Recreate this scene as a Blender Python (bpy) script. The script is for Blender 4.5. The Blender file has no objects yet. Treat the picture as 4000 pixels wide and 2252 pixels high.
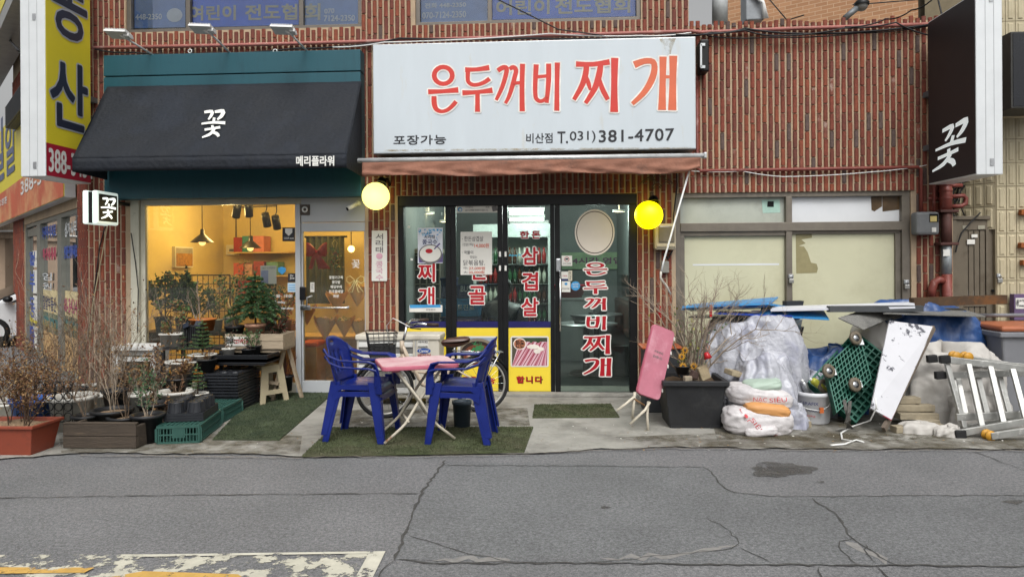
import bpy, math, random
from mathutils import Vector, Matrix
R = math.radians
SC = bpy.context.scene
COL = SC.collection
rnd = random.Random(7)
# ------------------------------------------------------------------ camera, sky, sun, exposure
CAM_D, CAM_H, FPX = 8.1, 1.55, 2700.0
HORIZON = 1030.0
cam_data = bpy.data.cameras.new('camera')
cam = bpy.data.objects.new('camera', cam_data)
COL.objects.link(cam)
cam_data.sensor_width = 36.0
cam_data.lens = FPX * 36.0 / 4000.0
cam_data.shift_y = -(2252 / 2 - HORIZON) / 4000.0
cam_data.clip_end = 400.0
CAM_M = Matrix.Translation((0, -CAM_D, CAM_H)) @ Matrix.Rotation(R(3.3), 4, 'Z') @ Matrix.Rotation(R(90), 4, 'X') @ Matrix.Rotation(R(-0.34), 4, 'Z')
cam.matrix_world = CAM_M
SC.camera = cam
world = bpy.data.worlds.new('World')
SC.world = world
world.use_nodes = True
_wn = world.node_tree
_sky = _wn.nodes.new('ShaderNodeTexSky')
_sky.sky_type = 'NISHITA'
_sky.sun_disc = False
_sky.sun_elevation = R(53)
_sky.sun_rotation = R(168)
_sky.air_density = 1.6
_sky.dust_density = 8.0
_sky.ozone_density = 1.0
_bw = _wn.nodes.new('ShaderNodeRGBToBW')
_mx = _wn.nodes.new('ShaderNodeMix')
_mx.data_type = 'RGBA'
_mx.inputs[0].default_value = 0.96          # overcast: the sky is nearly colourless
_wn.links.new(_sky.outputs[0], _bw.inputs[0])
_wn.links.new(_sky.outputs[0], _mx.inputs[6])
_wn.links.new(_bw.outputs[0], _mx.inputs[7])
_bg = _wn.nodes['Background']
_wn.links.new(_mx.outputs[2], _bg.inputs[0])
_bg.inputs[1].default_value = 0.15
_sl = bpy.data.lights.new('sun', 'SUN')
_sl.energy = 0.9
_sl.angle = R(24)
_sl.color = (1.0, 0.98, 0.95)
sun = bpy.data.objects.new('sun', _sl)
COL.objects.link(sun)
sun.rotation_euler = (R(37), 0, R(12))
SC.view_settings.view_transform = 'Standard'
SC.view_settings.look = 'None'
SC.view_settings.exposure = 0.28
SC.view_settings.gamma = 1.0
SC.view_settings.use_curve_mapping = False
SC.cycles.use_denoising = True
SC.cycles.max_bounces = 7
SC.cycles.diffuse_bounces = 4
SC.cycles.transparent_max_bounces = 16
SC.cycles.sample_clamp_indirect = 6.0
SC.cycles.caustics_reflective = False
SC.cycles.caustics_refractive = False
# ------------------------------------------------------------------ pixels of the photograph to places
_CR = CAM_M.to_3x3()
_CO = CAM_M.translation.copy()
def ray(px, py):
 return _CR @ Vector(((px - 2000) / FPX, -(py - HORIZON) / FPX, -1.0))
def P(px, py, Y):                     # the place where that pixel meets the upright plane y = Y
 d = ray(px, py)
 return _CO + d * ((Y - _CO.y) / d.y)
def G(px, py, z=0.0):                 # ... the level z
 d = ray(px, py)
 return _CO + d * ((z - _CO.z) / d.z)
def PXX(px, py, X):                   # ... the plane x = X
 d = ray(px, py)
 return _CO + d * ((X - _CO.x) / d.x)
def mpp(Y):                           # metres per photo pixel at depth Y
 return (Y + CAM_D) / FPX
# ------------------------------------------------------------------ mesh helpers
def lin(c):
 if isinstance(c, str):
  c = [int(c[i:i + 2], 16) / 255 for i in (0, 2, 4)]
 return tuple(x / 12.92 if x <= 0.04045 else ((x + 0.055) / 1.055) ** 2.4 for x in c)
class MB:
 def __init__(s):
  s.v, s.f, s.m, s.s = [], [], [], []
 def add(s, vs, fs, m=0, smooth=False):
  b = len(s.v)
  s.v.extend([tuple(v) for v in vs])
  for f in fs:
   s.f.append(tuple(b + i for i in f)); s.m.append(m); s.s.append(smooth)
  return s
 def box(s, a, b, m=0):
  x0, y0, z0 = a; x1, y1, z1 = b
  x0, x1 = min(x0, x1), max(x0, x1); y0, y1 = min(y0, y1), max(y0, y1); z0, z1 = min(z0, z1), max(z0, z1)
  return s.add([(x0,y0,z0),(x1,y0,z0),(x1,y1,z0),(x0,y1,z0),(x0,y0,z1),(x1,y0,z1),(x1,y1,z1),(x0,y1,z1)],
              [(0,3,2,1),(4,5,6,7),(0,1,5,4),(1,2,6,5),(2,3,7,6),(3,0,4,7)], m)
 def obox(s, c, size, rot=None, m=0):
  hx, hy, hz = [q / 2 for q in size]
  c = Vector(c)
  vs = [Vector(p) for p in [(-hx,-hy,-hz),(hx,-hy,-hz),(hx,hy,-hz),(-hx,hy,-hz),(-hx,-hy,hz),(hx,-hy,hz),(hx,hy,hz),(-hx,hy,hz)]]
  vs = [c + (rot @ v if rot else v) for v in vs]
  return s.add(vs, [(0,3,2,1),(4,5,6,7),(0,1,5,4),(1,2,6,5),(2,3,7,6),(3,0,4,7)], m)
 def bar(s, p, q, w, h=None, m=0, up=(0,0,1)):
  p, q = Vector(p), Vector(q); h = h or w
  z = (q - p); L = z.length; z.normalize()
  u = Vector(up)
  if abs(z.dot(u)) > 0.95: u = Vector((1, 0, 0)) if abs(z.x) < 0.9 else Vector((0, 1, 0))
  x = u.cross(z).normalized(); y = z.cross(x)
  return s.obox((p + q) / 2, (w, h, L), Matrix((x, y, z)).transposed(), m)
 def tube(s, pts, r, n=8, m=0, cap=True, closed=False, smooth=True):
  pts = [Vector(p) for p in pts]; k = len(pts)
  rs = r if isinstance(r, (list, tuple)) else [r] * k
  vs, fs = [], []
  prev = None
  for i in range(k):
   if closed: t = pts[(i + 1) % k] - pts[i - 1]
   else: t = pts[min(i + 1, k - 1)] - pts[max(i - 1, 0)]
   if t.length < 1e-9: t = Vector((0, 0, 1))
   t.normalize()
   if prev is None:
    a = Vector((0, 0, 1)) if abs(t.z) < 0.9 else Vector((1, 0, 0))
    x = (a - t * a.dot(t)).normalized()
   else:
    x = prev - t * prev.dot(t)
    x = x.normalized() if x.length > 1e-6 else prev
   prev = x
   y = t.cross(x)
   for j in range(n):
    an = 2 * math.pi * j / n
    vs.append(pts[i] + (x * math.cos(an) + y * math.sin(an)) * rs[i])
  for i in range(k if closed else k - 1):
   i2 = (i + 1) % k
   for j in range(n):
    j2 = (j + 1) % n
    fs.append((i * n + j, i * n + j2, i2 * n + j2, i2 * n + j))
  s.add(vs, fs, m, smooth)
  if cap and not closed:
   b = len(s.v) - len(vs)
   s.f.append(tuple(b + j for j in range(n - 1, -1, -1))); s.m.append(m); s.s.append(False)
   s.f.append(tuple(b + (k - 1) * n + j for j in range(n))); s.m.append(m); s.s.append(False)
  return s
 def lathe(s, prof, c=(0,0,0), n=20, m=0, rot=None, smooth=True, sx=1.0, sy=1.0):
  c = Vector(c); vs, fs = [], []
  for (r, z) in prof:
   for j in range(n):
    a = 2 * math.pi * j / n
    p = Vector((r * math.cos(a) * sx, r * math.sin(a) * sy, z))
    vs.append(c + (rot @ p if rot else p))
  for i in range(len(prof) - 1):
   for j in range(n):
    j2 = (j + 1) % n
    fs.append((i * n + j, i * n + j2, (i + 1) * n + j2, (i + 1) * n + j))
  return s.add(vs, fs, m, smooth)
 def prism(s, poly, O, U, V, t, m=0):
  O, U, V = Vector(O), Vector(U), Vector(V)
  N = U.cross(V).normalized()
  k = len(poly)
  ar = sum(poly[i][0] * poly[(i + 1) % k][1] - poly[(i + 1) % k][0] * poly[i][1] for i in range(k))
  if ar < 0: poly = poly[::-1]
  vs = [O + U * p[0] + V * p[1] for p in poly]
  vs2 = [v - N * t for v in vs]
  fs = [tuple(range(k)), tuple(range(2 * k - 1, k - 1, -1))]
  for i in range(k):
   j = (i + 1) % k
   fs.append((i, k + i, k + j, j))
  return s.add(vs + vs2, fs, m)
 def quad(s, a, b, c, d, m=0):
  return s.add([a, b, c, d], [(0, 1, 2, 3)], m)
 def sheet(s, fn, nu, nv, m=0, smooth=True):
  vs = [fn(i / nu, j / nv) for j in range(nv + 1) for i in range(nu + 1)]
  w = nu + 1
  fs = [(j * w + i, j * w + i + 1, (j + 1) * w + i + 1, (j + 1) * w + i) for j in range(nv) for i in range(nu)]
  return s.add(vs, fs, m, smooth)
 def ball(s, c, r, m=0, n=12, k=8, sx=1, sy=1, sz=1, rot=None):
  prof = [(r * math.sin(math.pi * i / k), -r * math.cos(math.pi * i / k) * sz) for i in range(k + 1)]
  prof[0] = (1e-4, prof[0][1]); prof[-1] = (1e-4, prof[-1][1])
  return s.lathe(prof, c, n, m, rot, True, sx, sy)
 def mesh(s, name, mats):
  me = bpy.data.meshes.new(name)
  me.from_pydata(s.v, [], s.f)
  for mt in (mats if isinstance(mats, (list, tuple)) else [mats]):
   me.materials.append(mt)
  me.polygons.foreach_set('material_index', s.m)
  me.polygons.foreach_set('use_smooth', s.s)
  me.update()
  return me
 def build(s, name, mats, parent=None, bevel=0, local=False, solid=0):
  o = bpy.data.objects.new(name, s.mesh(name, mats))
  COL.objects.link(o)
  if parent:
   o.parent = parent
   if not local:
    o.location = -world_loc(parent)
  if solid:
   md = o.modifiers.new('thick', 'SOLIDIFY'); md.thickness = solid; md.offset = 0
  if bevel:
   md = o.modifiers.new('bevel', 'BEVEL'); md.width = bevel; md.segments = 2; md.limit_method = 'ANGLE'; md.angle_limit = R(35)
  return o
def world_loc(o):
 v = Vector((0, 0, 0))
 while o:
  v = v + o.location; o = o.parent
 return v
def tag(o, label=None, cat=None, group=None, kind=None):
 if label: o['label'] = label
 if cat: o['category'] = cat
 if group: o['group'] = group
 if kind: o['kind'] = kind
 return o
def thing(name, label, cat, loc=(0,0,0), group=None, rz=0.0):
 o = bpy.data.objects.new(name, None)
 o.empty_display_size = 0.1
 COL.objects.link(o)
 o.location = loc; o.rotation_euler = (0, 0, rz)
 return tag(o, label, cat, group)
def sub(name, parent):                # an empty part that parents its own pieces
 o = bpy.data.objects.new(name, None); COL.objects.link(o); o.parent = parent
 o.location = (0, 0, 0)
 return o
def copy_tree(o, parent=None):
 c = o.copy(); COL.objects.link(c)
 if parent: c.parent = parent
 for ch in list(o.children): copy_tree(ch, c)
 return c
# ------------------------------------------------------------------ materials
MATS = {}
def mat(name, col, rough=0.6, metal=0.0, var=0.18, scale=6.0, bump=0.0, bscale=40.0, spec=0.4, col2=None, c2scale=3.0, c2lo=0.5, c2hi=0.62, emit=None, estr=0.0, stretch=None, dirt=None):
 """colour with broad variation (var), optional second colour in patches (col2), fine relief (bump)"""
 if name in MATS: return MATS[name]
 m = bpy.data.materials.new(name); m.use_nodes = True
 nt = m.node_tree; N = nt.nodes; L = nt.links
 b = N['Principled BSDF']
 c = lin(col)
 b.inputs['Roughness'].default_value = rough
 b.inputs['Metallic'].default_value = metal
 b.inputs['Specular IOR Level'].default_value = spec
 tc = N.new('ShaderNodeNewGeometry')
 vec = tc.outputs['Position']
 if stretch:
  mp = N.new('ShaderNodeMapping'); mp.inputs['Scale'].default_value = stretch
  L.new(vec, mp.inputs[0]); vec = mp.outputs[0]
 no = N.new('ShaderNodeTexNoise'); no.inputs['Scale'].default_value = scale; no.inputs['Detail'].default_value = 5; no.inputs['Roughness'].default_value = 0.65
 L.new(vec, no.inputs['Vector'])
 rp = N.new('ShaderNodeValToRGB')
 rp.color_ramp.elements[0].position = 0.3; rp.color_ramp.elements[1].position = 0.7
 rp.color_ramp.elements[0].color = tuple(x * (1 - var) for x in c) + (1,)
 rp.color_ramp.elements[1].color = tuple(min(1, x * (1 + var)) for x in c) + (1,)
 L.new(no.outputs[0], rp.inputs[0])
 out = rp.outputs[0]
 if col2:
  n2 = N.new('ShaderNodeTexNoise'); n2.inputs['Scale'].default_value = c2scale; n2.inputs['Detail'].default_value = 8; n2.inputs['Roughness'].default_value = 0.7
  L.new(vec, n2.inputs['Vector'])
  mr = N.new('ShaderNodeMapRange'); mr.inputs[1].default_value = c2lo; mr.inputs[2].default_value = c2hi
  L.new(n2.outputs[0], mr.inputs[0])
  mx = N.new('ShaderNodeMix'); mx.data_type = 'RGBA'
  mx.inputs[7].default_value = lin(col2) + (1,)
  L.new(mr.outputs[0], mx.inputs[0]); L.new(out, mx.inputs[6])
  out = mx.outputs[2]
 L.new(out, b.inputs['Base Color'])
 if var > 0:
  rr = N.new('ShaderNodeMapRange'); rr.inputs[3].default_value = max(0.03, rough - 0.1); rr.inputs[4].default_value = min(1, rough + 0.1)
  L.new(no.outputs[0], rr.inputs[0]); L.new(rr.outputs[0], b.inputs['Roughness'])
 if bump:
  nb = N.new('ShaderNodeTexNoise'); nb.inputs['Scale'].default_value = bscale; nb.inputs['Detail'].default_value = 6
  L.new(vec, nb.inputs['Vector'])
  bp = N.new('ShaderNodeBump'); bp.inputs['Strength'].default_value = bump; bp.inputs['Distance'].default_value = 0.01
  L.new(nb.outputs[0], bp.inputs['Height']); L.new(bp.outputs[0], b.inputs['Normal'])
 if emit:
  b.inputs['Emission Color'].default_value = lin(emit) + (1,)
  b.inputs['Emission Strength'].default_value = estr
 MATS[name] = m
 return m
def glass(name, tint='eef4f2', refl=1.0, rough=0.02, haze=0.0, hazecol='c8ccc8'):
 """thin window glass: clear, reflecting by its angle, with a film of dust where haze > 0"""
 if name in MATS: return MATS[name]
 m = bpy.data.materials.new(name); m.use_nodes = True
 nt = m.node_tree; N = nt.nodes; L = nt.links
 N.remove(N['Principled BSDF'])
 tr = N.new('ShaderNodeBsdfTransparent'); tr.inputs[0].default_value = lin(tint) + (1,)
 gl = N.new('ShaderNodeBsdfGlossy'); gl.inputs['Roughness'].default_value = rough
 fr = N.new('ShaderNodeFresnel'); fr.inputs[0].default_value = 1.45
 mu = N.new('ShaderNodeMath'); mu.operation = 'MULTIPLY'; mu.inputs[1].default_value = refl
 L.new(fr.outputs[0], mu.inputs[0])
 mx = N.new('ShaderNodeMixShader'); L.new(mu.outputs[0], mx.inputs[0]); L.new(tr.outputs[0], mx.inputs[1]); L.new(gl.outputs[0], mx.inputs[2])
 out = mx.outputs[0]
 if haze:
  df = N.new('ShaderNodeBsdfDiffuse'); df.inputs[0].default_value = lin(hazecol) + (1,)
  g = N.new('ShaderNodeNewGeometry')
  no = N.new('ShaderNodeTexNoise'); no.inputs['Scale'].default_value = 2.2; no.inputs['Detail'].default_value = 8; no.inputs['Roughness'].default_value = 0.75
  L.new(g.outputs['Position'], no.inputs['Vector'])
  mr = N.new('ShaderNodeMapRange'); mr.inputs[1].default_value = 0.35; mr.inputs[2].default_value = 0.75; mr.inputs[3].default_value = haze * 0.3; mr.inputs[4].default_value = haze * 1.6
  L.new(no.outputs[0], mr.inputs[0])
  m2 = N.new('ShaderNodeMixShader'); L.new(mr.outputs[0], m2.inputs[0]); L.new(out, m2.inputs[1]); L.new(df.outputs[0], m2.inputs[2])
  out = m2.outputs[0]
 L.new(out, N['Material Output'].inputs[0])
 MATS[name] = m
 return m
def glow(name, col, s):
 if name in MATS: return MATS[name]
 m = bpy.data.materials.new(name); m.use_nodes = True
 b = m.node_tree.nodes['Principled BSDF']
 b.inputs['Base Color'].default_value = lin(col) + (1,)
 b.inputs['Emission Color'].default_value = lin(col) + (1,)
 b.inputs['Emission Strength'].default_value = s
 MATS[name] = m
 return m
# ------------------------------------------------------------------ lettering
_txt = {}
def text_polys(body, spacing=1.0):
 """outline of a line of text as mesh data, normalised so that it starts at 0,0"""
 key = (body, spacing)
 if key in _txt: return _txt[key]
 c = bpy.data.curves.new('lettering', 'FONT'); c.body = body; c.space_character = spacing
 c.resolution_u = 3
 o = bpy.data.objects.new('lettering', c)
 me = o.to_mesh()
 vs = [(v.co.x, v.co.y) for v in me.vertices]; fs = [tuple(p.vertices) for p in me.polygons]
 o.to_mesh_clear()
 bpy.data.objects.remove(o)
 if len(_txt) > 0: bpy.data.curves.remove(c)          # the first one stays: it keeps the font loaded
 x0 = min(v[0] for v in vs); x1 = max(v[0] for v in vs); y0 = min(v[1] for v in vs); y1 = max(v[1] for v in vs)
 vs = [((x - x0) / (x1 - x0), (y - y0) / (y1 - y0)) for x, y in vs]
 _txt[key] = (vs, fs, (x1 - x0) / (y1 - y0))
 return _txt[key]
_lift = [0]
def put_text(mb, body, O, U, V, m=0, bold=0.0, lift=0.002, spacing=1.0, ring=None):
 """fit BODY into the parallelogram O, U (width), V (height); bold is in metres; N = U x V points to the reader"""
 vs, fs, _ = text_polys(body, spacing)
 O, U, V = Vector(O), Vector(U), Vector(V)
 N = U.cross(V).normalized(); u = U.normalized(); v = V.normalized()
 k = ring if ring else (4 if bold else 1)
 for i in range(k):
  d = Vector((0, 0, 0))
  if bold:
   a = 2 * math.pi * (i + 0.5) / k
   d = (u * math.cos(a) + v * math.sin(a)) * bold
  d = d + N * (lift + 0.00012 * i)
  mb.add([O + U * x + V * y + d for x, y in vs], fs, m)
def text_px(mb, body, x0, y0, x1, y1, Y, m=0, bold=0.0, lift=0.002, spacing=1.0, ring=None, dy=0.0):
 """BODY in the pixel box x0 y0 (top left) x1 y1 (bottom right) on the plane y = Y; dy: how much higher (pixels) the right end is"""
 a = P(x0, y1, Y); b = P(x1, y1 - dy, Y); c = P(x0, y0, Y)
 put_text(mb, body, a, b - a, c - a, m, bold, lift, spacing, ring)
def polys_px(mb, polys, fn, m=0, grow=0.0, lift=0.002, ring=8):
 """flat shapes given in picture coordinates, laid on a surface by fn(x, y) -> place; grow: outline in metres"""
 for q, poly in enumerate(polys):
  pts = [fn(x, y) for x, y in poly]
  ks = range(ring) if grow else range(1)
  for i in ks:
   dx = dz = 0.0
   if grow:
    a = 2 * math.pi * i / ring; dx, dz = math.cos(a) * grow, math.sin(a) * grow
   y = -(lift + 0.00012 * i + 0.00006 * (q % 7))
   vs = [(p[0] + dx, p[1] + y, p[2] + dz) for p in pts]
   k = len(vs)
   ar = sum(vs[i][0] * vs[(i + 1) % k][2] - vs[(i + 1) % k][0] * vs[i][2] for i in range(k))
   if ar < 0: vs = vs[::-1]
   mb.add(vs, [tuple(range(k))], m)
# ------------------------------------------------------------------ common materials
M_WHITE = mat('white_paint', 'd9d9d6', 0.45, var=0.05, scale=3, col2='b9b6ae', c2scale=2.5, c2lo=0.6, c2hi=0.8)
M_BLACK = mat('black_powder_coat', '0f1011', 0.42, var=0.2, scale=9, spec=.3)
M_STEEL = mat('galvanised_steel', 'a9abad', 0.38, 0.85, 0.12, 14)
M_CHROME = mat('bright_steel', 'd5d7d8', 0.2, 1.0, 0.05)
M_WIRE = mat('black_cable', '121214', 0.55, var=0.1)
M_RUBBER = mat('black_rubber', '1a1a1b', 0.75, var=0.2, scale=20)
M_DARKHOLE = mat('unlit_dark', '0c0c0d', 0.9, var=0.1)
# ------------------------------------------------------------------ ground
def asphalt(name, col, col2):
 m = mat(name, col, 0.92, var=0.10, scale=1.6, bump=0.75, bscale=85, col2=col2, c2scale=0.7, c2lo=0.42, c2hi=0.72)
 nt = m.node_tree; N = nt.nodes; L = nt.links
 b = N['Principled BSDF']
 src = b.inputs['Base Color'].links[0].from_socket
 g = N.new('ShaderNodeNewGeometry')
 v = N.new('ShaderNodeTexVoronoi'); v.inputs['Scale'].default_value = 190
 L.new(g.outputs['Position'], v.inputs['Vector'])
 mr = N.new('ShaderNodeMapRange'); mr.inputs[1].default_value = 0.0; mr.inputs[2].default_value = 1.0; mr.inputs[3].default_value = 0.7; mr.inputs[4].default_value = 1.3
 sp = N.new('ShaderNodeSeparateColor'); L.new(v.outputs['Color'], sp.inputs[0]); L.new(sp.outputs[0], mr.inputs[0])
 n3 = N.new('ShaderNodeTexNoise'); n3.inputs['Scale'].default_value = 45; n3.inputs['Detail'].default_value = 4
 L.new(g.outputs['Position'], n3.inputs['Vector'])
 m3 = N.new('ShaderNodeMapRange'); m3.inputs[1].default_value = 0.35; m3.inputs[2].default_value = 0.65; m3.inputs[3].default_value = 0.8; m3.inputs[4].default_value = 1.2
 L.new(n3.outputs[0], m3.inputs[0])
 mu = N.new('ShaderNodeMath'); mu.operation = 'MULTIPLY'; L.new(mr.outputs[0], mu.inputs[0]); L.new(m3.outputs[0], mu.inputs[1])
 mx = N.new('ShaderNodeMix'); mx.data_type = 'RGBA'; mx.blend_type = 'MULTIPLY'; mx.inputs[0].default_value = 1.0
 L.new(src, mx.inputs[6]); L.new(mu.outputs[0], mx.inputs[7]); L.new(mx.outputs[2], b.inputs['Base Color'])
 return m
M_ASPH = asphalt('worn_asphalt', '6d6d6e', '616263')
M_ASPH2 = asphalt('newer_asphalt', '68696a', '5c5d5e')
M_CRACK = mat('crack_filler', '434240', 0.95, var=0.4, scale=30)
M_CRACKW = mat('cement_residue', '7d7b78', 0.95, var=0.2, scale=25)
M_CONC = mat('old_concrete', '918f88', 0.9, var=0.2, scale=3.2, bump=0.8, bscale=35, col2='66635d', c2scale=1.3, c2lo=0.48, c2hi=0.68)
road = MB().quad((-60, -40, 0), (60, -40, 0), (60, 30, 0), (-60, 30, 0)).build('road', M_ASPH)
tag(road, 'grey worn asphalt street with seams and cracks', kind='structure')
def flat(name, poly_px, z, m, parent=None, pts=None):
 vs = pts or [G(x, y, z) for x, y in poly_px]
 mb = MB(); k = len(vs)
 ar = sum(vs[i][0] * vs[(i + 1) % k][1] - vs[(i + 1) % k][0] * vs[i][1] for i in range(k))
 if ar < 0: vs = vs[::-1]
 mb.add(vs, [tuple(range(k))])
 return mb.build(name, m, parent)
flat('asphalt_patch', [(1735, 1800), (1645, 1925), (1545, 2182), (2300, 2196), (3200, 2205), (4700, 2212), (4700, 1928), (3010, 1937), (2850, 1917), (2770, 1833), (2740, 1821)], 0.003, M_ASPH2, road)
def crack(pts, w, m=None, jag=0.012, z=0.006, name='crack'):
 """a ragged dark strip along picture points"""
 P3 = [G(x, y, z) for x, y in pts]
 line = []
 for a, b in zip(P3[:-1], P3[1:]):
  n = max(2, int((b - a).length / 0.05))
  for i in range(n): line.append(a.lerp(b, i / n))
 line.append(P3[-1])
 line = [p + Vector((rnd.uniform(-jag, jag), rnd.uniform(-jag, jag), 0)) for p in line]
 vs, fs = [], []
 for i, p in enumerate(line):
  t = (line[min(i + 1, len(line) - 1)] - line[max(i - 1, 0)])
  n = Vector((-t.y, t.x, 0)); n = n.normalized() if n.length > 0 else Vector((0, 1, 0))
  ww = w * rnd.uniform(0.35, 1.3)
  if i in (0, len(line) - 1): ww *= 0.2
  vs += [p + n * ww, p - n * ww]
 for i in range(len(line) - 1): fs.append((2 * i, 2 * i + 1, 2 * i + 3, 2 * i + 2))
 MB().add(vs, fs).build(name, m or M_CRACK, road)
for pts, w in [([(-300, 1945), (700, 1932), (1650, 1923)], 0.007), ([(1740, 1795), (1645, 1925), (1545, 2182)], 0.012),
  ([(1720, 1815), (2740, 1821), (2770, 1833), (2810, 1880), (2850, 1917), (3010, 1937), (4300, 1930)], 0.007),
  ([(1545, 2182), (1700, 2196), (2300, 2197), (3200, 2204), (4300, 2209)], 0.010),
  ([(3170, 1945), (3260, 2000), (3300, 2060), (3330, 2100), (3460, 2190), (3560, 2216)], 0.009),
  ([(3330, 2100), (3275, 2112), (3290, 2150), (3350, 2202)], 0.005), ([(3380, 2118), (3390, 2160), (3420, 2196)], 0.005),
  ([(2760, 2020), (2840, 2060), (2885, 2115), (2850, 2140), (2700, 2155), (2330, 2192)], 0.005), ([(2885, 2132), (3010, 2198)], 0.004),
  ([(1600, 2090), (1800, 2150), (2010, 2195)], 0.004), ([(1545, 2182), (1450, 2270)], 0.006), ([(3190, 2205), (3230, 2270)], 0.006),
  ([(3430, 2205), (3470, 2270)], 0.005), ([(3790, 1755), (3880, 1790), (4100, 1870)], 0.006)]:
 crack(pts, w * .75)
for pts, w in [([(1700, 2190), (1850, 2180), (2000, 2192)], 0.022), ([(2340, 2186), (2700, 2160), (2870, 2136)], 0.022), ([(3320, 2110), (3390, 2160), (3480, 2200)], 0.03)]:
 crack(pts, w, M_CRACKW, 0.03, 0.0045, 'cement_smear')
def blob(cx, cy, rx, ry, z, m, name, parent, n=26, seed=1):
 r2 = random.Random(seed); ph = [r2.uniform(0, 6.3) for _ in range(3)]
 pts = []
 for i in range(n):
  a = 2 * math.pi * i / n
  k = 1 + 0.16 * math.sin(3 * a + ph[0]) + 0.09 * math.sin(7 * a + ph[1]) + 0.05 * math.sin(11 * a + ph[2])
  pts.append((cx + rx * k * math.cos(a), cy + ry * k * math.sin(a)))
 return flat(name, pts, z, m, parent)
def worn_paint(name, col, lo, hi, sc):
 m = mat(name, col, 0.85, var=0.14, scale=9, bump=0.3, bscale=60)
 nt = m.node_tree; N = nt.nodes; L = nt.links
 g = N.new('ShaderNodeNewGeometry'); no = N.new('ShaderNodeTexNoise'); no.inputs['Scale'].default_value = sc; no.inputs['Detail'].default_value = 9; no.inputs['Roughness'].default_value = 0.72
 L.new(g.outputs['Position'], no.inputs['Vector'])
 mr = N.new('ShaderNodeMapRange'); mr.inputs[1].default_value = lo; mr.inputs[2].default_value = hi
 L.new(no.outputs[0], mr.inputs[0]); L.new(mr.outputs[0], N['Principled BSDF'].inputs['Alpha'])
 return m
M_OIL = worn_paint('oil_stain', '514f4c', 0.34, 0.62, 9)
for q in ((3050, 1832, 125, 28, 3), (2365, 1980, 20, 5, 4), (3960, 1958, 40, 8, 5), (3205, 1880, 16, 4, 6), (3040, 1836, 90, 18, 7)): blob(*q[:4], 0.0042 + q[4] * .0003, M_OIL, 'oil_stain', road, seed=q[4])
M_WLINE = worn_paint('worn_white_road_paint', 'b4b1a2', 0.50, 0.53, 6)
M_WEDGE = worn_paint('white_road_line', 'b9b6a8', 0.40, 0.44, 9)
M_YLINE = worn_paint('worn_yellow_road_paint', 'b9944e', 0.44, 0.47, 5)
flat('white_marking', [(-200, 2166), (1490, 2158), (1425, 2290), (-200, 2300)], 0.0042, M_WLINE, road)
flat('white_marking', [(560, 2163), (1506, 2150), (1502, 2158), (560, 2172)], 0.0066, M_WEDGE, road)
flat('white_marking', [(1440, 2160), (1506, 2150), (1445, 2275), (1375, 2275)], 0.0062, M_WEDGE, road)
flat('yellow_marking', [(-200, 2212), (370, 2214), (330, 2234), (-200, 2240)], 0.0085, M_YLINE, road)
flat('yellow_marking', [(560, 2228), (930, 2240), (1000, 2290), (200, 2290)], 0.0085, M_YLINE, road)
edge = [(-700, 1812), (-100, 1800), (240, 1770), (420, 1762), (640, 1772), (900, 1764), (1170, 1778), (1600, 1772), (2060, 1768), (2300, 1752), (2600, 1742), (2900, 1746), (3300, 1752), (3700, 1748), (4100, 1752), (4700, 1752)]
r2 = random.Random(3)
line = []
for (x0, y0), (x1, y1) in zip(edge[:-1], edge[1:]):
 for i in range(6):
  t = i / 6; line.append(G(x0 + (x1 - x0) * t, y0 + (y1 - y0) * t + r2.uniform(-3.5, 3.5), 0.014))
apron_pts = line + [Vector((10, 0.3, 0.014)), Vector((-10, 0.3, 0.014))]
k = len(apron_pts)
pavement = MB().add(apron_pts, [tuple(range(k))]).build('pavement', M_CONC)
tag(pavement, 'stained concrete apron along the shopfronts', kind='structure')
r2 = random.Random(8)
for pts, w in [([(1190, 1782), (1700, 1780), (2080, 1772)], 0.010), ([(2080, 1768), (2330, 1757), (2620, 1748), (3400, 1757), (4100, 1757)], 0.012), ([(300, 1775), (700, 1778), (1180, 1786)], 0.014), ([(2100, 1692), (2500, 1700), (2610, 1720)], 0.004), ([(820, 1720), (1060, 1722), (1240, 1690)], 0.004)]:
 crack(pts, w * .6, mat('kerb_dirt', '736d64', 0.95, var=0.4, scale=20), 0.02, 0.018, 'dirt_seam')
# green turf mats
M_TURF = mat('artificial_turf', '474e33', 0.95, var=0.4, scale=14, bump=1.0, bscale=160, col2='5a5844', c2scale=2.5, c2lo=0.45, c2hi=0.72)
M_TURF2 = mat('dark_artificial_turf', '404a34', 0.95, var=0.4, scale=14, bump=1.0, bscale=160, col2='33402e', c2scale=2.5)
def turf(name, poly, label, m, seed):
 r = random.Random(seed)
 pts = [G(x, y, 0.028) for x, y in poly]
 t = thing(name, label, 'mat', (sum(p.x for p in pts) / 4, sum(p.y for p in pts) / 4, 0.014), 'artificial turf mats on the pavement')
 MB().prism([(p.x, p.y) for p in pts], (0, 0, 0.026), (1, 0, 0), (0, 1, 0), 0.013).build('backing', m, t)
 # blades
 mb = MB()
 a, b, c, d = pts
 n = int(((b - a).length * (d - a).length) * 9500)
 for i in range(n):
  u, v = r.random(), r.random()
  p = a.lerp(b, u).lerp(d.lerp(c, u), v)
  if math.sin(p.x * 7 + seed) * math.sin(p.y * 9) + r.random() < -0.2: continue
  an = r.uniform(0, 6.28); h = r.uniform(0.006, 0.016); w = 0.0035
  dx, dy = math.cos(an) * w, math.sin(an) * w
  l = Vector((r.uniform(-.007, .007), r.uniform(-.007, .007), h))
  p = Vector((p.x, p.y, 0.025))
  mb.add([p + Vector((dx, dy, 0)), p - Vector((dx, dy, 0)), p + l], [(0, 1, 2)])
 tag(mb.build('pile', m, t), kind='stuff')
turf('turf_mat', [(1180, 1776), (2048, 1760), (2083, 1664), (1298, 1666)], 'faded green artificial turf mat under the pink table', M_TURF, 1)
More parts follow.
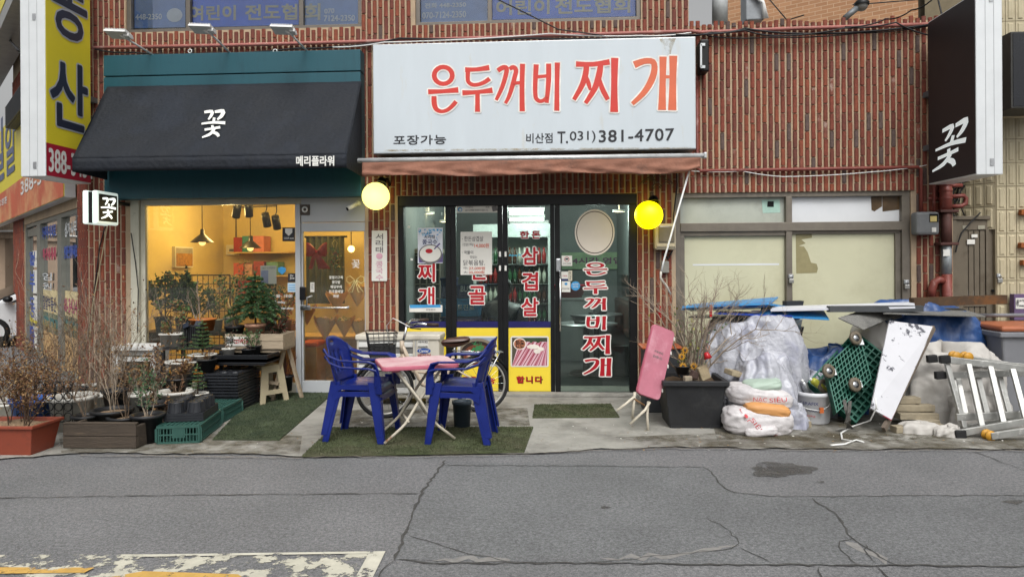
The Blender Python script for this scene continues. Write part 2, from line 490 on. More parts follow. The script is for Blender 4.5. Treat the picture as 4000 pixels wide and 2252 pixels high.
turf('turf_mat', [(830, 1712), (1090, 1714), (1305, 1530), (1010, 1522)], 'dark green turf mat leading to the flower shop door', M_TURF2, 2)
turf('turf_mat', [(2080, 1627), (2420, 1625), (2385, 1575), (2088, 1577)], 'small green turf mat before the restaurant door', M_TURF, 3)
# ------------------------------------------------------------------ brick walls
M_MORTAR = mat('pale_mortar', 'ab967c', 0.92, var=0.16, scale=3.0, bump=0.4, bscale=60, col2='8f8072', c2scale=1.6, c2lo=0.5, c2hi=0.8)
BR = [mat('red_brick_%d' % i, c, 0.72, var=0.22, scale=22, bump=0.5, bscale=55, spec=0.3, col2=c2, c2scale=2.0, c2lo=0.56, c2hi=0.8) for i, (c, c2) in enumerate([
 ('773c2e', '613a31'), ('6f392c', '57362f'), ('7d422f', '674038'), ('67382e', '523731')])]
BRD = mat('grey_brick', '584843', 0.75, var=0.25, scale=22, bump=0.5, bscale=55, spec=0.3)
BRP = mat('whitish_stained_brick', '774436', 0.8, var=0.3, scale=16, bump=0.4, bscale=55, col2='a08c80', c2scale=6, c2lo=0.55, c2hi=0.66)
PITCH, BW, BL, BJ = 0.0672, 0.0455, 0.186, 0.014
def brick_shape(mb, c, L, ex, ez, en, w=BW, dep=0.017):
 """one upright brick with a rounded face: ex across, ez along, en outwards"""
 c = Vector(c); hw = w / 2
 prof = [(-hw, -0.004), (-hw, dep * 0.45), (-hw * 0.55, dep * 0.9), (0, dep), (hw * 0.55, dep * 0.9), (hw, dep * 0.45), (hw, -0.004)]
 vs = []
 for s in (-L / 2, L / 2):
  for x, y in prof: vs.append(c + ex * x + en * y + ez * s)
 n = len(prof); fs = []
 for i in range(n - 1): fs.append((i, i + 1, n + i + 1, n + i))
 fs.append(tuple(range(n - 1, -1, -1))); fs.append(tuple(range(n, 2 * n)))
 mb.add(vs, fs, 0, False)
_bmesh = {}
def brick_mesh(mt):
 if mt.name not in _bmesh:
  mb = MB(); brick_shape(mb, (0, 0, 0), 1.0, Vector((1, 0, 0)), Vector((0, 0, 1)), Vector((0, -1, 0)))
  _bmesh[mt.name] = mb.mesh('brick', mt)
 return _bmesh[mt.name]
def lay_bricks(parent, x0, x1, zr, holes, limit, seed, y=0.0, fill_name='brickwork', cx=0.0, cz=2.5, phase=0.0, courses=None):
 """columns of upright bricks over x0..x1; zr(x) -> (z0, z1); holes: (x0, x1, z0, z1)"""
 r = random.Random(seed); out = []
 n = int((x1 - x0) / PITCH)
 p = (x1 - x0) / max(n, 1)
 for i in range(n):
  x = x0 + p * (i + 0.5)
  a, b = zr(x)
  spans = [(a, b)]
  for h in holes:
   if h[0] < x + BW / 2 and h[1] > x - BW / 2:
    ns = []
    for s in spans:
     if h[3] <= s[0] or h[2] >= s[1]: ns.append(s); continue
     if h[2] > s[0]: ns.append((s[0], h[2]))
     if h[3] < s[1]: ns.append((h[3], s[1]))
    spans = ns
  for s in spans:
   z = s[0] - ((0.5 if i % 2 else 0.0) + phase) * (BL + BJ) + r.uniform(-.008, .008)
   while z < s[1]:
    q0, q1 = max(z, s[0] + 0.004), min(z + BL, s[1] - 0.004)
    if q1 - q0 > 0.03: out.append((x + r.uniform(-.002, .002), (q0 + q1) / 2, q1 - q0))
    z += BL + BJ
 out.sort(key=lambda q: (q[2] < 0.12, (q[0] - cx) ** 2 + (q[1] - cz) ** 2))
 fill = {}
 for k, (x, z, L) in enumerate(out):
  u = r.random()
  mt = BRD if u < 0.075 else (BRP if u < 0.14 else r.choice(BR))
  if k < limit:
   o = bpy.data.objects.new('brick', brick_mesh(mt)); COL.objects.link(o); o.parent = parent
   o.location = Vector((x, y + r.uniform(-.0015, .0015), z)) - parent.location
   o.scale = (1, 1, L); o.rotation_euler = (0, r.uniform(-.006, .006), 0)
  else:
   brick_shape(fill.setdefault(mt, MB()), (x, y, z), L, Vector((1, 0, 0)), Vector((0, 0, 1)), Vector((0, -1, 0)))
 if fill:
  allm = list(fill); mb = MB()
  for i, mt in enumerate(allm):
   q = fill[mt]; mb.add(q.v, q.f, i)
  tag(mb.build(fill_name, allm, parent), kind='stuff')
def X0(px, py=1100, Y=0.0): return P(px, py, Y).x
def Z0(py, px=2000, Y=0.0): return P(px, py, Y).z
ZTOP = 6.6
XL, XM = X0(347, 900), X0(2690, 60)
FW = (X0(512), X0(1427), 0.0, Z0(770, 970))                 # flower shop opening
RD = (X0(1555), X0(2490), 0.0, Z0(760, 2000))               # restaurant opening
WA = (X0(490, 60), X0(1412, 60), Z0(116, 950), ZTOP)        # upper windows
WB = (X0(1622, 60), X0(2504, 60), Z0(88, 2060), ZTOP)
AW = (X0(2640), X0(3560), 0.0, Z0(749, 3100))               # annex glazing
XA = X0(3722, 900)
ZP = Z0(82, 3100)                                           # annex parapet
main = thing('brick_building', 'two-storey red brick building holding the flower shop and the stew restaurant', 'building', (0, 0, 0))
def wall_with_holes(x0, x1, z0, z1, holes, y0, y1, mb):
 xs = sorted({x0, x1} | {h[0] for h in holes if x0 < h[0] < x1} | {h[1] for h in holes if x0 < h[1] < x1})
 for a, b in zip(xs[:-1], xs[1:]):
  c = (a + b) / 2; zs = [(z0, z1)]
  for h in holes:
   if h[0] < c < h[1]:
    zs = [q for s in zs for q in ((s[0], min(s[1], h[2])), (max(s[0], h[3]), s[1])) if q[1] - q[0] > 0.005]
  for s in zs: mb.box((a, y0, s[0]), (b, y1, s[1]))
 return mb
wall_with_holes(XL, XM, 0, ZTOP, [FW, RD, WA, WB, (AW[0], XM + 1, 0, AW[3])], 0, 0.2, MB()).build('wall', M_MORTAR, main)
TEAL = (X0(410, 450), X0(1408, 450), Z0(775, 900), Z0(206, 900))
SIGN = (X0(1462, 380), X0(2712, 380), Z0(590, 2100), Z0(170, 2100))
lay_bricks(main, XL, XM, lambda x: (0.02, 5.0), [FW, RD, WA, WB, (AW[0], 9, 0, AW[3]), TEAL, SIGN], 300, 5, cx=-1.0, cz=1.8, phase=0.2)
annex = thing('brick_annex', 'single-storey red brick annex with milky glazing and an uneven brick parapet', 'building', (XM, 0, 0))
wall_with_holes(XM, XA, 0, ZP - 0.03, [AW], 0.001, 0.2, MB()).build('wall', M_MORTAR, annex)
MB().box((XM, 0.2, ZP - 0.35), (XA, 4.0, ZP - 0.2)).build('roof', M_CONC, annex)
_pr = random.Random(2)
lay_bricks(annex, XM, XA, lambda x: (0.02, ZP + _pr.uniform(-.02, .03)), [AW], 300, 9, cx=3.0, cz=3.2)
# steel windows of the upper storey
M_ALU = mat('brown_grey_aluminium', '6b655e', 0.4, 0.5, 0.1)
M_FILM = mat('blue_window_film', '2c62d0', 0.25, var=0.15, scale=3)
M_FILMG = mat('grey_blue_window_film', '6a88bc', 0.25, var=0.2, scale=3)
M_FILML = mat('faded_gold_letter', 'b0a98e', 0.4, var=0.2, scale=12)
M_PALE = mat('pale_print', 'c9cdd0', 0.5, var=0.08)
G_UP = glass('upper_window_glass', 'f6f9fc', 1.2, 0.01)
def upper_window(rect, cuts, label):
 w = sub('window', main); w['label'] = label
 x0, x1, z0, z1 = rect
 f = MB()
 f.box((x0, 0.03, z0), (x1, 0.13, z0 + 0.045)); f.box((x0, 0.03, z0 + .045), (x0 + 0.05, 0.13, z1)); f.box((x1 - 0.05, 0.03, z0 + .045), (x1, 0.13, z1))
 for c in cuts: f.box((c - 0.025, 0.035, z0 + .045), (c + 0.025, 0.125, z1))
 f.build('frame', M_ALU, w, bevel=0.003)
 xs = [x0 + 0.05] + list(cuts) + [x1 - 0.05]
 for a, b in zip(xs[:-1], xs[1:]):
  a2, b2 = a + (0.025 if a in cuts else 0), b - (0.025 if b in cuts else 0)
  MB().box((a2, 0.075, z0 + 0.045), (b2, 0.08, z1)).build('pane', G_UP, w)
 return w
wa = upper_window(WA, [X0(728, 60), X0(1172, 60)], 'upper window with faded blue lettered film')
wb = upper_window(WB, [X0(1912, 60)], 'upper window with bright blue lettered film')
def film(w, px0, px1, py0, py1, m, name='window_film'):
 a = P(px0, py1, 0.1); b = P(px1, py0, 0.1)
 return MB().box((a.x, 0.10, a.z), (b.x, 0.104, b.z)).build(name, m, w)
film(w=wa, px0=505, px1=722, py0=-120, py1=112, m=M_FILMG); film(wa, 735, 1165, -120, 108, M_FILM); film(wa, 1180, 1400, -120, 104, M_FILMG)
film(wb, 1635, 1905, -120, 92, M_FILMG); film(wb, 1920, 2490, -120, 78, M_FILM)
mb = MB()
for body, a, m in [('448-2350', (530, 57, 632, 78), 1), ('여린이', (742, 25, 920, 80), 0), ('전도협', (960, 20, 1160, 78), 0), ('회', (1190, 18, 1250, 80), 0), ('070', (1268, 36, 1306, 54), 1), ('7124-2350', (1266, 62, 1386, 84), 1)]:
 text_px(mb, body, *a, 0.098, m, bold=0.003 if m else 0.008, lift=0.003, dy=2)
mb.build('lettering', [M_FILML, M_PALE], wa)
mb = MB()
for body, a, m in [('전화 448-2350', (1660, 14, 1820, 34), 1), ('070-7124-2350', (1650, 50, 1820, 74), 1), ('어린이', (1940, 5, 2145, 60), 0), ('전도협회', (2170, -5, 2460, 55), 0)]:
 text_px(mb, body, *a, 0.098, m, bold=0.003 if m else 0.008, lift=0.003, dy=6)
mb.build('lettering', [M_FILML, M_PALE], wb)
for w, c in ((wa, (682, 60)), (wb, (1862, 22))):
 p = P(c[0], c[1], 0.097)
 mb = MB(); mb.prism([(0.1 * math.cos(a * .4), .085 * math.sin(a * .4)) for a in range(16)], p + Vector((0, -0.002, 0)), (1, 0, 0), (0, 0, 1), 0.001)
 mb.build('round_print', M_FILMG if w is wb else M_PALE, w)
MB().box((XL, 1.2, WA[2] - 0.4), (XM, 1.25, ZTOP)).build('room_partition', M_DARKHOLE, main)
MB().box((XL, 0.2, WA[2] - 0.4), (XM, 1.2, WA[2] - 0.36)).build('upper_floor', M_DARKHOLE, main)
# annex glazing ------------------------------------------------------
M_BRONZE = mat('grey_bronze_frame', '736c62', 0.45, 0.35, 0.12, 8)
M_MILK = mat('film_backed_glass', 'c2c0a4', 0.18, var=0.05, scale=1.2, spec=0.5, col2='b0ac90', c2scale=0.8, c2lo=0.45, c2hi=0.7)
M_MILK2 = mat('frosted_top_glass', 'a9ada2', 0.22, var=0.1, scale=2.5, spec=0.5, col2='8f9288', c2scale=2.2, c2lo=0.5, c2hi=0.75)
M_MILK3 = mat('white_film_glass', 'd2d4d6', 0.2, var=0.05, scale=2)
x0, x1, z0, z1 = AW
f = sub('glazing', annex)
xm = X0(3086)
zt0, zt1 = Z0(868, 3000), Z0(902, 3000)
mb = MB()
mb.box((x0, 0.02, z1 - 0.055), (x1, 0.14, z1)); mb.box((x0, 0.02, 0.014), (x0 + 0.06, 0.14, z1 - 0.055)); mb.box((x1 - 0.09, 0.02, 0.014), (x1, 0.14, z1 - .055))
mb.box((x0 + .06, 0.01, zt1), (x1 - .09, 0.15, zt0)); mb.box((xm - 0.034, 0.015, zt0), (xm + 0.034, 0.14, z1 - .055)); mb.box((xm - 0.034, 0.018, 0.014), (xm + 0.034, 0.14, zt1))
mb.box((x0 + .06, 0.04, zt1 - 0.05), (xm - .034, 0.12, zt1)); mb.box((xm + .034, 0.05, zt1 - 0.035), (x1 - .09, 0.12, zt1)); mb.box((x0 + .06, 0.04, 0.014), (x0 + 0.11, 0.12, zt1 - .05)); mb.box((x1 - 0.15, 0.05, 0.014), (x1 - 0.09, 0.12, zt1 - .035))
mb.build('frame', M_BRONZE, f, bevel=0.004)
for a, b, c, d, m in [(x0 + .06, xm - .034, zt0, z1 - .055, M_MILK2), (xm + .034, x1 - .09, zt0, z1 - .055, M_MILK3), (x0 + .11, xm - .034, 0.1, zt1 - .05, M_MILK), (xm + .034, x1 - .15, 0.1, zt1 - .035, M_MILK)]:
 MB().box((a, 0.08, c), (b, 0.09, d)).build('pane', m, f)
M_TORN = mat('bare_glass_patch', '8d8563', 0.2, var=0.15, scale=6)
tp = [(3108, 912), (3170, 908), (3172, 928), (3130, 935), (3147, 950), (3120, 960), (3140, 962), (3155, 985), (3168, 1025), (3190, 1030), (3195, 1048), (3190, 1065), (3110, 1068)]
mb = MB(); polys_px(mb, [tp], lambda x, y: P(x, y, 0.08), 0, lift=0.002); mb.build('torn_film', M_TORN, f)
M_DKPATCH = mat('dark_brown_patch', '54432f', 0.2, var=0.3, scale=8)  # flat dark brown patches laid on the upper pane
mb = MB(); polys_px(mb, [[(3402, 768), (3445, 766), (3445, 806), (3415, 826), (3404, 820)], [(3446, 766), (3520, 766), (3520, 818), (3447, 826)]], lambda x, y: P(x, y, 0.08), 0, lift=0.002); mb.build('dark_pane_patch', M_DKPATCH, f)
mb = MB(); polys_px(mb, [[(2975, 780), (3045, 780), (3048, 830), (2980, 832)]], lambda x, y: P(x, y, 0.08), 0, lift=0.002); mb.build('tape_patch', mat('pale_green_tape', '9fbdb0', 0.5), f)
mb = MB(); polys_px(mb, [[(2998, 786), (3022, 786), (3022, 808), (2996, 808)]], lambda x, y: P(x, y, 0.08), 0, lift=0.004); mb.build('vent_hole', M_DARKHOLE, f)
mb = MB(); polys_px(mb, [[(2706, 1031), (3043, 1028), (3043, 1035), (2706, 1037)]], lambda x, y: P(x, y, 0.08), 0, lift=0.002); mb.build('pale_strip', M_MILK3, f)
def padlock(px, py, Y, label, parent=None):
 p = P(px, py, Y); t = thing('padlock', label, 'padlock', (p.x, p.y, p.z), 'padlocks hanging on hasps')
 MB().box((-.026, -.012, 0), (.026, .012, .045)).build('body', mat('padlock_chrome', 'b5b4b0', 0.3, 0.8), t, bevel=0.004, local=True)
 MB().tube([(-.016, 0, .045), (-.016, 0, .07), (-.008, 0, .082), (.008, 0, .082), (.016, 0, .07), (.016, 0, .045)], .0045, 6).build('shackle', M_CHROME, t, local=True)
 MB().box((-.028, .004, .055), (.028, .03, .10)).build('hasp', M_STEEL, t, local=True, bevel=.003)
padlock(3091, 1105, -0.01, 'small steel padlock on the middle post of the milky glazing')
padlock(3543, 1127, -0.01, 'small padlock with hasp on the glazing edge beside the brick column')
# flower shop front --------------------------------------------------
M_CREAM = mat('cream_painted_frame', 'b9b6a6', 0.5, var=0.1, scale=5, col2='8f8b7c', c2scale=6, c2lo=0.6, c2hi=0.75)
M_GREYW = mat('pale_grey_panel', 'b0b3b6', 0.5, var=0.05, scale=3)
G_SHOP = glass('shop_glass', 'f6f8f2', 1.0, 0.01, 0.05, 'b8bdb4')
x0, x1, z0, z1 = FW
zg0, zg1 = Z0(1495, 850), Z0(799, 850)
xg0, xg1 = X0(562), X0(1152)
fw = sub('shop_window', main); fw['label'] = 'large cream framed display window of the lit flower shop'
mb = MB()
mb.box((x0, -0.01, 0.014), (X0(545), 0.12, z1)); mb.box((X0(545), 0.03, 0.014), (xg0, 0.10, z1)); mb.box((xg0, 0.02, zg1), (X0(1175), 0.12, z1))
mb.box((xg0, 0.02, 0.014), (xg1, 0.12, zg0))
mb.build('frame', M_CREAM, fw, bevel=0.004)
MB().box((xg1, 0.012, 0.014), (X0(1172), 0.125, zg1)).build('mullion', M_GREYW, fw, bevel=0.004)
MB().box((xg0, 0.06, zg0), (xg1, 0.066, zg1)).build('pane', G_SHOP, fw)
MB().box((X0(1175), 0.02, Z0(866, 1300)), (x1, 0.12, z1)).build('transom_panel', M_GREYW, fw, bevel=0.004)
fd = sub('shop_door', main); fd['label'] = 'glass door of the flower shop in a pale frame'
dx0, dx1, dz1 = X0(1174), x1, Z0(868, 1300)
gz0, gz1, gx0, gx1 = Z0(1488, 1300), Z0(903, 1300), X0(1180), X0(1421)
mb = MB()
mb.box((dx0, 0.03, gz1), (dx1, 0.09, dz1)); mb.box((dx0, 0.03, 0.02), (dx1, 0.09, gz0)); mb.box((dx0, 0.03, gz0), (gx0, 0.09, gz1)); mb.box((gx1, 0.03, gz0), (dx1, 0.09, gz1))
mb.build('frame', M_GREYW, fd, bevel=0.004)
MB().box((gx0, 0.055, gz0), (gx1, 0.061, gz1)).build('pane', G_SHOP, fd)
p = P(1190, 1200, 0.02); q = P(1365, 1200, 0.02)
mb = MB(); mb.tube([(p.x, -.045, p.z), (q.x, -.045, p.z)], .009, 8); mb.obox((p.x + .03, -.01, p.z), (.12, .07, .06)); mb.obox((q.x, -.01, p.z), (.03, .07, .03)); mb.build('push_bar', M_CHROME, fd, bevel=.004)
p = P(1187, 1145, 0.02)
mb = MB(); mb.obox((p.x, -.01, p.z), (.07, .05, .16)); mb.build('digital_lock', mat('lock_black', '17181b', 0.2), fd, bevel=.01)
p = P(1210, 1160, 0.02)
MB().tube([(p.x - .02, -.02, p.z - .12), (p.x - .01, -.06, p.z - .09), (p.x + .0, -.07, p.z), (p.x + .06, -.06, p.z + .02)], .011, 8).build('lever_handle', M_STEEL, fd)
M_INK = mat('white_vinyl', 'dcdcd6', 0.5, var=0.03)
mb = MB()
for i, (body, w) in enumerate([('꽃정기구독', 54), ('꽃다발', 32), ('웨딩부케', 44), ('전국꽃배달', 56), ('화분', 22)]):
 text_px(mb, body, 1313 - w / 2, 1077 + i * 18.2, 1313 + w / 2, 1089 + i * 18.2, 0.053, 0, 0.0012)
text_px(mb, '꽃', 1374, 1014, 1406, 1046, 0.053, 0, 0.0015)
mb.build('lettering', M_INK, fd)
mb = MB()
text_px(mb, '11:00 - 19:00', 1062, 1150, 1142, 1161, 0.058, 0, 0.001)
text_px(mb, 'Sunday', 1073, 1174, 1115, 1186, 0.058, 0, 0.001)
text_px(mb, 'flower.shop', 1081, 1198, 1147, 1210, 0.058, 0, 0.001)
mb.build('lettering', M_INK, fw)
mb = MB()                                       # pale bow decal
for sx in (-1, 1):
 cxp, cyp = 1388, 1092
 loop = [(cxp + sx * 4, cyp), (cxp + sx * 20, cyp - 14), (cxp + sx * 33, cyp - 10), (cxp + sx * 34, cyp + 6), (cxp + sx * 22, cyp + 14), (cxp + sx * 4, cyp + 2)]
 tail = [(cxp + sx * 3, cyp + 3), (cxp + sx * 14, cyp + 26), (cxp + sx * 30, cyp + 46), (cxp + sx * 12, cyp + 48), (cxp + sx * 1, cyp + 10)]
 for c in (loop, tail): mb.tube([P(x, y, 0.05) for x, y in c], .004, 4, closed=True, smooth=False)
mb.build('bow_decal', mat('pale_yellow_vinyl', 'd9d49c', 0.5), fd)
# restaurant front ---------------------------------------------------
G_REST = glass('restaurant_glass', 'eaf2ee', 1.0, 0.01, 0.03, '9aa6a2')
M_YEL = mat('yellow_vinyl', 'e3c93c', 0.4, var=0.04, scale=3)
M_NAVY = mat('navy_vinyl', '1c1c55', 0.4, var=0.1, scale=4)
M_RED = mat('red_vinyl', 'a5101f', 0.45, var=0.06, scale=6)
x0, x1, z0, z1 = RD
YD = 0.06
df = sub('door_surround', main)
mb = MB(); zt = Z0(801, 2000)
mb.box((x0, YD - .04, zt), (x1, YD + .1, z1)); mb.box((x0, YD - .04, 0.014), (X0(1576), YD + .1, zt)); mb.box((X0(2460), YD - .04, 0.014), (x1, YD + .1, zt))
mb.build('frame', M_BLACK, df, bevel=0.006)
MB().box((x0, -0.12, 0.014), (x1, YD + .4, 0.045)).build('threshold', M_CONC, df, bevel=.006)
leaves = []
def door_leaf(pxa, ga, gb, pxb, Y, panel, label, ztop=803, zbot=1527):
 d = sub('door_leaf', main); d['label'] = label
 xa, xga, xgb, xb = X0(pxa, 1100, Y), X0(ga, 1100, Y), X0(gb, 1100, Y), X0(pxb, 1100, Y)
 zb, zt_ = Z0(zbot, 2000, Y), Z0(ztop, 2000, Y)
 mb = MB()
 mb.box((xa, Y - .022, zb), (xga, Y + .022, zt_)); mb.box((xgb, Y - .022, zb), (xb, Y + .022, zt_))
 mb.box((xa, Y - .022, 0.047), (xb, Y + .022, zb)); mb.box((xa, Y - .022, zt_), (xb, Y + .022, zt + .001))
 mb.build('leaf_frame', M_BLACK, d, bevel=0.004)
 MB().box((xga, Y - .003, zb), (xgb, Y + .003, zt_)).build('pane', G_REST, d)
 if panel:
  a, b = Z0(1254, 2000, Y), Z0(1279, 2000, Y)
  MB().box((xga + .001, Y - .0085, b), (xgb - .001, Y - .0055, a)).build('navy_strip', M_NAVY, d)
  MB().box((xga + .001, Y - .009, zb + .001), (xgb - .001, Y - .0055, b - .001)).build('yellow_panel', M_YEL, d)
 leaves.append(d)
 return d
L1 = door_leaf(1577, 1580, 1742, 1762, 0.07, True, 'first glass door leaf with red letters over yellow panel')
L2 = door_leaf(1763, 1783, 1945, 1964, 0.07, True, 'second glass door leaf with stew picture on yellow panel')
L3 = door_leaf(1965, 1985, 2150, 2166, 0.07, True, 'third glass door leaf with pork picture on yellow panel')
L4 = door_leaf(2168, 2188, 2457, 2459, 0.05, False, 'clear sliding glass door leaf with tall red lettering')
for d, pxs in ((L3, ((1953, 1002), (1975, 1002), (1953, 1057), (1975, 1057))), (L1, ((1608, 1017), (1597, 890))), (L4, ((2178, 1120), (2180, 1232)))):
 mb = MB()
 for x, y in pxs:
  a = P(x, y, 0.035); mb.box((a.x - .012, a.y - .002, a.z), (a.x + .012, a.y + .006, a.z + .062 if d is L3 else a.z + .025))
 mb.build('hinge_cover', M_INK, d)
p = P(2181, 1035, 0.02)
mb = MB(); mb.obox((p.x, -.005, p.z), (.06, .05, .155)); mb.build('door_lock', M_STEEL, L4, bevel=.012)
mb = MB(); p = P(2188, 1060, 0.02); q = P(2188, 1290, 0.02); mb.tube([(p.x, -.03, p.z), (p.x, -.03, q.z)], .012, 10); mb.build('pull_handle', M_CHROME, L4)
# brush lettering: centre lines with half widths, in the coordinates of an enlarged view of the big sign
GLY = {
 '은': [('o', 223, 232, 86, 80, 23), [(80, 388, 24), (225, 382, 19), (366, 369, 27)], [(135, 428, 24), (138, 500, 25), (158, 552, 22), (205, 573, 18), (260, 560, 18), (310, 520, 20), (345, 478, 20)]],
 '두': [[(430, 178, 23), (540, 175, 19), (660, 158, 26)], [(458, 185, 22), (455, 255, 20), (465, 298, 19), (505, 321, 18), (560, 317, 18), (620, 293, 20), (663, 262, 21)], [(404, 397, 25), (550, 390, 19), (690, 372, 26)], [(548, 392, 22), (548, 480, 22), (548, 577, 24)]],
 '꺼': [[(740, 187, 22), (788, 158, 23), (824, 166, 22), (816, 230, 22), (790, 320, 21), (757, 400, 19), (724, 466, 15)], [(852, 172, 18), (885, 155, 22), (914, 182, 22), (900, 250, 22), (876, 340, 22), (847, 430, 19), (812, 497, 15)], [(885, 306, 16), (968, 300, 16)], [(975, 122, 24), (970, 350, 23), (972, 572, 25)]],
 '비': [[(1105, 128, 25), (1096, 300, 22), (1096, 400, 21), (1106, 453, 20), (1140, 476, 18), (1180, 465, 18), (1214, 428, 14)], [(1222, 120, 24), (1222, 280, 24), (1204, 492, 19)], [(1110, 246, 16), (1225, 236, 16)], [(1305, 110, 25), (1302, 330, 22), (1300, 567, 25)]],
 '찌': [[(1482, 124, 26), (1640, 127, 22), (1802, 104, 27)], [(1582, 130, 26), (1574, 215, 28), (1540, 325, 26), (1462, 462, 19)], [(1580, 235, 12), (1602, 310, 21), (1618, 372, 12)], [(1716, 130, 26), (1700, 230, 30), (1660, 355, 28), (1572, 496, 19)], [(1702, 245, 12), (1728, 350, 24), (1785, 462, 22)], [(1850, 66, 35), (1845, 330, 30), (1844, 580, 38)]],
 '개': [[(2034, 132, 34), (2130, 97, 28), (2212, 104, 28), (2226, 180, 30), (2192, 290, 32), (2122, 400, 27), (2016, 502, 19)], [(2308, 54, 35), (2304, 300, 30), (2298, 560, 38)], [(2405, 46, 38), (2400, 300, 32), (2395, 562, 40)], [(2310, 246, 15), (2400, 246, 15)]],
 '꽃': [[(1450, 800, 9), (1505, 795, 11), (1498, 825, 10), (1478, 852, 6)], [(1524, 798, 9), (1584, 792, 13), (1570, 828, 12), (1542, 852, 6)], [(1520, 838, 9), (1515, 872, 9)], [(1430, 882, 6), (1515, 872, 9), (1598, 876, 11)], [(1506, 892, 9), (1511, 918, 8)], [(1452, 924, 8), (1510, 915, 8), (1562, 906, 9)], [(1522, 918, 9), (1490, 955, 10), (1434, 978, 5)], [(1500, 938, 8), (1538, 952, 12), (1552, 972, 9)]],
}
def strokes(ch):
 """each stroke as a list of quads in glyph coordinates"""
 out = []
 for s in GLY[ch]:
  if s[0] == 'o':
   _, cx, cy, rx, ry, w = s
   for i in range(20):
    a, b = 2 * math.pi * i / 20, 2 * math.pi * (i + 1) / 20
    q = lambda t, k: (cx + (rx + k * w) * math.cos(t), cy + (ry + k * w * 0.9) * math.sin(t))
    out.append([q(a, -1), q(b, -1), q(b, 1), q(a, 1)])
   continue
  pts = []
  # smooth the centre line
  for i in range(len(s) - 1):
   for t in range(3):
    u = t / 3
    p0 = s[max(i - 1, 0)]; p1 = s[i]; p2 = s[i + 1]; p3 = s[min(i + 2, len(s) - 1)]
    pts.append(tuple(0.5 * (2 * p1[k] + (p2[k] - p0[k]) * u + (2 * p0[k] - 5 * p1[k] + 4 * p2[k] - p3[k]) * u * u + (3 * p1[k] - p0[k] - 3 * p2[k] + p3[k]) * u ** 3) for k in range(3)))
  pts.append(s[-1])
  ed = []
  for i in range(len(pts)):
   a, b = pts[max(i - 1, 0)], pts[min(i + 1, len(pts) - 1)]
   dx, dy = b[0] - a[0], b[1] - a[1]; L_ = math.hypot(dx, dy) or 1
   nx, ny = -dy / L_, dx / L_; w = pts[i][2]
   ed.append(((pts[i][0] + nx * w, pts[i][1] + ny * w), (pts[i][0] - nx * w, pts[i][1] - ny * w)))
  for (a, b), (c, d) in zip(ed[:-1], ed[1:]): out.append([a, c, d, b])
 return out
def glyph_box(ch):
 xs = [p[0] for q in strokes(ch) for p in q]; ys = [p[1] for q in strokes(ch) for p in q]
 return min(xs), min(ys), max(xs), max(ys)
def brush(mb, ch, fn, m, grow=0.0, lift=0.002, ring=8):
 for i, s in enumerate([strokes(ch)]):
  polys_px(mb, s, fn, m, grow, lift, ring)
def brush_in(mb, ch, x0, y0, x1, y1, Y, m, mo=None, grow=0.0, lift=0.002):
 a0, b0, a1, b1 = glyph_box(ch)
 fn = lambda x, y: P(x0 + (x - a0) / (a1 - a0) * (x1 - x0), y0 + (y - b0) / (b1 - b0) * (y1 - y0), Y)
 if mo is not None: brush(mb, ch, fn, mo, grow, lift)
 brush(mb, ch, fn, m, 0, lift + 0.0025)
for ch, bx in [('은', (2280, 1025, 2373, 1075)), ('두', (2280, 1096, 2373, 1147)), ('꺼', (2280, 1163, 2368, 1210)), ('비', (2290, 1234, 2368, 1287)), ('찌', (2272, 1308, 2384, 1381)), ('개', (2277, 1397, 2389, 1468))]:
 mb = MB(); brush_in(mb, ch, *bx, 0.046, 0, 1, 0.013, 0.003); mb.build('letter', [M_RED, M_INK], L4)
def outlined(leaf, body, bx, Y, b1=0.006, b2=0.017, lift=0.003):
 mb = MB()
 text_px(mb, body, *bx, Y, 1, b2, lift, ring=10)
 text_px(mb, body, *bx, Y, 0, b1, lift + 0.0025, ring=6)
 mb.build('letter', [M_RED, M_INK], leaf)
outlined(L1, '찌', (1634, 1030, 1698, 1098), 0.066); outlined(L1, '개', (1636, 1122, 1696, 1188), 0.066)
outlined(L2, '전', (1836, 1024, 1896, 1090), 0.066); outlined(L2, '골', (1832, 1118, 1896, 1186), 0.066)
mb = MB(); text_px(mb, '포장가능', 1808, 1468, 1934, 1498, 0.061, 0, .004, .002); mb.build('lettering', [M_RED, M_INK], L2)
outlined(L3, '한', (2032, 903, 2066, 930), 0.066, .003, .009); outlined(L3, '돈', (2078, 903, 2110, 930), 0.066, .003, .009)
for ch, bx in (('삼', (2040, 966, 2100, 1032)), ('겹', (2040, 1064, 2100, 1132)), ('살', (2038, 1164, 2102, 1232))): outlined(L3, ch, bx, 0.066)
mb = MB(); text_px(mb, '합니다', 2020, 1470, 2120, 1496, 0.061, 1, .005, .0015, 1.25); text_px(mb, '합니다', 2018, 1468, 2118, 1494, 0.061, 0, .004, .004, 1.25); mb.build('lettering', [M_RED, M_BLACK], L3)
# round sticker (its figure is left out) on the sliding leaf
def ell(cx, cy, rx, ry, n=36): return [(cx + rx * math.cos(2 * math.pi * i / n), cy + ry * math.sin(2 * math.pi * i / n)) for i in range(n)]
mb = MB()
polys_px(mb, [ell(2323, 907, 78, 90)], lambda x, y: P(x, y, 0.046), 0, lift=.003); polys_px(mb, [ell(2323, 907, 72, 83)], lambda x, y: P(x, y, 0.046), 1, lift=.004); polys_px(mb, [ell(2323, 907, 69, 79.5)], lambda x, y: P(x, y, 0.046), 0, lift=.005)
mb.build('oval_sticker', [mat('cream_sticker', 'd9d0c4', 0.5, var=0.03), mat('dark_ring', '3a2c22', 0.5)], L4)
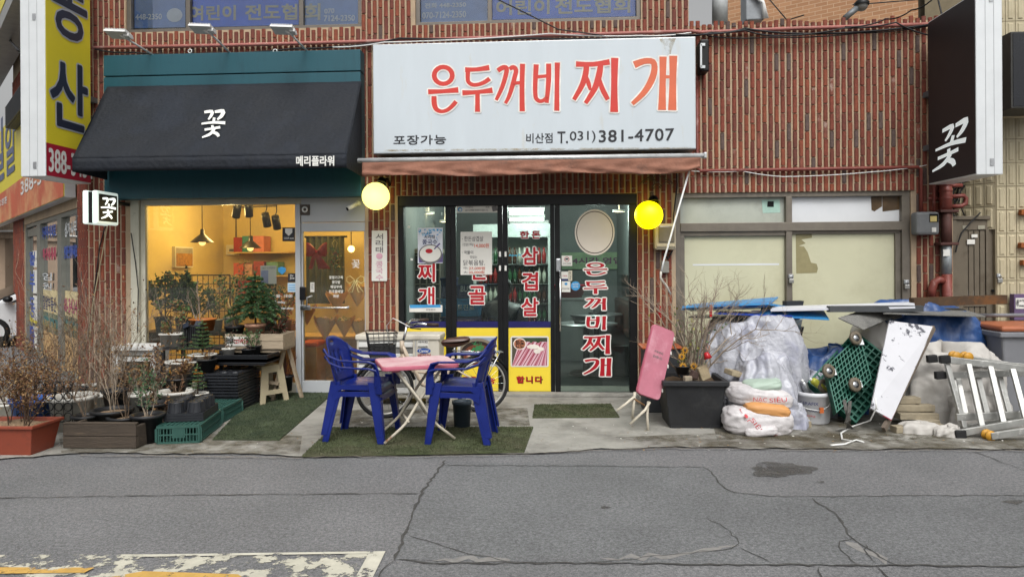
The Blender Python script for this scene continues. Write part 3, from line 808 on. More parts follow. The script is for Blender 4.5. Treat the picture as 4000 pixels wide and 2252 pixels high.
# pictures on the yellow panels
def picture(leaf, x0, y0, x1, y1, Y, build, mats, name):
 mb = MB()
 r = 8
 rr = []
 for cx, cy, a0 in ((x1 - r, y0 + r, -90), (x1 - r, y1 - r, 0), (x0 + r, y1 - r, 90), (x0 + r, y0 + r, 180)):
  for i in range(5): a = R(a0 + i * 22.5); rr.append((cx + r * math.cos(a), cy + r * math.sin(a)))
 fn = lambda x, y: P(x, y, Y)
 polys_px(mb, [rr], fn, 0, lift=.001)
 build(lambda poly, m, l: polys_px(mb, [poly], fn, m, lift=l))
 mb.build(name, mats, leaf)
def clipx(poly, x0, y0, x1, y1): return [(min(max(x, x0), x1), min(max(y, y0), y1)) for x, y in poly]
def stew(f):
 bx = (1798, 1318, 1934, 1423)
 f([(bx[0], bx[1]), (bx[2], bx[1]), (bx[2], bx[3]), (bx[0], bx[3])], 1, .0015)
 f(clipx(ell(1866, 1378, 74, 58), *bx), 2, .002); f(clipx(ell(1866, 1381, 66, 50), *bx), 3, .0025); f(clipx(ell(1868, 1386, 58, 42), *bx), 4, .003)
 r = random.Random(5)
 for i in range(60):
  a = r.uniform(0, 6.28); d = r.random() ** .5
  x, y = 1868 + 52 * d * math.cos(a), 1388 + 30 * d * math.sin(a)
  f(clipx(ell(x, y, r.uniform(3, 7), r.uniform(2, 5), 7), *bx), r.choice([5, 6, 7, 7]), .0035 + i * .00002)
 for i in range(40):
  x, y = 1866 + r.gauss(0, 12), 1355 + r.gauss(0, 8); a = r.uniform(0, 3.14)
  dx, dy = 10 * math.cos(a), 7 * math.sin(a)
  f([(x - dx, y - dy), (x + dx, y + dy), (x + dx + 2, y + dy + 2), (x - dx + 2, y - dy + 2)], 8, .005 + i * .00002)
pm = [mat('photo_white', 'cfccc6', 0.4, var=.02), mat('photo_slate', '8f9aa8', 0.4), mat('photo_steel', '7c7263', 0.4), mat('photo_rim', '2b211c', 0.4), mat('photo_broth', '6a3b2a', 0.4, var=.3, scale=40), mat('photo_meat', '8c5a4a', 0.4), mat('photo_pale', 'c9a99c', 0.4), mat('photo_red', '7a2a22', 0.4), mat('photo_scallion', '2f7d4c', 0.4)]
picture(L2, 1787, 1312, 1940, 1430, 0.0585, stew, pm, 'stew_picture')
def pork(f):
 bx = (2000, 1318, 2138, 1427)
 f([(bx[0], bx[1]), (bx[2], bx[1]), (bx[2], bx[3]), (bx[0], bx[3])], 1, .0012)
 r = random.Random(9)
 for i in range(11):
  x = 1978 + i * 15
  w = 15
  f(clipx([(x, 1427), (x + w, 1427), (x + w + 62, 1334), (x + 50, 1334)], *bx), 2 if i % 2 else 3, .0018 + i * .00003)
  f(clipx([(x + 4, 1427), (x + 8, 1427), (x + 64, 1336), (x + 58, 1336)], *bx), 4, .0024 + i * .00003)
 for i in range(16): f(clipx(ell(r.uniform(2050, 2138), r.uniform(1318, 1336), r.uniform(5, 12), r.uniform(3, 7), 8), *bx), 5, .003 + i * .00003)
 for (x, y, a, b) in ((2082, 1353, 24, 9), (2112, 1362, 13, 8), (2098, 1371, 13, 9)): f(ell(x, y, a, b), 6, .004)
 f(ell(2030, 1342, 25, 23), 6, .0045); f(ell(2030, 1342, 22, 20), 7, .005)
pk = [mat('photo_white', 'cfccc6'), mat('photo_dark', '4a4438', 0.4, var=.3, scale=30), mat('photo_pork', 'bd7c8a', 0.4, var=.1, scale=20), mat('photo_fat', 'd3b2bc', 0.4, var=.05), mat('photo_lean', '8f3444', 0.4, var=.1), mat('photo_green', '33472f', 0.4, var=.3), mat('photo_cream', 'ddd6cc', 0.4), mat('photo_brown', 'a5694c', 0.4)]
picture(L3, 1994, 1312, 2144, 1432, 0.0585, pork, pk, 'pork_picture')
mb = MB(); text_px(mb, '한돈', 2014, 1328, 2048, 1356, .053, 0, .0025, .001); mb.build('picture_lettering', M_BLACK, L3)
# ------------------------------------------------------------------ signs, awnings, lamps and pipes on the front
M_SIGNW = mat('white_sign_face', 'bfc7cc', 0.35, var=0.03, scale=1.5, col2='bdb8a8', c2scale=2.0, c2lo=0.6, c2hi=0.82, stretch=(3, 3, 0.6))
M_SRED = mat('sign_red', 'c43a30', 0.4, var=0.05, scale=3)
M_SORA = mat('sign_faded_orange', 'cc6544', 0.4, var=0.1, scale=3)
M_SHAD = mat('printed_grey', 'a6a8aa', 0.5, var=0.02)
M_INKB = mat('black_vinyl_print', '2a2b2f', 0.5, var=0.05)
M_EDGE = mat('sign_edge_aluminium', 'b9bcbd', 0.35, 0.6, 0.1)
YS = -0.30
sg = thing('restaurant_sign', 'wide white sign with big red brush lettering above the restaurant doors', 'sign', (X0(2090, 600, YS), YS, Z0(592, 2090, YS)))
sx0, sx1, sz0, sz1 = X0(1457, 380, YS), X0(2718, 380, YS), Z0(592, 2090, YS), Z0(159, 2090, YS)
MB().box((sx0, YS, sz0), (sx1, -0.03, sz1)).build('sign_box', M_EDGE, sg, bevel=.006)
MB().box((sx0 + .012, YS - .006, sz0 + .012), (sx1 - .012, YS + .01, sz1 - .012)).build('sign_face', M_SIGNW, sg)
fs_ = lambda x, y: P(1640 + x / 2.43, 200 + y / 2.43, YS - .006)
for ch in '은두꺼비찌개':
 mb = MB()
 brush(mb, ch, lambda x, y: fs_(x + 7, y + 12), 2, 0.008, .0015)
 brush(mb, ch, fs_, 1, 0.017, .0035)
 brush(mb, ch, fs_, 3 if ch == '개' else 0, 0, .006)
 mb.build('letter', [M_SRED, mat('white_letter_edge', 'dcd9d2', .5), M_SHAD, M_SORA], sg)
mb = MB(); text_px(mb, '포장가능', 1538, 530, 1742, 566, YS - .006, 0, .003, .003, 1.1, dy=3); mb.build('lettering', M_INKB, sg)
mb = MB(); text_px(mb, '비산점', 2056, 522, 2158, 560, YS - .006, 0, .002, .003, dy=2); mb.build('lettering', M_INKB, sg)
mb = MB(); text_px(mb, 'T.', 2178, 515, 2218, 560, YS - .006, 0, .003, .003, dy=1); text_px(mb, '031)', 2226, 514, 2326, 560, YS - .006, 0, .0015, .003, dy=3); text_px(mb, '381-4707', 2340, 510, 2632, 556, YS - .006, 0, .004, .003, 1.08, dy=8); mb.build('telephone_number', M_INKB, sg)
mb = MB(); polys_px(mb, [[(2575, 152), (2640, 150), (2622, 200), (2612, 260), (2602, 205)], [(1480, 585), (2000, 580), (2700, 575), (2700, 582), (1480, 592)]], lambda x, y: P(x, y, YS - .006), 0); mb.build('rust_streak', worn_paint('rust_streak', 'a08a5c', .42, .8, 7), sg)
# case with a white handle on the sign's end
t = thing('ballast_case', 'black plastic case with white clips at the end of the white sign', 'case', P(2745, 285, -.12))
p = P(2728, 160, -.16); q = P(2766, 283, -.16)
MB().box((p.x + .01, -.22, q.z), (q.x, -.03, p.z)).build('body', M_BLACK, t, bevel=.015)
mb = MB(); a = P(2738, 175, -.24); b = P(2738, 262, -.24)
mb.bar((a.x, -.235, a.z), (b.x, -.235, b.z), .03, .02); mb.obox((a.x + .02, -.235, a.z), (.05, .03, .03)); mb.obox((b.x + .02, -.235, b.z), (.05, .03, .03)); mb.build('clip', M_EDGE, t)
# teal fascia box and black awning of the flower shop
M_TEAL = mat('teal_painted_steel', '1f4f5a', 0.42, var=0.10, scale=2, col2='183f49', c2scale=2.0, c2lo=0.5, c2hi=0.75, stretch=(4, 4, .7))
YT = -0.20
tx0, tx1 = X0(405, 450, YT), X0(1409, 450, YT)
tz0, tz1, tzs = Z0(772, 900, YT), Z0(205, 900, YT), Z0(289, 900, YT)
t = thing('fascia_box', 'dark teal steel fascia box behind the black awning', 'fascia', ((tx0 + tx1) / 2, YT, tz0))
MB().box((tx0, YT, tzs + .006), (tx1, -.02, tz1)).build('upper_panel', M_TEAL, t, bevel=.006)
MB().box((tx0, YT, tz0), (tx1, -.02, tzs - .006)).build('lower_panel', M_TEAL, t, bevel=.006)
MB().box((tx0 + .01, YT + .02, tzs - .01), (tx1 - .01, -.03, tzs + .01)).build('joint', M_DARKHOLE, t)
mb = MB()
for px in (742, 1075):
 p = P(px, 200, -.1); mb.tube([p + Vector((.022 * math.cos(a), 0, .022 * math.sin(a))) for a in [i * .5236 for i in range(12)]], .006, 6, closed=True)
tag(mb.build('lifting_eye', M_WHITE, t), kind='stuff')
M_CANV = mat('black_canvas', '11161e', 0.75, var=0.2, scale=2.5, bump=1.0, bscale=22, col2='171d27', c2scale=1.5)
YA = -0.82
ax0, ax1 = X0(283, 640, YA), X0(1353, 630, YA)
zb, zv, zt_ = Z0(663, 800, YA), Z0(611, 800, YA), Z0(332, 870, YT)
aw = thing('awning', 'black canvas awning with a small white flower character', 'awning', ((ax0 + ax1) / 2, YT, zb))
top = lambda u, v: Vector((ax0 + (ax1 - ax0) * u, YT - .02 + (YA - YT + .02) * v, zt_ + (zv - zt_) * v - .03 * math.sin(v * 3.14) * (1 + .3 * math.sin(u * 9)))) + Vector((0, -.004 * math.sin(u * 40 + v * 9), .006 * math.sin(u * 23) * math.sin(v * 3.1)))
MB().sheet(top, 60, 24).build('canopy', M_CANV, aw, solid=.006)
val = lambda u, v: Vector((ax0 + (ax1 - ax0) * u, YA + .004 * math.sin(u * 60) * v, zv + (zb - zv) * v))
MB().sheet(val, 60, 3).build('valance', M_CANV, aw, solid=.006)
for xs in (ax0, ax1):
 MB().prism([(YT - .02, zt_), (YA, zv), (YA, zb), (YT - .02, zb - .02)], (xs + (.003 if xs == ax1 else 0), 0, 0), (0, 1, 0), (0, 0, 1), .003).build('side_panel', M_CANV, aw)
mb = MB()
for xs in (ax0 + .03, (ax0 + ax1) / 2, ax1 - .03): mb.tube([(xs, YT, zt_ - .03), (xs, YA + .03, zv - .02), (xs, YA + .03, zb + .03)], .012, 6)
mb.tube([(ax0, YA + .03, zb + .03), (ax1, YA + .03, zb + .03)], .012, 6); mb.build('frame', M_STEEL, aw)
# character on the canopy: on its slope
def on_top(px, py):
 d = ray(px, py); N = Vector((0, zv - zt_, -(YA - YT))).normalized()
 o = Vector((0, YA, zv)); N = N if N.y < 0 else -N
 return _CO + d * ((o - _CO).dot(N) / d.dot(N)) + N * .012
mb = MB(); g = glyph_box('꽃')
brush(mb, '꽃', lambda x, y: on_top(x / 1.812, y / 1.812), 0, 0, .002)
mb.build('letter', M_INK, aw)
mb = MB(); text_px(mb, '메리플라워', 1158, 610, 1305, 648, YA - .006, 0, .004, .003, dy=1); mb.build('lettering', M_INK, aw)
# flood lights
def flood(px, py, ex, ey, label):
 h = P(px, py, -.62); e = P(ex, ey, -.12)
 t = thing('floodlight', label, 'floodlight', e, 'floodlights leaning over the teal fascia')
 MB().tube([e + Vector((0, 0, -.03)), h + Vector((.05, .05, -.03)), h], .011, 8).build('arm', M_WHITE, t)
 rot = Matrix.Rotation(R(-14), 3, 'X') @ Matrix.Rotation(R(4), 3, 'Y')
 mb = MB(); mb.obox(h + Vector((-.02, 0, .01)), (.25, .16, .022), rot)
 for i in range(14): mb.obox(h + Vector((-.02, 0, .01)) + rot @ Vector((-.115 + i * .0177, 0, .02)), (.004, .15, .022), rot)
 mb.build('housing', M_WHITE, t)
 MB().obox(h + Vector((.085, 0, -.012)), (.06, .07, .035), rot).build('driver_box', M_WHITE, t, bevel=.004)
 MB().tube([h + Vector((-.03, .03, .03)), h + Vector((-.02, .03, .07)), h + Vector((.02, .05, .07)), h + Vector((.04, .07, .02))], .005, 5).build('cable', M_WIRE, t)
flood(470, 138, 606, 210, 'white floodlight over the fascia end beside the yellow sign'); flood(798, 118, 905, 203, 'white floodlight over the middle of the teal fascia'); flood(1115, 121, 1205, 195, 'white floodlight over the fascia end beside the white sign')
# pipes and cables
M_PIPE = mat('red_oxide_pipe', '73382f', 0.5, var=0.2, scale=9, col2='a3837a', c2scale=5, c2lo=.58, c2hi=.7)
M_PIPEP = mat('faded_pink_pipe', '9a6058', 0.6, var=0.2, scale=9, col2='b39a90', c2scale=4, c2lo=.55, c2hi=.7)
def pipe(pts, r, name, label, m, cat='pipe', n=10, group=None):
 pts = [Vector(p) for p in pts]
 o = MB().tube(pts, r, n).build(name, m)
 return tag(o, label, cat, group)
def pp(lst, Y): return [P(x, y, Y) for x, y in lst]
pipe(pp([(365, 188), (900, 177), (1420, 163), (2000, 145), (2700, 122), (2740, 127), (3100, 112), (3640, 95)], -.055), .022, 'gas_pipe', 'long faded red gas pipe running along the brick above the signs', M_PIPEP)
pipe(pp([(2722, 300), (2722, 655), (2735, 668), (3200, 660), (3585, 653), (3597, 660), (3597, 830)], -.05), .02, 'gas_pipe', 'red gas pipe running above the milky glazing down to the meter', M_PIPE)
pipe([P(2812, -40, .9), P(2812, 92, .9)], .1, 'vent_pipe', 'pale grey vent pipe rising behind the parapet', mat('grey_pvc', '9a9d9d', .5))
def cable(pts, Y, r, label, sag=0, group='cables strung across the facade', m=M_WIRE):
 q = pp(pts, Y) if isinstance(Y, (int, float)) else [P(x, y, yy) for (x, y), yy in zip(pts, Y)]
 out = []
 for a, b in zip(q[:-1], q[1:]):
  for i in range(6):
   u = i / 6; out.append(a.lerp(b, u) - Vector((0, 0, sag * 4 * u * (1 - u))))
 out.append(q[-1])
 return tag(MB().tube(out, r, 5).build('cable', m), label, 'cable', group)
cable([(370, 192), (520, 205), (800, 208), (1180, 186)], -.07, .009, 'black cable along the brick above the teal fascia', .02)
cable([(1130, 192), (1400, 176), (1560, 150), (2080, 150), (2470, 148), (2640, 130)], -.09, .011, 'thick black cable bundle over the top edge of the white sign', .01)
cable([(1300, 185), (1500, 166), (2150, 132), (2500, 140), (2700, 128)], -.10, .008, 'pale cable over the top edge of the white sign', .015, m=M_WHITE)
cable([(1925, -10), (2010, 30), (2180, 115), (2360, 140)], (-.3, -.25, -.15, -.1), .008, 'black cable dropping past the bright blue upper window')
cable([(2620, 140), (2780, 128), (2910, 112), (3200, 132), (3640, 96)], -.09, .012, 'black cable drooping along the parapet of the annex', .02)
cable([(2640, 136), (2910, 118), (3050, 140), (3300, 110), (3500, 88), (3640, 140)], -.11, .009, 'second black cable looped along the annex parapet', .02)
cable([(2760, 140), (3000, 146), (3350, 130), (3640, 100)], -.08, .007, 'thin black cable low along the annex parapet', .02)
cable([(3650, -10), (3560, 40), (3460, 75), (3300, 105)], (-.6, -.4, -.2, -.1), .008, 'black cable rising from the parapet to the dark projecting sign', .03)
cable([(2700, 668), (2900, 668), (3060, 690), (3400, 672), (3620, 645)], -.06, .005, 'thin pale wire hanging under the red pipe', .01, m=M_WHITE)
cable([(412, 880), (390, 960), (365, 1160), (345, 1320)], -.03, .007, 'black wire hanging down the corner brick column')
cable([(420, 880), (398, 1000), (362, 1190), (350, 1330)], -.04, .006, 'pale wire hanging down the corner brick column', m=mat('beige_wire', 'a39a7c', .6))
cable([(512, 910), (530, 1030), (540, 1130), (537, 1300)], -.03, .006, 'black wire hanging beside the cream window frame')
cable([(2640, 610), (2645, 720), (2630, 850), (2635, 960), (2610, 1010), (2590, 990)], -.04, .009, 'black conduit beside the electricity meter')
mb = MB()
r2 = random.Random(4)
cc = P(3790, 790, .25)
for i in range(26):
 a0 = r2.uniform(0, 6.28); rx, rz = r2.uniform(.12, .3), r2.uniform(.12, .3); c0 = cc + Vector((r2.uniform(-.14, .16), r2.uniform(-.05, .12), r2.uniform(-.12, .18)))
 mb.tube([c0 + Vector((rx * math.cos(a0 + k * .35), .06 * math.sin(k), rz * math.sin(a0 + k * .35))) for k in range(r2.randint(7, 14))], .008, 4)
tag(mb.build('cable_tangle', M_WIRE), 'tangle of black cables above the brown metal gate', 'cables', kind='stuff')
mb = MB()
for i in range(14):
 c0 = P(2560 + r2.uniform(-40, 60), 700 + r2.uniform(-15, 25), -.05)
 mb.tube([c0 + Vector((.08 * math.cos(k * .5 + i), -.01, .05 * math.sin(k * .6 + i * 2))) for k in range(6)], .004, 4)
tag(mb.build('wire_tangle', mat('dusty_wire', '4e4436', .8)), 'dusty wires tangled above the yellow globe lamp', 'wires', kind='stuff')
tag(MB().tube(pp([(3660, -20), (3680, 60), (3650, 90)], -.1), .01, 5).build('cable', M_WIRE), 'short black cable behind the dark projecting sign', 'cable', 'cables strung across the facade')
# folding sun awning of the restaurant
M_FAB = mat('faded_terracotta_canvas', '8d6250', 0.85, var=0.2, scale=4, bump=.5, bscale=30, col2='594a44', c2scale=3.0, c2lo=.55, c2hi=.75)
M_FABD = mat('grey_canvas_top', '55514e', 0.85, var=0.2, scale=4, bump=.4, bscale=30)
YB = -.62
rx0, rx1 = X0(1398, 620, YB), X0(2752, 615, YB)
zbar, zvb = Z0(617, 2080, YB), Z0(682, 2080, YB)
t = thing('retractable_awning', 'rolled-in terracotta awning with a white front bar under the white sign', 'awning', ((rx0 + rx1) / 2, -.1, zvb))
MB().tube([(rx0, YB, zbar), (rx1, YB, zbar)], .026, 12).build('front_bar', mat('white_bar', 'c4c6c6', .35, .3), t)
MB().sheet(lambda u, v: Vector((rx0 + .02 + (rx1 - rx0 - .04) * u, -.08 + (YB + .08) * v, zbar + .05 * (1 - v) + .012 * math.sin(u * 19) * math.sin(v * 3.14))), 60, 8).build('canopy', M_FABD, t, solid=.004)
MB().sheet(lambda u, v: Vector((rx0 + .05 + (rx1 - rx0 - .1) * u, YB - .012 + .016 * math.sin(u * 34 + 6 * math.sin(v * 3)) * v + .008 * math.sin(u * 95 + v * 5) * v, zbar - .02 + (zvb - zbar + .02) * v + .012 * math.sin(u * 13) * v + (.05 * v * max(0, (u - .93) / .07) ** 2))), 160, 8).build('valance', M_FAB, t, solid=.003)
mb = MB()
for xs in (rx0 + .3, rx1 - .3): mb.bar((xs, -.02, zbar - .02), (xs + .25, -.3, zbar - .04), .04, .03); mb.bar((xs + .25, -.3, zbar - .04), (xs + .1, YB + .02, zbar - .02), .035, .03)
mb.tube([(rx0 + .06, -.1, zbar + .04), (rx1 - .06, -.1, zbar + .04)], .04, 10); mb.build('folding_arm', M_STEEL, t)
MB().obox((rx1 + .005, YB, zbar), (.03, .06, .06)).build('end_cap', M_EDGE, t, bevel=.006)
t = thing('awning_crank', 'thin white crank rod hanging slantwise from the terracotta awning', 'crank rod', P(2600, 1150, -.45))
MB().tube([P(2692, 668, -.55), P(2590, 1028, -.48), P(2582, 1065, -.47)], .010, 8).build('rod', M_WHITE, t)
MB().tube([P(2582, 1060, -.47), P(2580, 1085, -.47), P(2603, 1115, -.47), P(2620, 1150, -.46)], .012, 8).build('handle', mat('chalky_handle', 'bdb8ae', .5), t)
# globe lamps
def globe(px, py, r, col, s, label, nm):
 p = P(px, py, -.3)
 t = thing('globe_lamp', label, 'lamp', p, 'globe lamps flanking the restaurant doors')
 MB().ball((0, 0, 0), r, 0, 28, 18).build('glass_globe', glow(nm, col, s), t, local=True)
 MB().lathe([(.001, .02), (.05, .02), (.055, 0), (.055, -.05), (.07, -.06)], (0.06, .05, r + .02), 16, rot=Matrix.Rotation(R(-35), 3, 'X')).build('socket', M_BLACK, t, local=True)
 MB().tube([(.06, .06, r + .04), (.09, .2, r + .06), (.09, .3, r + .0)], .016, 8).build('bracket', M_BLACK, t, local=True)
globe(1468, 766, .157, 'fff084', 1.7, 'pale yellow lit globe lamp on the brick pillar between the two shops', 'globe_light_pale')
globe(2534, 840, .157, 'ffe600', 2.6, 'deep yellow lit globe lamp on the pillar beside the electricity meter', 'globe_light_yellow')
# electricity meter
M_BEIGE = mat('aged_beige_plastic', 'a99e86', .5, var=.08, scale=7)
t = thing('electricity_meter', 'beige electricity meter with a dark window on the brick pillar', 'meter', P(2598, 975, -.06))
p = P(2556, 976, -.12); q = P(2640, 872, -.12)
MB().box((p.x, -.14, p.z), (q.x, -.02, q.z)).build('case', M_BEIGE, t, bevel=.025)
MB().box((p.x + .045, -.155, p.z + .085), (q.x - .02, -.135, q.z - .03)).build('window', mat('smoky_window', '6e675a', .15), t, bevel=.012)
MB().box((p.x + .02, -.15, p.z + .03), (q.x - .01, -.13, p.z + .065)).build('cover_lip', M_BEIGE, t, bevel=.008)
p = P(2584, 1065, -.04); q = P(2612, 1020, -.04)
tag(MB().box((p.x, -.07, p.z), (q.x, -.018, q.z)).build('junction_box', mat('grey_plastic', '7d7b74', .5), bevel=.006), 'small grey junction box below the electricity meter', 'junction box')
# camera and speaker over the flower shop door
t = thing('security_camera', 'small white bullet camera beside the flower shop door panel', 'camera', P(1400, 795, -.02))
p = P(1400, 795, .0)
MB().lathe([(.03, 0), (.03, -.06), (.001, -.06)], (p.x, .02, p.z), 16, rot=Matrix.Rotation(R(-90), 3, 'X')).build('mount', M_WHITE, t)
MB().tube([(p.x, -.03, p.z), (p.x - .01, -.07, p.z - .01), (p.x - .03, -.09, p.z - .02)], .012, 8).build('arm', M_WHITE, t)
MB().tube([(p.x - .0, -.07, p.z - .01), (p.x - .085, -.16, p.z - .075)], .027, 14).build('barrel', M_WHITE, t)
MB().tube([(p.x - .084, -.159, p.z - .0745), (p.x - .088, -.163, p.z - .078)], .022, 14).build('lens', M_DARKHOLE, t)
t = thing('extractor_vent', 'small round extractor vent in a rusty square plate', 'vent', P(1191, 818, .0))
p = P(1191, 818, .0)
MB().box((p.x - .055, .0, p.z - .065), (p.x + .055, .03, p.z + .06)).build('plate', mat('rusty_dark_plate', '4c443e', .7, var=.3, scale=20), t)
MB().tube([(p.x + .028 * math.cos(a), -.005, p.z + .028 * math.sin(a)) for a in [i * .45 for i in range(14)]], .01, 6, closed=True).build('ring', M_WHITE, t)
# paper notices
def notice(name, label, x0, y0, x1, y1, Y, base, items, skew=0, mats=None, group=None, cat='notice'):
 a, b, c, d = P(x0, y1, Y), P(x1, y1 - skew, Y), P(x1, y0 - skew, Y), P(x0, y0, Y)
 t = thing(name, label, cat, ((a.x + b.x) / 2, Y, a.z), group)
 mb = MB(); mb.add([a, b, c, d] + [v + Vector((0, .002, 0)) for v in (a, b, c, d)], [(0, 1, 2, 3), (7, 6, 5, 4), (0, 4, 5, 1), (1, 5, 6, 2), (2, 6, 7, 3), (3, 7, 4, 0)]); mb.build('sheet', base, t)
 mb = MB()
 for it in items:
  if it[0] == 't': text_px(mb, it[1], *it[2], Y, it[3], it[4] if len(it) > 4 else .001, .0012)
  else: polys_px(mb, [it[1]], lambda x, y: P(x, y, Y), it[2], lift=it[3] if len(it) > 3 else .0011)
 if mb.v: mb.build('print', mats, t)
 return t
M_PAPER = mat('white_paper', 'd4d2cb', .8, var=.03)
M_PINK = mat('faded_pink_print', 'c79aa8', .7)
M_GINK = mat('grey_print', '6b6868', .7)
M_BLUE = mat('sky_blue_print', '3c8cc0', .6)
M_ORINK = mat('orange_marker', 'c2573c', .7)
M_NAVYI = mat('navy_print', '25305e', .6)
it = [('t', c, (1468, 912 + i * 26, 1496, 934 + i * 26), 0, .0025) for i, c in enumerate('서리태')] + [('t', c, (1468, 1020 + i * 26, 1496, 1042 + i * 26), 1, .002) for i, c in enumerate('콩국수')] + [('p', ell(1482, 1000, 13, 12), 1)]
notice('paper_banner', 'narrow white paper banner with faded lettering on the brick pillar', 1452, 900, 1512, 1097, -.022, M_PAPER, it, 0, [M_GINK, M_PINK])
yb = .052
it = [('p', ell(1681, 992, 46, 38), 1), ('p', ell(1681, 990, 41, 32), 2, .0016), ('p', ell(1676, 980, 14, 9), 3, .002), ('p', [(1636, 1000), (1729, 990), (1730, 1024), (1637, 1025)], 4, .0009), ('t', '서리태', (1657, 918, 1698, 932), 0, .0015), ('t', '콩국수', (1650, 936, 1708, 954), 5, .002), ('t', '진하고 고소한 맛', (1646, 908, 1686, 914), 0, .0003), ('p', [(1716, 948), (1721, 952), (1698, 974), (1694, 971)], 4, .0022)]
r2 = random.Random(6)
for i in range(46):
 x = r2.uniform(1634, 1724); y = 893 + r2.random() ** 2 * (26 if 1655 < x < 1705 else 44); a = r2.uniform(0, 3.1)
 it.append(('p', [(x, y), (x + 8 * math.cos(a), y + 5 * math.sin(a)), (x + 11 * math.cos(a), y + 12 * math.sin(a)), (x + 3 * math.cos(a + .6), y + 6)], r2.choice([6, 6, 7]), .001 + i * .00001))
notice('noodle_poster', 'poster of a white noodle bowl under blue leaves on the first glass door', 1632, 890, 1729, 1028, yb, mat('pale_poster', 'c9ccd6', .5), it, 1, [M_INKB, M_GINK, M_PAPER, M_RED, mat('purple_print', '574a78', .6), M_NAVYI, M_BLUE, mat('pale_blue_print', '7fb0cc', .6)], cat='poster')
it = [('t', '· 한돈삼겹살', (1805, 922, 1888, 942), 0), ('t', '1인분', (1808, 949, 1828, 961), 0, .0005), ('t', '(180g)', (1830, 949, 1850, 961), 0, .0003), ('t', '14,000원', (1853, 950, 1910, 968), 1), ('t', '· 국물이', (1805, 978, 1848, 992), 0), ('t', '맛있는', (1836, 998, 1864, 1009), 0, .0005), ('t', '닭볶음탕.', (1810, 1015, 1894, 1036), 0), ('t', '中:', (1811, 1041, 1828, 1052), 0, .0005), ('t', '27,000원', (1832, 1041, 1894, 1054), 1), ('t', '大:', (1811, 1058, 1828, 1068), 0, .0005), ('t', '35,000원', (1832, 1057, 1892, 1069), 1)]
notice('handwritten_menu', 'white sheet with handwritten prices taped to the second glass door', 1799, 905, 1922, 1073, yb, M_PAPER, it, 1, [M_GINK, M_ORINK])
it = [('t', '우리업소는', (1818, 806, 1848, 813), 0, .0004), ('t', '에게', (1897, 806, 1911, 813), 0, .0004), ('t', '술과 담배를 판매하지 않습니다.', (1818, 817, 1907, 824), 0, .0005), ('p', ell(1797, 818, 9, 9), 1), ('p', ell(1798, 819, 5, 5), 2, .0015), ('p', [(1920, 806), (1940, 803), (1943, 822), (1925, 826)], 0)]
notice('smoking_notice', 'narrow white notice strip at the top of the second glass door', 1782, 802, 1943, 831, yb, M_PAPER, it, 1, [M_GINK, M_BLUE, M_PAPER])
it = [('t', '썬팅문의', (1664, 1205, 1700, 1212), 0, .0004), ('p', [(1600, 1190), (1720, 1189), (1722, 1200), (1602, 1203)], 1)]
notice('torn_sticker', 'torn blue and white sticker below the red letters of the first glass door', 1599, 1191, 1728, 1218, yb, M_PAPER, it, 0, [M_GINK, M_BLUE])
ys = .034
notice('camera_sticker', 'white camera warning sticker on the sliding glass door', 2194, 998, 2235, 1038, ys, M_PAPER, [('p', ell(2214, 1012, 10, 10), 1), ('p', ell(2214, 1012, 8, 8), 2, .0016), ('p', [(2208, 1008), (2220, 1007), (2220, 1014), (2208, 1015)], 0, .002), ('t', 'CCTV 녹화중', (2199, 1026, 2230, 1032), 0, .0003)], 0, [M_INKB, M_RED, M_PAPER], cat='sticker')
notice('card_sticker', 'small white card company sticker on the sliding glass door', 2193, 1060, 2219, 1096, ys, M_PAPER, [('t', '가맹점', (2197, 1074, 2215, 1080), 1, .0004), ('p', [(2193, 1088), (2219, 1088), (2219, 1096), (2193, 1096)], 0)], 0, [M_NAVYI, M_RED], cat='sticker')
notice('pull_sticker', 'narrow cream sticker marked pull on the sliding glass door', 2220, 1056, 2235, 1096, ys, mat('cream_paper', 'c9c2ae', .7), [('t', c, (2223, 1060 + i * 8, 2231, 1067 + i * 8), 0, .0005) for i, c in enumerate('당기세요')], 0, [M_INKB], cat='sticker')
notice('award_sticker', 'white award sticker below the card sticker on the sliding door', 2194, 1098, 2228, 1140, ys, M_PAPER, [('t', '안심식당', (2197, 1123, 2224, 1130), 0, .0004), ('p', ell(2211, 1108, 6, 5), 1)], 0, [M_INKB, M_BLUE], cat='sticker')
mb = MB(); polys_px(mb, [ell(2248, 1116, 18, 18)], lambda x, y: P(x, y, ys), 0); text_px(mb, '민생회복', 2237, 1106, 2259, 1113, ys, 1, .0003, .004); text_px(mb, '소비쿠폰', 2237, 1116, 2259, 1123, ys, 1, .0003, .004)
tag(mb.build('round_sticker', [M_BLUE, M_PAPER]), 'round sky blue sticker on the sliding glass door', 'sticker')
notice('shield_sticker', 'black security sticker with a white shield on the display window', 1103, 888, 1152, 942, .055, M_INKB, [('p', [(1114, 892), (1142, 892), (1142, 908), (1128, 921), (1114, 908)], 0), ('t', 'GiGA eyes', (1109, 926, 1148, 935), 0, .0006)], 0, [M_PAPER], cat='sticker')
notice('doctor_sticker', 'small black lettered sticker on the display window edge', 1125, 1067, 1155, 1101, .055, M_INKB, [('t', 'Dr', (1134, 1072, 1146, 1080), 0, .001), ('t', 'Joe', (1132, 1082, 1150, 1091), 0, .001)], 0, [M_PAPER], cat='sticker')
notice('blue_striped_sticker', 'small white sticker with blue lines below the black lettered sticker', 1124, 1104, 1156, 1140, .055, mat('pale_blue_sticker', 'b5cbd8', .6), [('p', [(1127, 1112 + k), (1153, 1112 + k), (1153, 1115 + k), (1127, 1115 + k)], 0) for k in (0, 9, 18)], 0, [M_BLUE], cat='sticker')
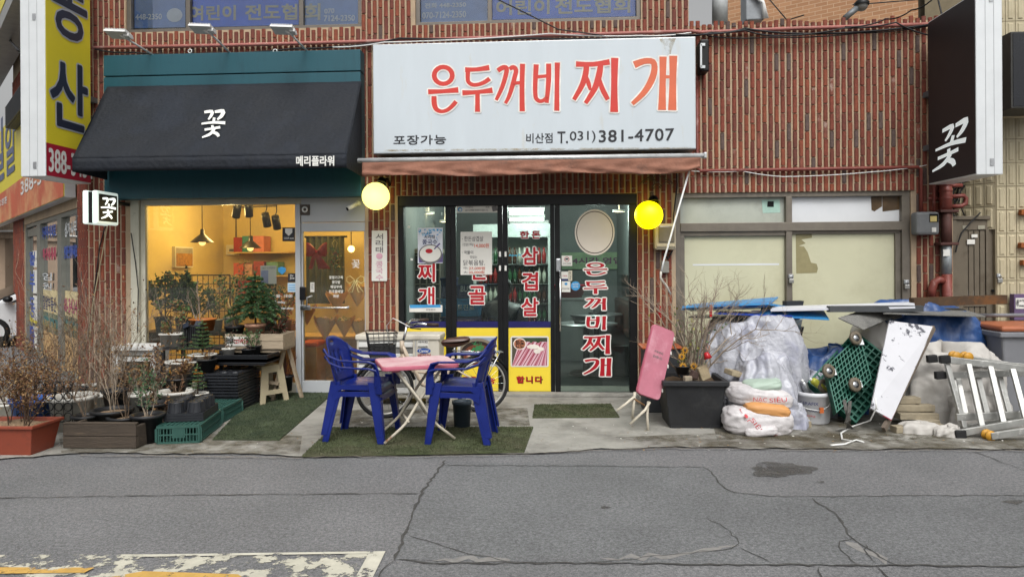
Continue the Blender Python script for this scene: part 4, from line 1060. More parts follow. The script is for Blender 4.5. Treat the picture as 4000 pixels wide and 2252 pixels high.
notice('door_sign', 'tiny white door sign beside the lever handle', 1212, 1102, 1228, 1140, .045, M_PAPER, [('t', c, (1216, 1108 + i * 8, 1224, 1115 + i * 8), 0, .0004) for i, c in enumerate('여닫이')], 0, [M_INKB], cat='sticker')
notice('notice_sheet', 'white printed sheet taped inside the display window', 1017, 1037, 1080, 1108, .062, M_PAPER, [('t', '오늘도 수고하셨어요', (1022, 1042, 1076, 1050), 0, .0003), ('p', [(1020, 1055), (1048, 1055), (1048, 1106), (1020, 1106)], 1)], 0, [M_GINK, mat('pale_lilac', '9aa0c0', .6)])
mb = MB(); polys_px(mb, [[(1086, 1046), (1100, 1041), (1116, 1045), (1117, 1058), (1102, 1072), (1087, 1060)]], lambda x, y: P(x, y, .057), 0)
tag(mb.build('blue_sticker', M_BLUE), 'blue rounded sticker on the display window', 'sticker')
# projecting signs
def upright_sign(name, label, X, yo, yi, z0, z1, w, face_m, face_to, parts):
 """a tall box sign standing out from the wall: X of its lettered face, yo outer and yi inner y"""
 s = 1 if face_to > 0 else -1
 t = thing(name, label, 'sign', (X - s * w / 2, yi, z0))
 xa, xb = (X - w, X) if s > 0 else (X, X + w)
 mb = MB(); mb.box((xa, yo, z0), (xb, yi, z1)); mb.build('sign_box', mat('white_sign_aluminium', 'cfd2d3', .35, .2, .04), t, bevel=.006)
 MB().box((X - s * .004, yo + .012, z0 + .012), (X + s * .004, yi - .012, z1 - .012)).build('sign_face', face_m, t)
 for k in (.36, .68):
  MB().box((xa + w * k - .002, yo - .002, z0 + .003), (xa + w * k + .002, yo + .01, z1)).build('seam', M_SHAD, t)
 for zz in (z0 + .12, z0 + 1.72):
  if zz < z1: MB().obox((xa + w * .5 + .02, yo - .003, zz), (.035, .006, .07)).build('hinge', M_STEEL, t)
 mb = MB(); mb.box((xa + .05, yi, z0 + .4), (xb - .05, 0, z0 + .46)); mb.box((xa + .05, yi, z0 + 1.0), (xb - .05, 0, z0 + 1.06)); mb.build('bracket', mat('grey_bracket', '6d7174', .5, .3), t)
 parts(t)
 return t
XY = PXX(178, 600, P(178, 600, -.94).x).x
z_y0 = P(179, 688, -.94).z
M_SYEL = mat('yellow_sign_face', 'd2c232', .4, var=.04, scale=3)
M_SMAR = mat('maroon_sign_face', '9a2034', .4, var=.06, scale=3)
M_SNAVY = mat('navy_sign_letter', '272c3c', .4, var=.08)
M_SGREY = mat('grey_sign_outline', 'a3a6ac', .4, var=.03)
def yellow_parts(t):
 zr = P(178, 556, -.94).z
 MB().box((XY - .002, -.928, z_y0 + .012), (XY + .0055, -.212, zr)).build('red_panel', M_SMAR, t)
 Y0, Y1 = -.90, -.25
 def side(body, py0, py1, px0, px1):
  a = PXX(px0, py1, XY); zt2 = PXX(px0, py0, XY).z; b = PXX(px1, py1, XY)
  for m, bold, lift, ring in ((1, .032, .007, 12), (0, .014, .0095, 8)):
   mb = MB(); put_text(mb, body, (XY, a.y, a.z), (0, b.y - a.y, 0), (0, 0, zt2 - a.z), 0, bold, lift, 1.0, ring)
   mb.build('letter' if m == 0 else 'letter_outline', M_SNAVY if m == 0 else M_SGREY, t)
 side('산', 212, 480, 196, 338); side('동', -150, 118, 200, 335); side('부', -520, -250, 205, 330)
 a = PXX(189, 668, XY); b = PXX(360, 668, XY)
 mb = MB(); put_text(mb, '388-3434', (XY, a.y, a.z), (0, b.y - a.y, 0), (0, 0, .25), 0, .007, .008); mb.build('telephone_number', mat('white_sign_print', 'd5d3cf', .4), t)
upright_sign('estate_agent_sign', 'tall yellow and maroon projecting sign with navy lettering in a white case', XY, -.94, -.2, z_y0, 6.0, .28, M_SYEL, 1, yellow_parts)
XB = P(3813, 400, -1.08).x
z_b0 = P(3813, 682, -1.08).z
M_SBLK = mat('black_sign_face', '262325', .5, var=.12, scale=2)
def black_parts(t):
 def fn(u, v):
  x = (3672 + (3789 - 3672) * u) * (1 - v) + (3640 + (3762 - 3640) * u) * v
  y = (500 + (452 - 500) * u) * (1 - v) + (674 + (650 - 674) * u) * v
  return PXX(x, y, XB)
 g = glyph_box('꽃')
 mb = MB()
 for i, q in enumerate(strokes('꽃')):
  vs = [fn((x - g[0]) / (g[2] - g[0]), (y - g[1]) / (g[3] - g[1])) + Vector((-.006 - .00006 * (i % 9), 0, 0)) for x, y in q]
  n = (vs[1] - vs[0]).cross(vs[2] - vs[0])
  mb.add(vs if n.x < 0 else vs[::-1], [(0, 1, 2, 3)])
 mb.build('letter', glow('brightened_sign_letter', 'e4ecec', .35), t)  # faint emission added so the white character stays bright on the shaded face
bs = upright_sign('projecting_flower_sign', 'tall black projecting sign with one white flower character in a white case', XB, -1.08, -.22, z_b0, P(3636, 88, -.22).z, .25, M_SBLK, -1, black_parts)
# small lit box sign
XS = P(378, 800, -.72).x
a = P(376, 874, -.72); b = P(376, 742, -.72)
t = thing('light_box_sign', 'small square lit sign with a white flower character on black', 'sign', (XS - .08, -.2, a.z))
M_LBOX = glow('lit_white_acrylic', 'd8e6df', 0.55)
for xa, xb in ((XS - .06, XS), (XS - .17, XS - .11)): MB().box((xa, -.72, a.z), (xb, -.33, b.z)).build('lit_panel', M_LBOX, t, bevel=.018)
MB().box((XS - .112, -.70, a.z + .015), (XS - .058, -.35, b.z - .015)).build('case', M_BLACK, t)
MB().box((XS - .001, -.685, a.z + .035), (XS + .003, -.365, b.z - .035)).build('black_face', mat('matt_black_film', '1a1a18', .7), t, bevel=.001)
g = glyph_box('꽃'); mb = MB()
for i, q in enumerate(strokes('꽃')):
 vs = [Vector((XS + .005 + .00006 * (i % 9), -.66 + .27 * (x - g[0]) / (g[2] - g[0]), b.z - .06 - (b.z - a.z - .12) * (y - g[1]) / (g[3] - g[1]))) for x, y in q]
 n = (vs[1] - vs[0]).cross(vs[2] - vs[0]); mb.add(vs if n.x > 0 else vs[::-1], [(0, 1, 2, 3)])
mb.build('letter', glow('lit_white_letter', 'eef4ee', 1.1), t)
MB().box((XS - .10, -.34, b.z - .12), (XS - .07, -.01, b.z - .08)).build('bracket', M_BLACK, t)
# ------------------------------------------------------------------ rooms behind the glass
def lamp(kind, loc, energy, col, size=.1, name='lamp_light', parent=None):
 l = bpy.data.lights.new(name, kind); l.energy = energy; l.color = col
 if kind == 'POINT': l.shadow_soft_size = size
 o = bpy.data.objects.new(name, l); COL.objects.link(o)
 if parent: o.parent = parent; o.location = Vector(loc) - world_loc(parent)
 else: o.location = loc
 return o
WARM = (1.0, .70, .28)
M_FWALL = mat('warm_plaster', 'd2bf88', .85, var=.05, scale=2)
M_FFLOOR = mat('honey_floor', '8f6a3c', .5, var=.15, scale=4)
fx0, fx1, fy0, fy1, fz1 = -5.38, FW[1] + .02, .2, 2.95, 2.62
rm = thing('flower_shop_room', 'warm lit flower shop room seen through the display window', 'room', (fx0, fy0, 0)); rm['kind'] = 'structure'
MB().box((fx0, fy1, .016), (fx1, fy1 + .05, fz1)).build('back_wall', M_FWALL, rm)
MB().box((fx0 - .05, fy0, .016), (fx0, fy1, fz1)).build('side_wall', M_FWALL, rm)
MB().box((fx1, fy0, .016), (fx1 + .04, fy1, fz1)).build('side_wall', M_FWALL, rm)
MB().box((fx0, fy0, fz1), (fx1, fy1, fz1 + .05)).build('ceiling', M_FWALL, rm)
MB().box((fx0, .13, .004), (fx1, fy1, .03)).build('floor', M_FFLOOR, rm)
del rm['category']
def pendant(px, py, Y, label):
 p = P(px, py, Y)
 t = thing('pendant_lamp', label, 'lamp', p, 'pendant lamps in the flower shop')
 MB().tube([(0, 0, .13), (0, 0, fz1 - p.z)], .006, 6).build('cord', M_BLACK, t, local=True)
 MB().lathe([(.155, -.05), (.15, -.045), (.05, .045), (.03, .06), (.022, .13), (.001, .13)], n=24).build('shade', mat('black_enamel', '141414', .35), t, local=True)
 MB().ball((0, 0, -.05), .045, 0, 14, 8).build('bulb', glow('warm_bulb', 'ffcf80', 2.0), t, local=True)
pendant(790, 932, 1.0, 'black pendant lamp hanging beside the sunflower picture'); pendant(978, 955, 1.7, 'black pendant lamp hanging before the shelf')
def spot(px, py, Y, tilt, lit, label):
 p = P(px, py, Y)
 t = thing('track_spotlight', label, 'spotlight', p, 'spotlights on the flower shop ceiling track')
 Rm = Matrix.Rotation(R(tilt), 3, 'Y') @ Matrix.Rotation(R(25), 3, 'X')
 MB().lathe([(.001, .10), (.05, .10), (.055, .05), (.055, -.10), (.045, -.10), (.045, -.085), (.001, -.085)], n=18, rot=Rm).build('can', M_BLACK, t, local=True)
 MB().lathe([(.044, -.092), (.001, -.092)], n=16, rot=Rm).build('lens', glow('spot_glow' if lit else 'spot_dim', 'ffd48a', 9.0 if lit else 3.0), t, local=True)
 MB().tube([Rm @ Vector((0, 0, .09)), Vector((0, .02, .16)), Vector((0, .02, fz1 - p.z))], .008, 6).build('stem', M_BLACK, t, local=True)
for a in ((925, 822, 1.1, 22, 0, 'tilted black spotlight first on the track'), (972, 818, 1.15, 10, 1, 'bright lit spotlight in the middle of the track'), (1040, 858, 1.4, 0, 0, 'upright black spotlight third on the track'), (1079, 868, 1.5, 0, 0, 'upright black spotlight last on the track')): spot(*a)
for x, y, z, e in ((X0(860, 1000, 1.3), 1.5, 2.25, 25), (X0(900, 1000, .55), .55, 2.3, 30), (X0(1310, 1000, .5), .5, 2.2, 24), (X0(1280, 1000, 1.9), 1.9, 2.2, 22)): lamp('POINT', (x, y, z), e, WARM, .12, 'spotlight_glow')
p = P(1372, 972, 1.9); t = thing('bulb_lamp', 'bare glowing bulb behind the flower shop door', 'lamp', p)
MB().ball((0, 0, 0), .05, 0, 14, 8).build('bulb', glow('bare_bulb', 'ffd27a', 6), t, local=True); MB().tube([(0, 0, .05), (0, 0, fz1 - p.z)], .006, 6).build('cord', M_BLACK, t, local=True)
# picture, panel, shelf with boxes
p, q = PXX(672, 1045, fx0), PXX(742, 1045, fx0); zq = PXX(672, 962, fx0).z
t = thing('sunflower_picture', 'canvas picture of an orange flower field on the flower shop side wall', 'picture', (fx0, p.y, p.z)); zm = p.z + (zq - p.z) * .68
MB().box((fx0, p.y, p.z), (fx0 + .05, q.y, zq)).build('canvas_edge', M_PAPER, t)
MB().box((fx0 + .045, p.y + .02, p.z + .02), (fx0 + .054, q.y - .02, zm)).build('field_print', mat('orange_field_print', 'a97a34', .7, var=.5, scale=30), t); MB().box((fx0 + .045, p.y + .02, zm), (fx0 + .054, q.y - .02, zq - .02)).build('sky_print', mat('grey_sky_print', '9c9484', .7, var=.2), t)
p = P(873, 996, 2.8); q = P(925, 955, 2.8)
t = thing('fuse_box', 'cream fuse box on the flower shop back wall', 'fuse box', (p.x, 3.0, p.z))
MB().box((p.x, 2.88, p.z), (q.x, 2.99, q.z)).build('case', M_PAPER, t, bevel=.01); MB().box((p.x + .06, 2.872, p.z + .06), (q.x - .03, 2.882, p.z + .1)).build('switch_row', M_GINK, t); MB().tube([(q.x - .08, 2.96, q.z), (q.x - .08, 2.96, 2.5), (q.x + .6, 2.96, 2.52)], .02, 8).build('conduit', mat('grey_conduit', '6e6656', .6), t)
t = thing('wall_shelf', 'pale wall shelf with tiers of gift boxes in the flower shop', 'shelf', P(1010, 1130, 2.6))
for y in (985, 1075, 1160): a = P(905, y, 2.7); b = P(1140, y, 2.7); MB().box((a.x, 2.55, a.z - .02), (b.x, 2.98, a.z)).build('board', mat('pale_wood', 'b59a6c', .6, var=.15, scale=8), t)
r2 = random.Random(12)
bc = ['8f2f2c', '3f7d7c', 'c0766a', 'b6543c', 'b88f86', '94403a', '5d8a86', 'c9a78a']
for i, (x0, x1, y) in enumerate([(912, 945, 985), (946, 985, 985), (988, 1030, 985), (912, 950, 1075), (955, 985, 1075), (990, 1030, 1075), (1040, 1085, 1075), (1000, 1040, 1160), (930, 980, 1160)]):
 a = P(x0, y, 2.62); b = P(x1, y, 2.62); h = r2.uniform(.18, .3)
 MBx = MB().box((a.x, 2.62, a.z + .003), (b.x, 2.9, a.z + h)); o = MBx.build('gift_box', mat('gift_box_%d' % i, bc[i % 8], .6, var=.2, scale=12), None, bevel=.004)
 tag(o, '%s gift box on the %s board of the wall shelf' % (['red', 'teal', 'salmon', 'rust', 'dusty pink', 'crimson', 'sea green', 'sand', 'dark red'][i], ['top', 'middle', 'lowest'][(y - 985) // 85]), 'box', 'gift boxes on the wall shelf')
t = thing('curtain', 'dark green curtain panel hanging behind the flower shop door', 'curtain', P(1290, 1400, 2.4))
a = P(1195, 925, 2.4); b = P(1345, 1185, 2.4)
MB().sheet(lambda u, v: Vector((a.x + (b.x - a.x) * u, 2.4 + .03 * math.sin(u * 40), a.z + (b.z - a.z) * v)), 60, 2).build('cloth', mat('dark_green_cloth', '3a3c2c', .9, var=.3, scale=5), t)
MB().tube([(a.x - .05, 2.4, a.z), (b.x + .05, 2.4, a.z)], .015, 8).build('rod', M_BLACK, t)
# red bow on the door
t = thing('red_bow', 'large red ribbon bow hanging inside the flower shop door', 'bow', P(1235, 1000, .09))
M_RIB = mat('red_ribbon', 'a23226', .6, var=.15, scale=14)
for s in (-1, 1):
 mb = MB(); c = P(1237, 982, .09)
 mb.sheet(lambda u, v: c + Vector((s * (.012 + .115 * u), -.03 * math.sin(u * 3.1) * math.sin(v * 3.14), (v - .5) * (.05 + .12 * math.sin(min(1, u * 1.1) * 1.7)) + .03 * u)), 8, 6); mb.build('loop', M_RIB, t, solid=.004)
 mb = MB(); mb.sheet(lambda u, v: c + Vector((s * (.01 + .05 * u + .05 * v * u) + (v - .5) * .05 * (1 + u), -.02 * math.sin(u * 5), -.02 - .19 * u)), 8, 3); mb.build('tail', M_RIB, t, solid=.003)
MB().ball(P(1237, 982, .07), .022, 0, 10, 6).build('knot', M_RIB, t)
# wreath hung on the door
t = thing('door_wreath', 'small flower wreath with ribbons hanging inside the flower shop door', 'wreath', P(1310, 1010, .1))
mb = MB(); r2 = random.Random(3); c = P(1308, 1000, .1)
for i in range(160):
 a = c + Vector((r2.gauss(0, .03), r2.gauss(0, .02), r2.gauss(-.03, .06))); d = Vector((r2.gauss(0, 1), r2.gauss(0, 1), r2.gauss(0, 1))).normalized() * .022; e = Vector((r2.gauss(0, 1), r2.gauss(0, 1), r2.gauss(0, 1))).normalized() * .01
 mb.add([a, a + d + e, a + d * 1.6, a + d - e], [(0, 1, 2, 3)], r2.choice([0, 0, 0, 1, 2]))
mb.build('foliage', [mat('wreath_green', '3f6a52', .7), mat('wreath_red', '7c2430', .6), mat('wreath_straw', 'b9a06a', .7)], t)
MB().tube([c + Vector((0, 0, .05)), c + Vector((-.03, 0, .16)), c + Vector((0, 0, .2)), c + Vector((.03, 0, .16)), c + Vector((0, 0, .05))], .006, 5).build('loop', mat('straw_ribbon', 'c2ab72', .7), t)
# bouquets in kraft paper
M_KRAFT = [mat('kraft_paper_%d' % i, c, .8, var=.1, scale=9) for i, c in enumerate(['c79b5c', 'd0b487', 'b98d63', 'cbb39c'])]
M_PETAL = [mat('petal_%d' % i, c, .6) for i, c in enumerate(['c9803a', 'd8c27c', 'a8483c', 'c48a8a', '7a8a4a', 'e0cf9a'])]
def bouquet(px, py, Y, s, k, label):
 b = P(px, py, Y); r = random.Random(k)
 t = thing('bouquet', label, 'bouquet', b, 'wrapped bouquets in the flower shop')
 n = 9
 mb = MB()
 for w in range(n):
  a0, a1 = 2 * math.pi * w / n, 2 * math.pi * (w + 1.25) / n
  h = s * r.uniform(.85, 1.15); rr = s * r.uniform(.5, .62)
  mb.add([(0, 0, 0), (rr * math.cos(a0), rr * math.sin(a0), h), (rr * 1.1 * math.cos((a0 + a1) / 2), rr * 1.1 * math.sin((a0 + a1) / 2), h * 1.15), (rr * math.cos(a1), rr * math.sin(a1), h)], [(0, 1, 2, 3)])
 mb.build('paper_wrap', M_KRAFT[k % 4], t, local=True)
 mb = MB()
 for i in range(90):
  a = r.uniform(0, 6.28); d = s * .5 * r.random() ** .5
  c = Vector((d * math.cos(a), d * math.sin(a), s * r.uniform(.9, 1.15)))
  for j in range(3):
   u = Vector((r.gauss(0, 1), r.gauss(0, 1), r.gauss(0, .6))).normalized() * s * .07; v = Vector((r.gauss(0, 1), r.gauss(0, 1), r.gauss(0, .6))).normalized() * s * .05
   mb.add([c, c + u, c + u + v, c + v], [(0, 1, 2, 3)], (i + j) % 3)
 mb.build('flowers', [M_PETAL[k % 6], M_PETAL[(k + 1) % 6], M_PETAL[4]], t, local=True)
for i, (px, py, Y, s, lb) in enumerate([(1315, 1225, .75, .24, 'kraft wrapped bouquet level with the push bar'), (1395, 1200, .9, .26, 'orange bouquet in pale paper beside the brick pillar'), (1200, 1270, .7, .22, 'yellow bouquet in kraft paper beside the mullion'), (1270, 1330, .8, .26, 'straw coloured bouquet above the orange stool'), (1345, 1320, .8, .24, 'pale bouquet in white paper low behind the door'), (1405, 1330, .9, .24, 'dusty pink bouquet low beside the brick pillar'), (1110, 1250, .9, .26, 'yellow bouquet behind the display window'), (1130, 1330, .9, .24, 'orange bouquet low behind the display window')]):
 bouquet(px, py, Y, s, i, lb)
t = thing('flower_counter', 'wooden counter carrying bouquets in the flower shop', 'counter', P(1300, 1470, 1.2))
a = P(1060, 1340, .7); b = P(1420, 1340, .7)
MB().box((a.x, 1.15, .03), (b.x, 1.6, .55)).build('body', mat('counter_wood', 'a07a48', .6, var=.15, scale=6), t); MB().box((a.x - .02, 1.1, .55), (b.x - .01, 1.65, .58)).build('top', mat('pale_wood', 'b59a6c'), t)
p = P(1230, 1500, .75)
t = thing('wooden_stool_box', 'small wooden box stool with an orange cushion behind the glass door', 'stool', (p.x, .75, .03))
q0, q1 = P(1182, 1400, .75), P(1252, 1400, .75)
MB().box((q0.x, .6, .03), (q1.x, .95, .5)).build('box', mat('counter_wood', 'a07a48'), t, bevel=.005); MB().box((q0.x - .01, .59, .5), (q1.x + .01, .96, .56)).build('cushion', mat('orange_cushion', 'c2562c', .7), t, bevel=.02)
# wire rack with plants right behind the display window
t = thing('wire_rack', 'black wire grid rack with potted greenery behind the display window', 'rack', P(760, 1420, .45))
a = P(645, 1075, .45); b = P(900, 1320, .45)
mb = MB()
for i in range(13): x = a.x + (b.x - a.x) * i / 12; mb.tube([(x, .45, .03), (x, .45, a.z)], .0045 if 0 < i < 12 else .01, 5)
for j in range(8): z = b.z + (a.z - b.z) * j / 7; mb.tube([(a.x, .45, z), (b.x, .45, z)], .0045 if j < 7 else .01, 5)
mb.build('wire_grid', mat('rusty_black_wire', '3a2f28', .7), t)
a = P(570, 1290, .5); b = P(1100, 1290, .5)
t = thing('plant_table', 'low dark table behind the display window holding house plants', 'table', ((a.x + b.x) / 2, .5, .03))
MB().box((a.x, .22, a.z - .04), (b.x, .75, a.z)).build('table_top', mat('dark_wood', '4a3a28', .6), t)
for x in (a.x + .05, b.x - .05): MB().box((x - .03, .3, .03), (x + .03, .7, a.z - .04)).build('leg', mat('dark_wood', '4a3a28'), t)
ZPT = a.z
# restaurant room -----------------------------------------------------
M_RWALL = mat('grey_restaurant_wall', '6f7474', .8, var=.15, scale=1.5)
M_RFLOOR = mat('dark_tile_floor', '3a3c3c', .35, var=.2, scale=5)
qx0, qx1, qy0, qy1, qz1 = RD[0] - .02, RD[1] + .25, .2, 5.2, 2.75
rr = thing('restaurant_room', 'dim restaurant room with fluorescent tubes behind the black doors', 'room', (qx0, qy0, 0)); rr['kind'] = 'structure'; del rr['category']
MB().box((qx0, qy1, .02), (qx1, qy1 + .05, qz1)).build('back_wall', M_RWALL, rr); MB().box((qx0 - .05, qy0, .02), (qx0, qy1, qz1)).build('side_wall', M_RWALL, rr); MB().box((qx1, qy0, .02), (qx1 + .05, qy1, qz1)).build('side_wall', M_RWALL, rr)
MB().box((qx0, qy0, qz1), (qx1, qy1, qz1 + .05)).build('ceiling', mat('grey_ceiling', '85898a', .8), rr); MB().box((qx0, .1, .008), (qx1, qy1, .03)).build('floor', M_RFLOOR, rr)
for i, (x0, x1, y, Y) in enumerate([(1990, 2122, 832, 2.6), (1992, 2124, 858, 3.2), (1996, 2138, 880, 3.9), (1680, 1722, 848, 3.4)]):
 a, b = P(x0, y, Y), P(x1, y, Y)
 t = thing('fluorescent_tube', ['first', 'second', 'third', 'short'][i] + ' glowing fluorescent tube on the restaurant ceiling', 'tube light', a.lerp(b, .5), 'fluorescent tubes in the restaurant')
 MB().tube([a, b], .02, 10).build('tube', glow('cool_tube', 'eef6f4', 14), t)
 MB().box((a.x - .02, a.y - .05, a.z + .03), (b.x + .02, a.y + .05, a.z + .08)).build('batten', M_WHITE, t)
 mb = MB(); mb.tube([(a.x + .05, a.y, a.z + .08), (a.x + .05, a.y, qz1)], .008, 5); mb.tube([(b.x - .05, a.y, a.z + .08), (b.x - .05, a.y, qz1)], .008, 5); mb.build('hanger', M_STEEL, t)
lamp('POINT', (X0(2060, 900, 1.5), 1.5, 2.45), 85, (.93, 1.0, .96), .25, 'tube_glow'); lamp('POINT', (X0(1660, 900, 2.2), 2.2, 2.35), 12, (1, .82, .55), .15, 'downlight_and_fill_glow'); lamp('POINT', (X0(1800, 900, .8), .8, 2.45), 22, (1, .9, .72), .15, 'downlight_and_fill_glow'); lamp('POINT', (X0(2330, 900, 2.6), 2.6, 2.3), 60, (.9, 1, .95), .2, 'tube_glow')  # the second downlight lamp has no fitting: added to light crates and person
for i, (px, py, Y) in enumerate([(1674, 832, 2.0), (2418, 824, 2.2), (1738, 864, 2.6)]):
 p = P(px, py, Y); t = thing('ceiling_downlight', ['warm round downlight above the first restaurant door', 'warm round downlight above the sliding door', 'warm round downlight deep behind the first door'][i], 'downlight', (p.x, p.y, qz1))
 zc = p.z
 MB().lathe([(.075, 0), (.06, -.01), (.001, -.01)], (p.x, p.y, zc), 18).build('lens', glow('downlight_and_fill_glow', 'ffe3b0', 7), t); MB().lathe([(.09, 0), (.09, .03), (.075, .03)], (p.x, p.y, zc - .012), 18).build('ring', M_WHITE, t); MB().tube([(p.x, p.y, zc), (p.x, p.y, qz1)], .01, 5).build('stem', M_WHITE, t)
# stacked bottle crates
def crate_block(px0, px1, py0, py1, Y, m, label, txt=None):
 a, b = P(px0, py1, Y), P(px1, py0, Y)
 t = thing('bottle_crate', label, 'crate', ((a.x + b.x) / 2, Y, a.z), 'bottle crates stacked behind the restaurant doors')
 mb = MB(); mb.box((a.x, Y, a.z), (b.x, Y + .3, b.z)); mb.build('shell', m, t, bevel=.01)
 mb = MB(); mb.box((a.x - .008, Y - .012, b.z - .03), (b.x + .008, Y + .312, b.z)); mb.build('rim', m, t, bevel=.004)
 for i in range(5): x = a.x + (b.x - a.x) * (i + .5) / 5; MB().box((x - .008, Y - .01, a.z + .01), (x + .008, Y, b.z - .03)).build('rib', m, t)
 if txt:
  mb = MB(); put_text(mb, txt, (a.x + .06, Y - .012, a.z + .08), (b.x - a.x - .12, 0, 0), (0, 0, .07), 0, .002, .002); mb.build('lettering', M_PALE, t)
M_CRB = mat('bright_blue_crate', '2f7fb0', .45, var=.08); M_CRN = mat('navy_crate', '26365e', .45, var=.1)
crate_block(1722, 1872, 1165, 1236, .45, M_CRB, 'bright blue bottle crate with white lettering', '하이트진로')
crate_block(1722, 1872, 1238, 1310, .45, M_CRN, 'navy bottle crate under the bright blue crate')
crate_block(1722, 1872, 1310, 1400, .45, M_CRN, 'lowest navy bottle crate of the stack on the floor'); crate_block(1722, 1872, 1400, 1478, .45, M_CRB, 'blue bottle crate at the very bottom of the stack')
crate_block(1782, 1890, 1112, 1163, .5, M_CRN, 'dark navy crate with white lettering on top of the bright blue crate', 'BUSAN')
crate_block(1722, 1775, 1085, 1163, .52, M_CRN, 'tall navy crate beside the lettered navy crate')
# drinks fridge and shelves
t = thing('drinks_fridge', 'glass fronted drinks fridge with rows of bottles behind the doors', 'fridge', P(1960, 1450, 2.6))
a = P(1850, 1300, 2.4); b = P(2150, 925, 2.4)
mb = MB(); mb.box((a.x, 2.9, .03), (b.x, 2.95, b.z)); mb.box((a.x, 2.4, .03), (a.x + .04, 2.9, b.z)); mb.box((b.x - .04, 2.4, .03), (b.x, 2.9, b.z)); mb.box((a.x, 2.4, b.z), (b.x, 2.95, b.z + .2)); mb.build('case', mat('fridge_white', 'b9c4c2', .4), t, bevel=.005)
for k in range(5): z = .35 + k * .3; MB().box((a.x + .04, 2.45, z - .015), (b.x - .04, 2.9, z)).build('shelf', M_CHROME, t)
mb = MB(); text_px(mb, 'Aqua Filter', 1988, 992, 2056, 1002, 2.38, 0, .003); mb.build('lettering', [mat('teal_print', '2c7ca0', .5)], t)
M_BOT = [mat('green_bottle', '2e5a3a', .15), mat('brown_bottle', '4a2c1a', .15), mat('milk_bottle', 'b5bcae', .3), mat('red_can', '8f2a2a', .3)]
def bottle_mesh(m):
 mb = MB(); mb.lathe([(.001, 0), (.032, 0), (.033, .15), (.013, .2), (.012, .25), (.001, .25)], n=10); return mb.mesh('bottle', m)
bmesh_ = [bottle_mesh(m) for m in M_BOT]; r2 = random.Random(2)
for k in range(5):
 z = .35 + k * .3
 for i in range(14):
  o = bpy.data.objects.new('bottle', bmesh_[(k + i // 4) % 4]); COL.objects.link(o); o.location = (a.x + .1 + i * (b.x - a.x - .2) / 13, 2.55 + r2.uniform(-.04, .04), z)
  tag(o, '%s bottle on the %s shelf of the drinks fridge' % (['green', 'brown', 'milky', 'red'][(k + i // 4) % 4], ['lowest', 'second', 'middle', 'fourth', 'top'][k]), 'bottle', 'bottles in the drinks fridge, %s, shelf %s' % (['green', 'brown', 'milky', 'red'][(k + i // 4) % 4], ['one', 'two', 'three', 'four', 'five'][k]))
# wooden lattice cabinet behind the first leaf
t = thing('lattice_cabinet', 'dark lattice cabinet behind the first restaurant door', 'cabinet', P(1650, 1500, 1.2))
a = P(1590, 1450, 1.1); b = P(1715, 985, 1.1)
MB().box((a.x, 1.15, .03), (b.x, 1.5, b.z)).build('case', mat('cabinet_dark', '35322e', .5), t)
mb = MB()
for i in range(6): x = a.x + (b.x - a.x) * i / 5; mb.box((x - .008, 1.125, .1), (x + .008, 1.15, b.z - .02))
for j in range(9): z = .12 + (b.z - .16) * j / 8; mb.box((a.x, 1.12, z - .008), (b.x, 1.145, z + .008))
mb.build('lattice', mat('pale_lattice', '8a857a', .5), t)
MB().box((a.x, 1.1, b.z - .01), (b.x, 1.55, b.z + .05)).build('top', mat('cabinet_top', '8a8172', .5), t)
# dining tables and stools behind the sliding leaf
for i, (px, py, Y, lb) in enumerate([(2290, 1262, 1.5, 'round steel dining table beside the sliding door'), (2330, 1225, 2.9, 'round steel dining table deep in the restaurant'), (2200, 1235, 3.6, 'round steel dining table before the back wall')]):
 p = P(px, py, Y); t = thing('dining_table', lb, 'table', (p.x, Y, .03), 'round steel tables in the restaurant')
 MB().lathe([(.001, p.z - .05), (.42, p.z - .05), (.43, p.z - .04), (.43, p.z - .03), (.001, p.z - .03)], (0, 0, 0), 32).build('table_top', M_STEEL, t, local=True); MB().lathe([(.25, 0), (.22, .03), (.05, .05), (.04, p.z - .05)], (0, 0, 0), 18).build('pedestal', M_BLACK, t, local=True)
 MB().lathe([(.001, p.z - .03), (.16, p.z - .03), (.17, p.z + .0), (.001, p.z + .01)], (0, 0, 0), 20).build('grill', M_BLACK, t, local=True)
t = thing('wall_bench', 'dark padded bench along the restaurant side wall', 'bench', (qx1 - .25, 2.5, .03))
MB().box((qx1 - .5, 1.2, .03), (qx1 - .02, 4.2, .45)).build('seat', M_BLACK, t, bevel=.02); MB().box((qx1 - .14, 1.2, .45), (qx1 - .02, 4.2, .95)).build('backrest', mat('brown_pad', '3a2c26', .6), t, bevel=.02)
MB().box((qx1 - .02, 1.2, 1.0), (qx1 - .005, 4.2, 1.35)).build('wall_board', M_BLACK, t)
p = P(2225, 1160, 3.0); o = MB().lathe([(.001, 0), (.2, 0), (.26, .18), (.28, .18), (.28, .2), (.24, .2), (.19, .02)], p, 20).build('red_tub', mat('red_plastic', '9a2430', .4)); tag(o, 'red plastic tub standing on the restaurant back counter', 'tub')
a = P(2185, 1190, 3.0)
t = thing('back_counter', 'steel kitchen counter along the restaurant back wall', 'counter', (a.x, 3.2, .03)); MB().box((a.x - .2, 2.8, .03), (qx1 - .6, 3.4, p.z - .03)).build('body', M_RWALL, t); MB().box((a.x - .22, 2.78, p.z - .03), (qx1 - .58, 3.42, p.z)).build('top', M_STEEL, t)
a = P(2195, 985, 4.9); b = P(2455, 1050, 4.9); t = thing('reflection_board', 'pale green lettered board standing in for a sign reflected in the glass', 'banner', (a.x, 5.15, b.z))  # made-up board carrying the street sign reflected in the door glass
MB().box((a.x, 5.14, b.z), (b.x, 5.19, a.z)).build('sheet', mat('pale_green_reflection', '8aa080', .7), t)
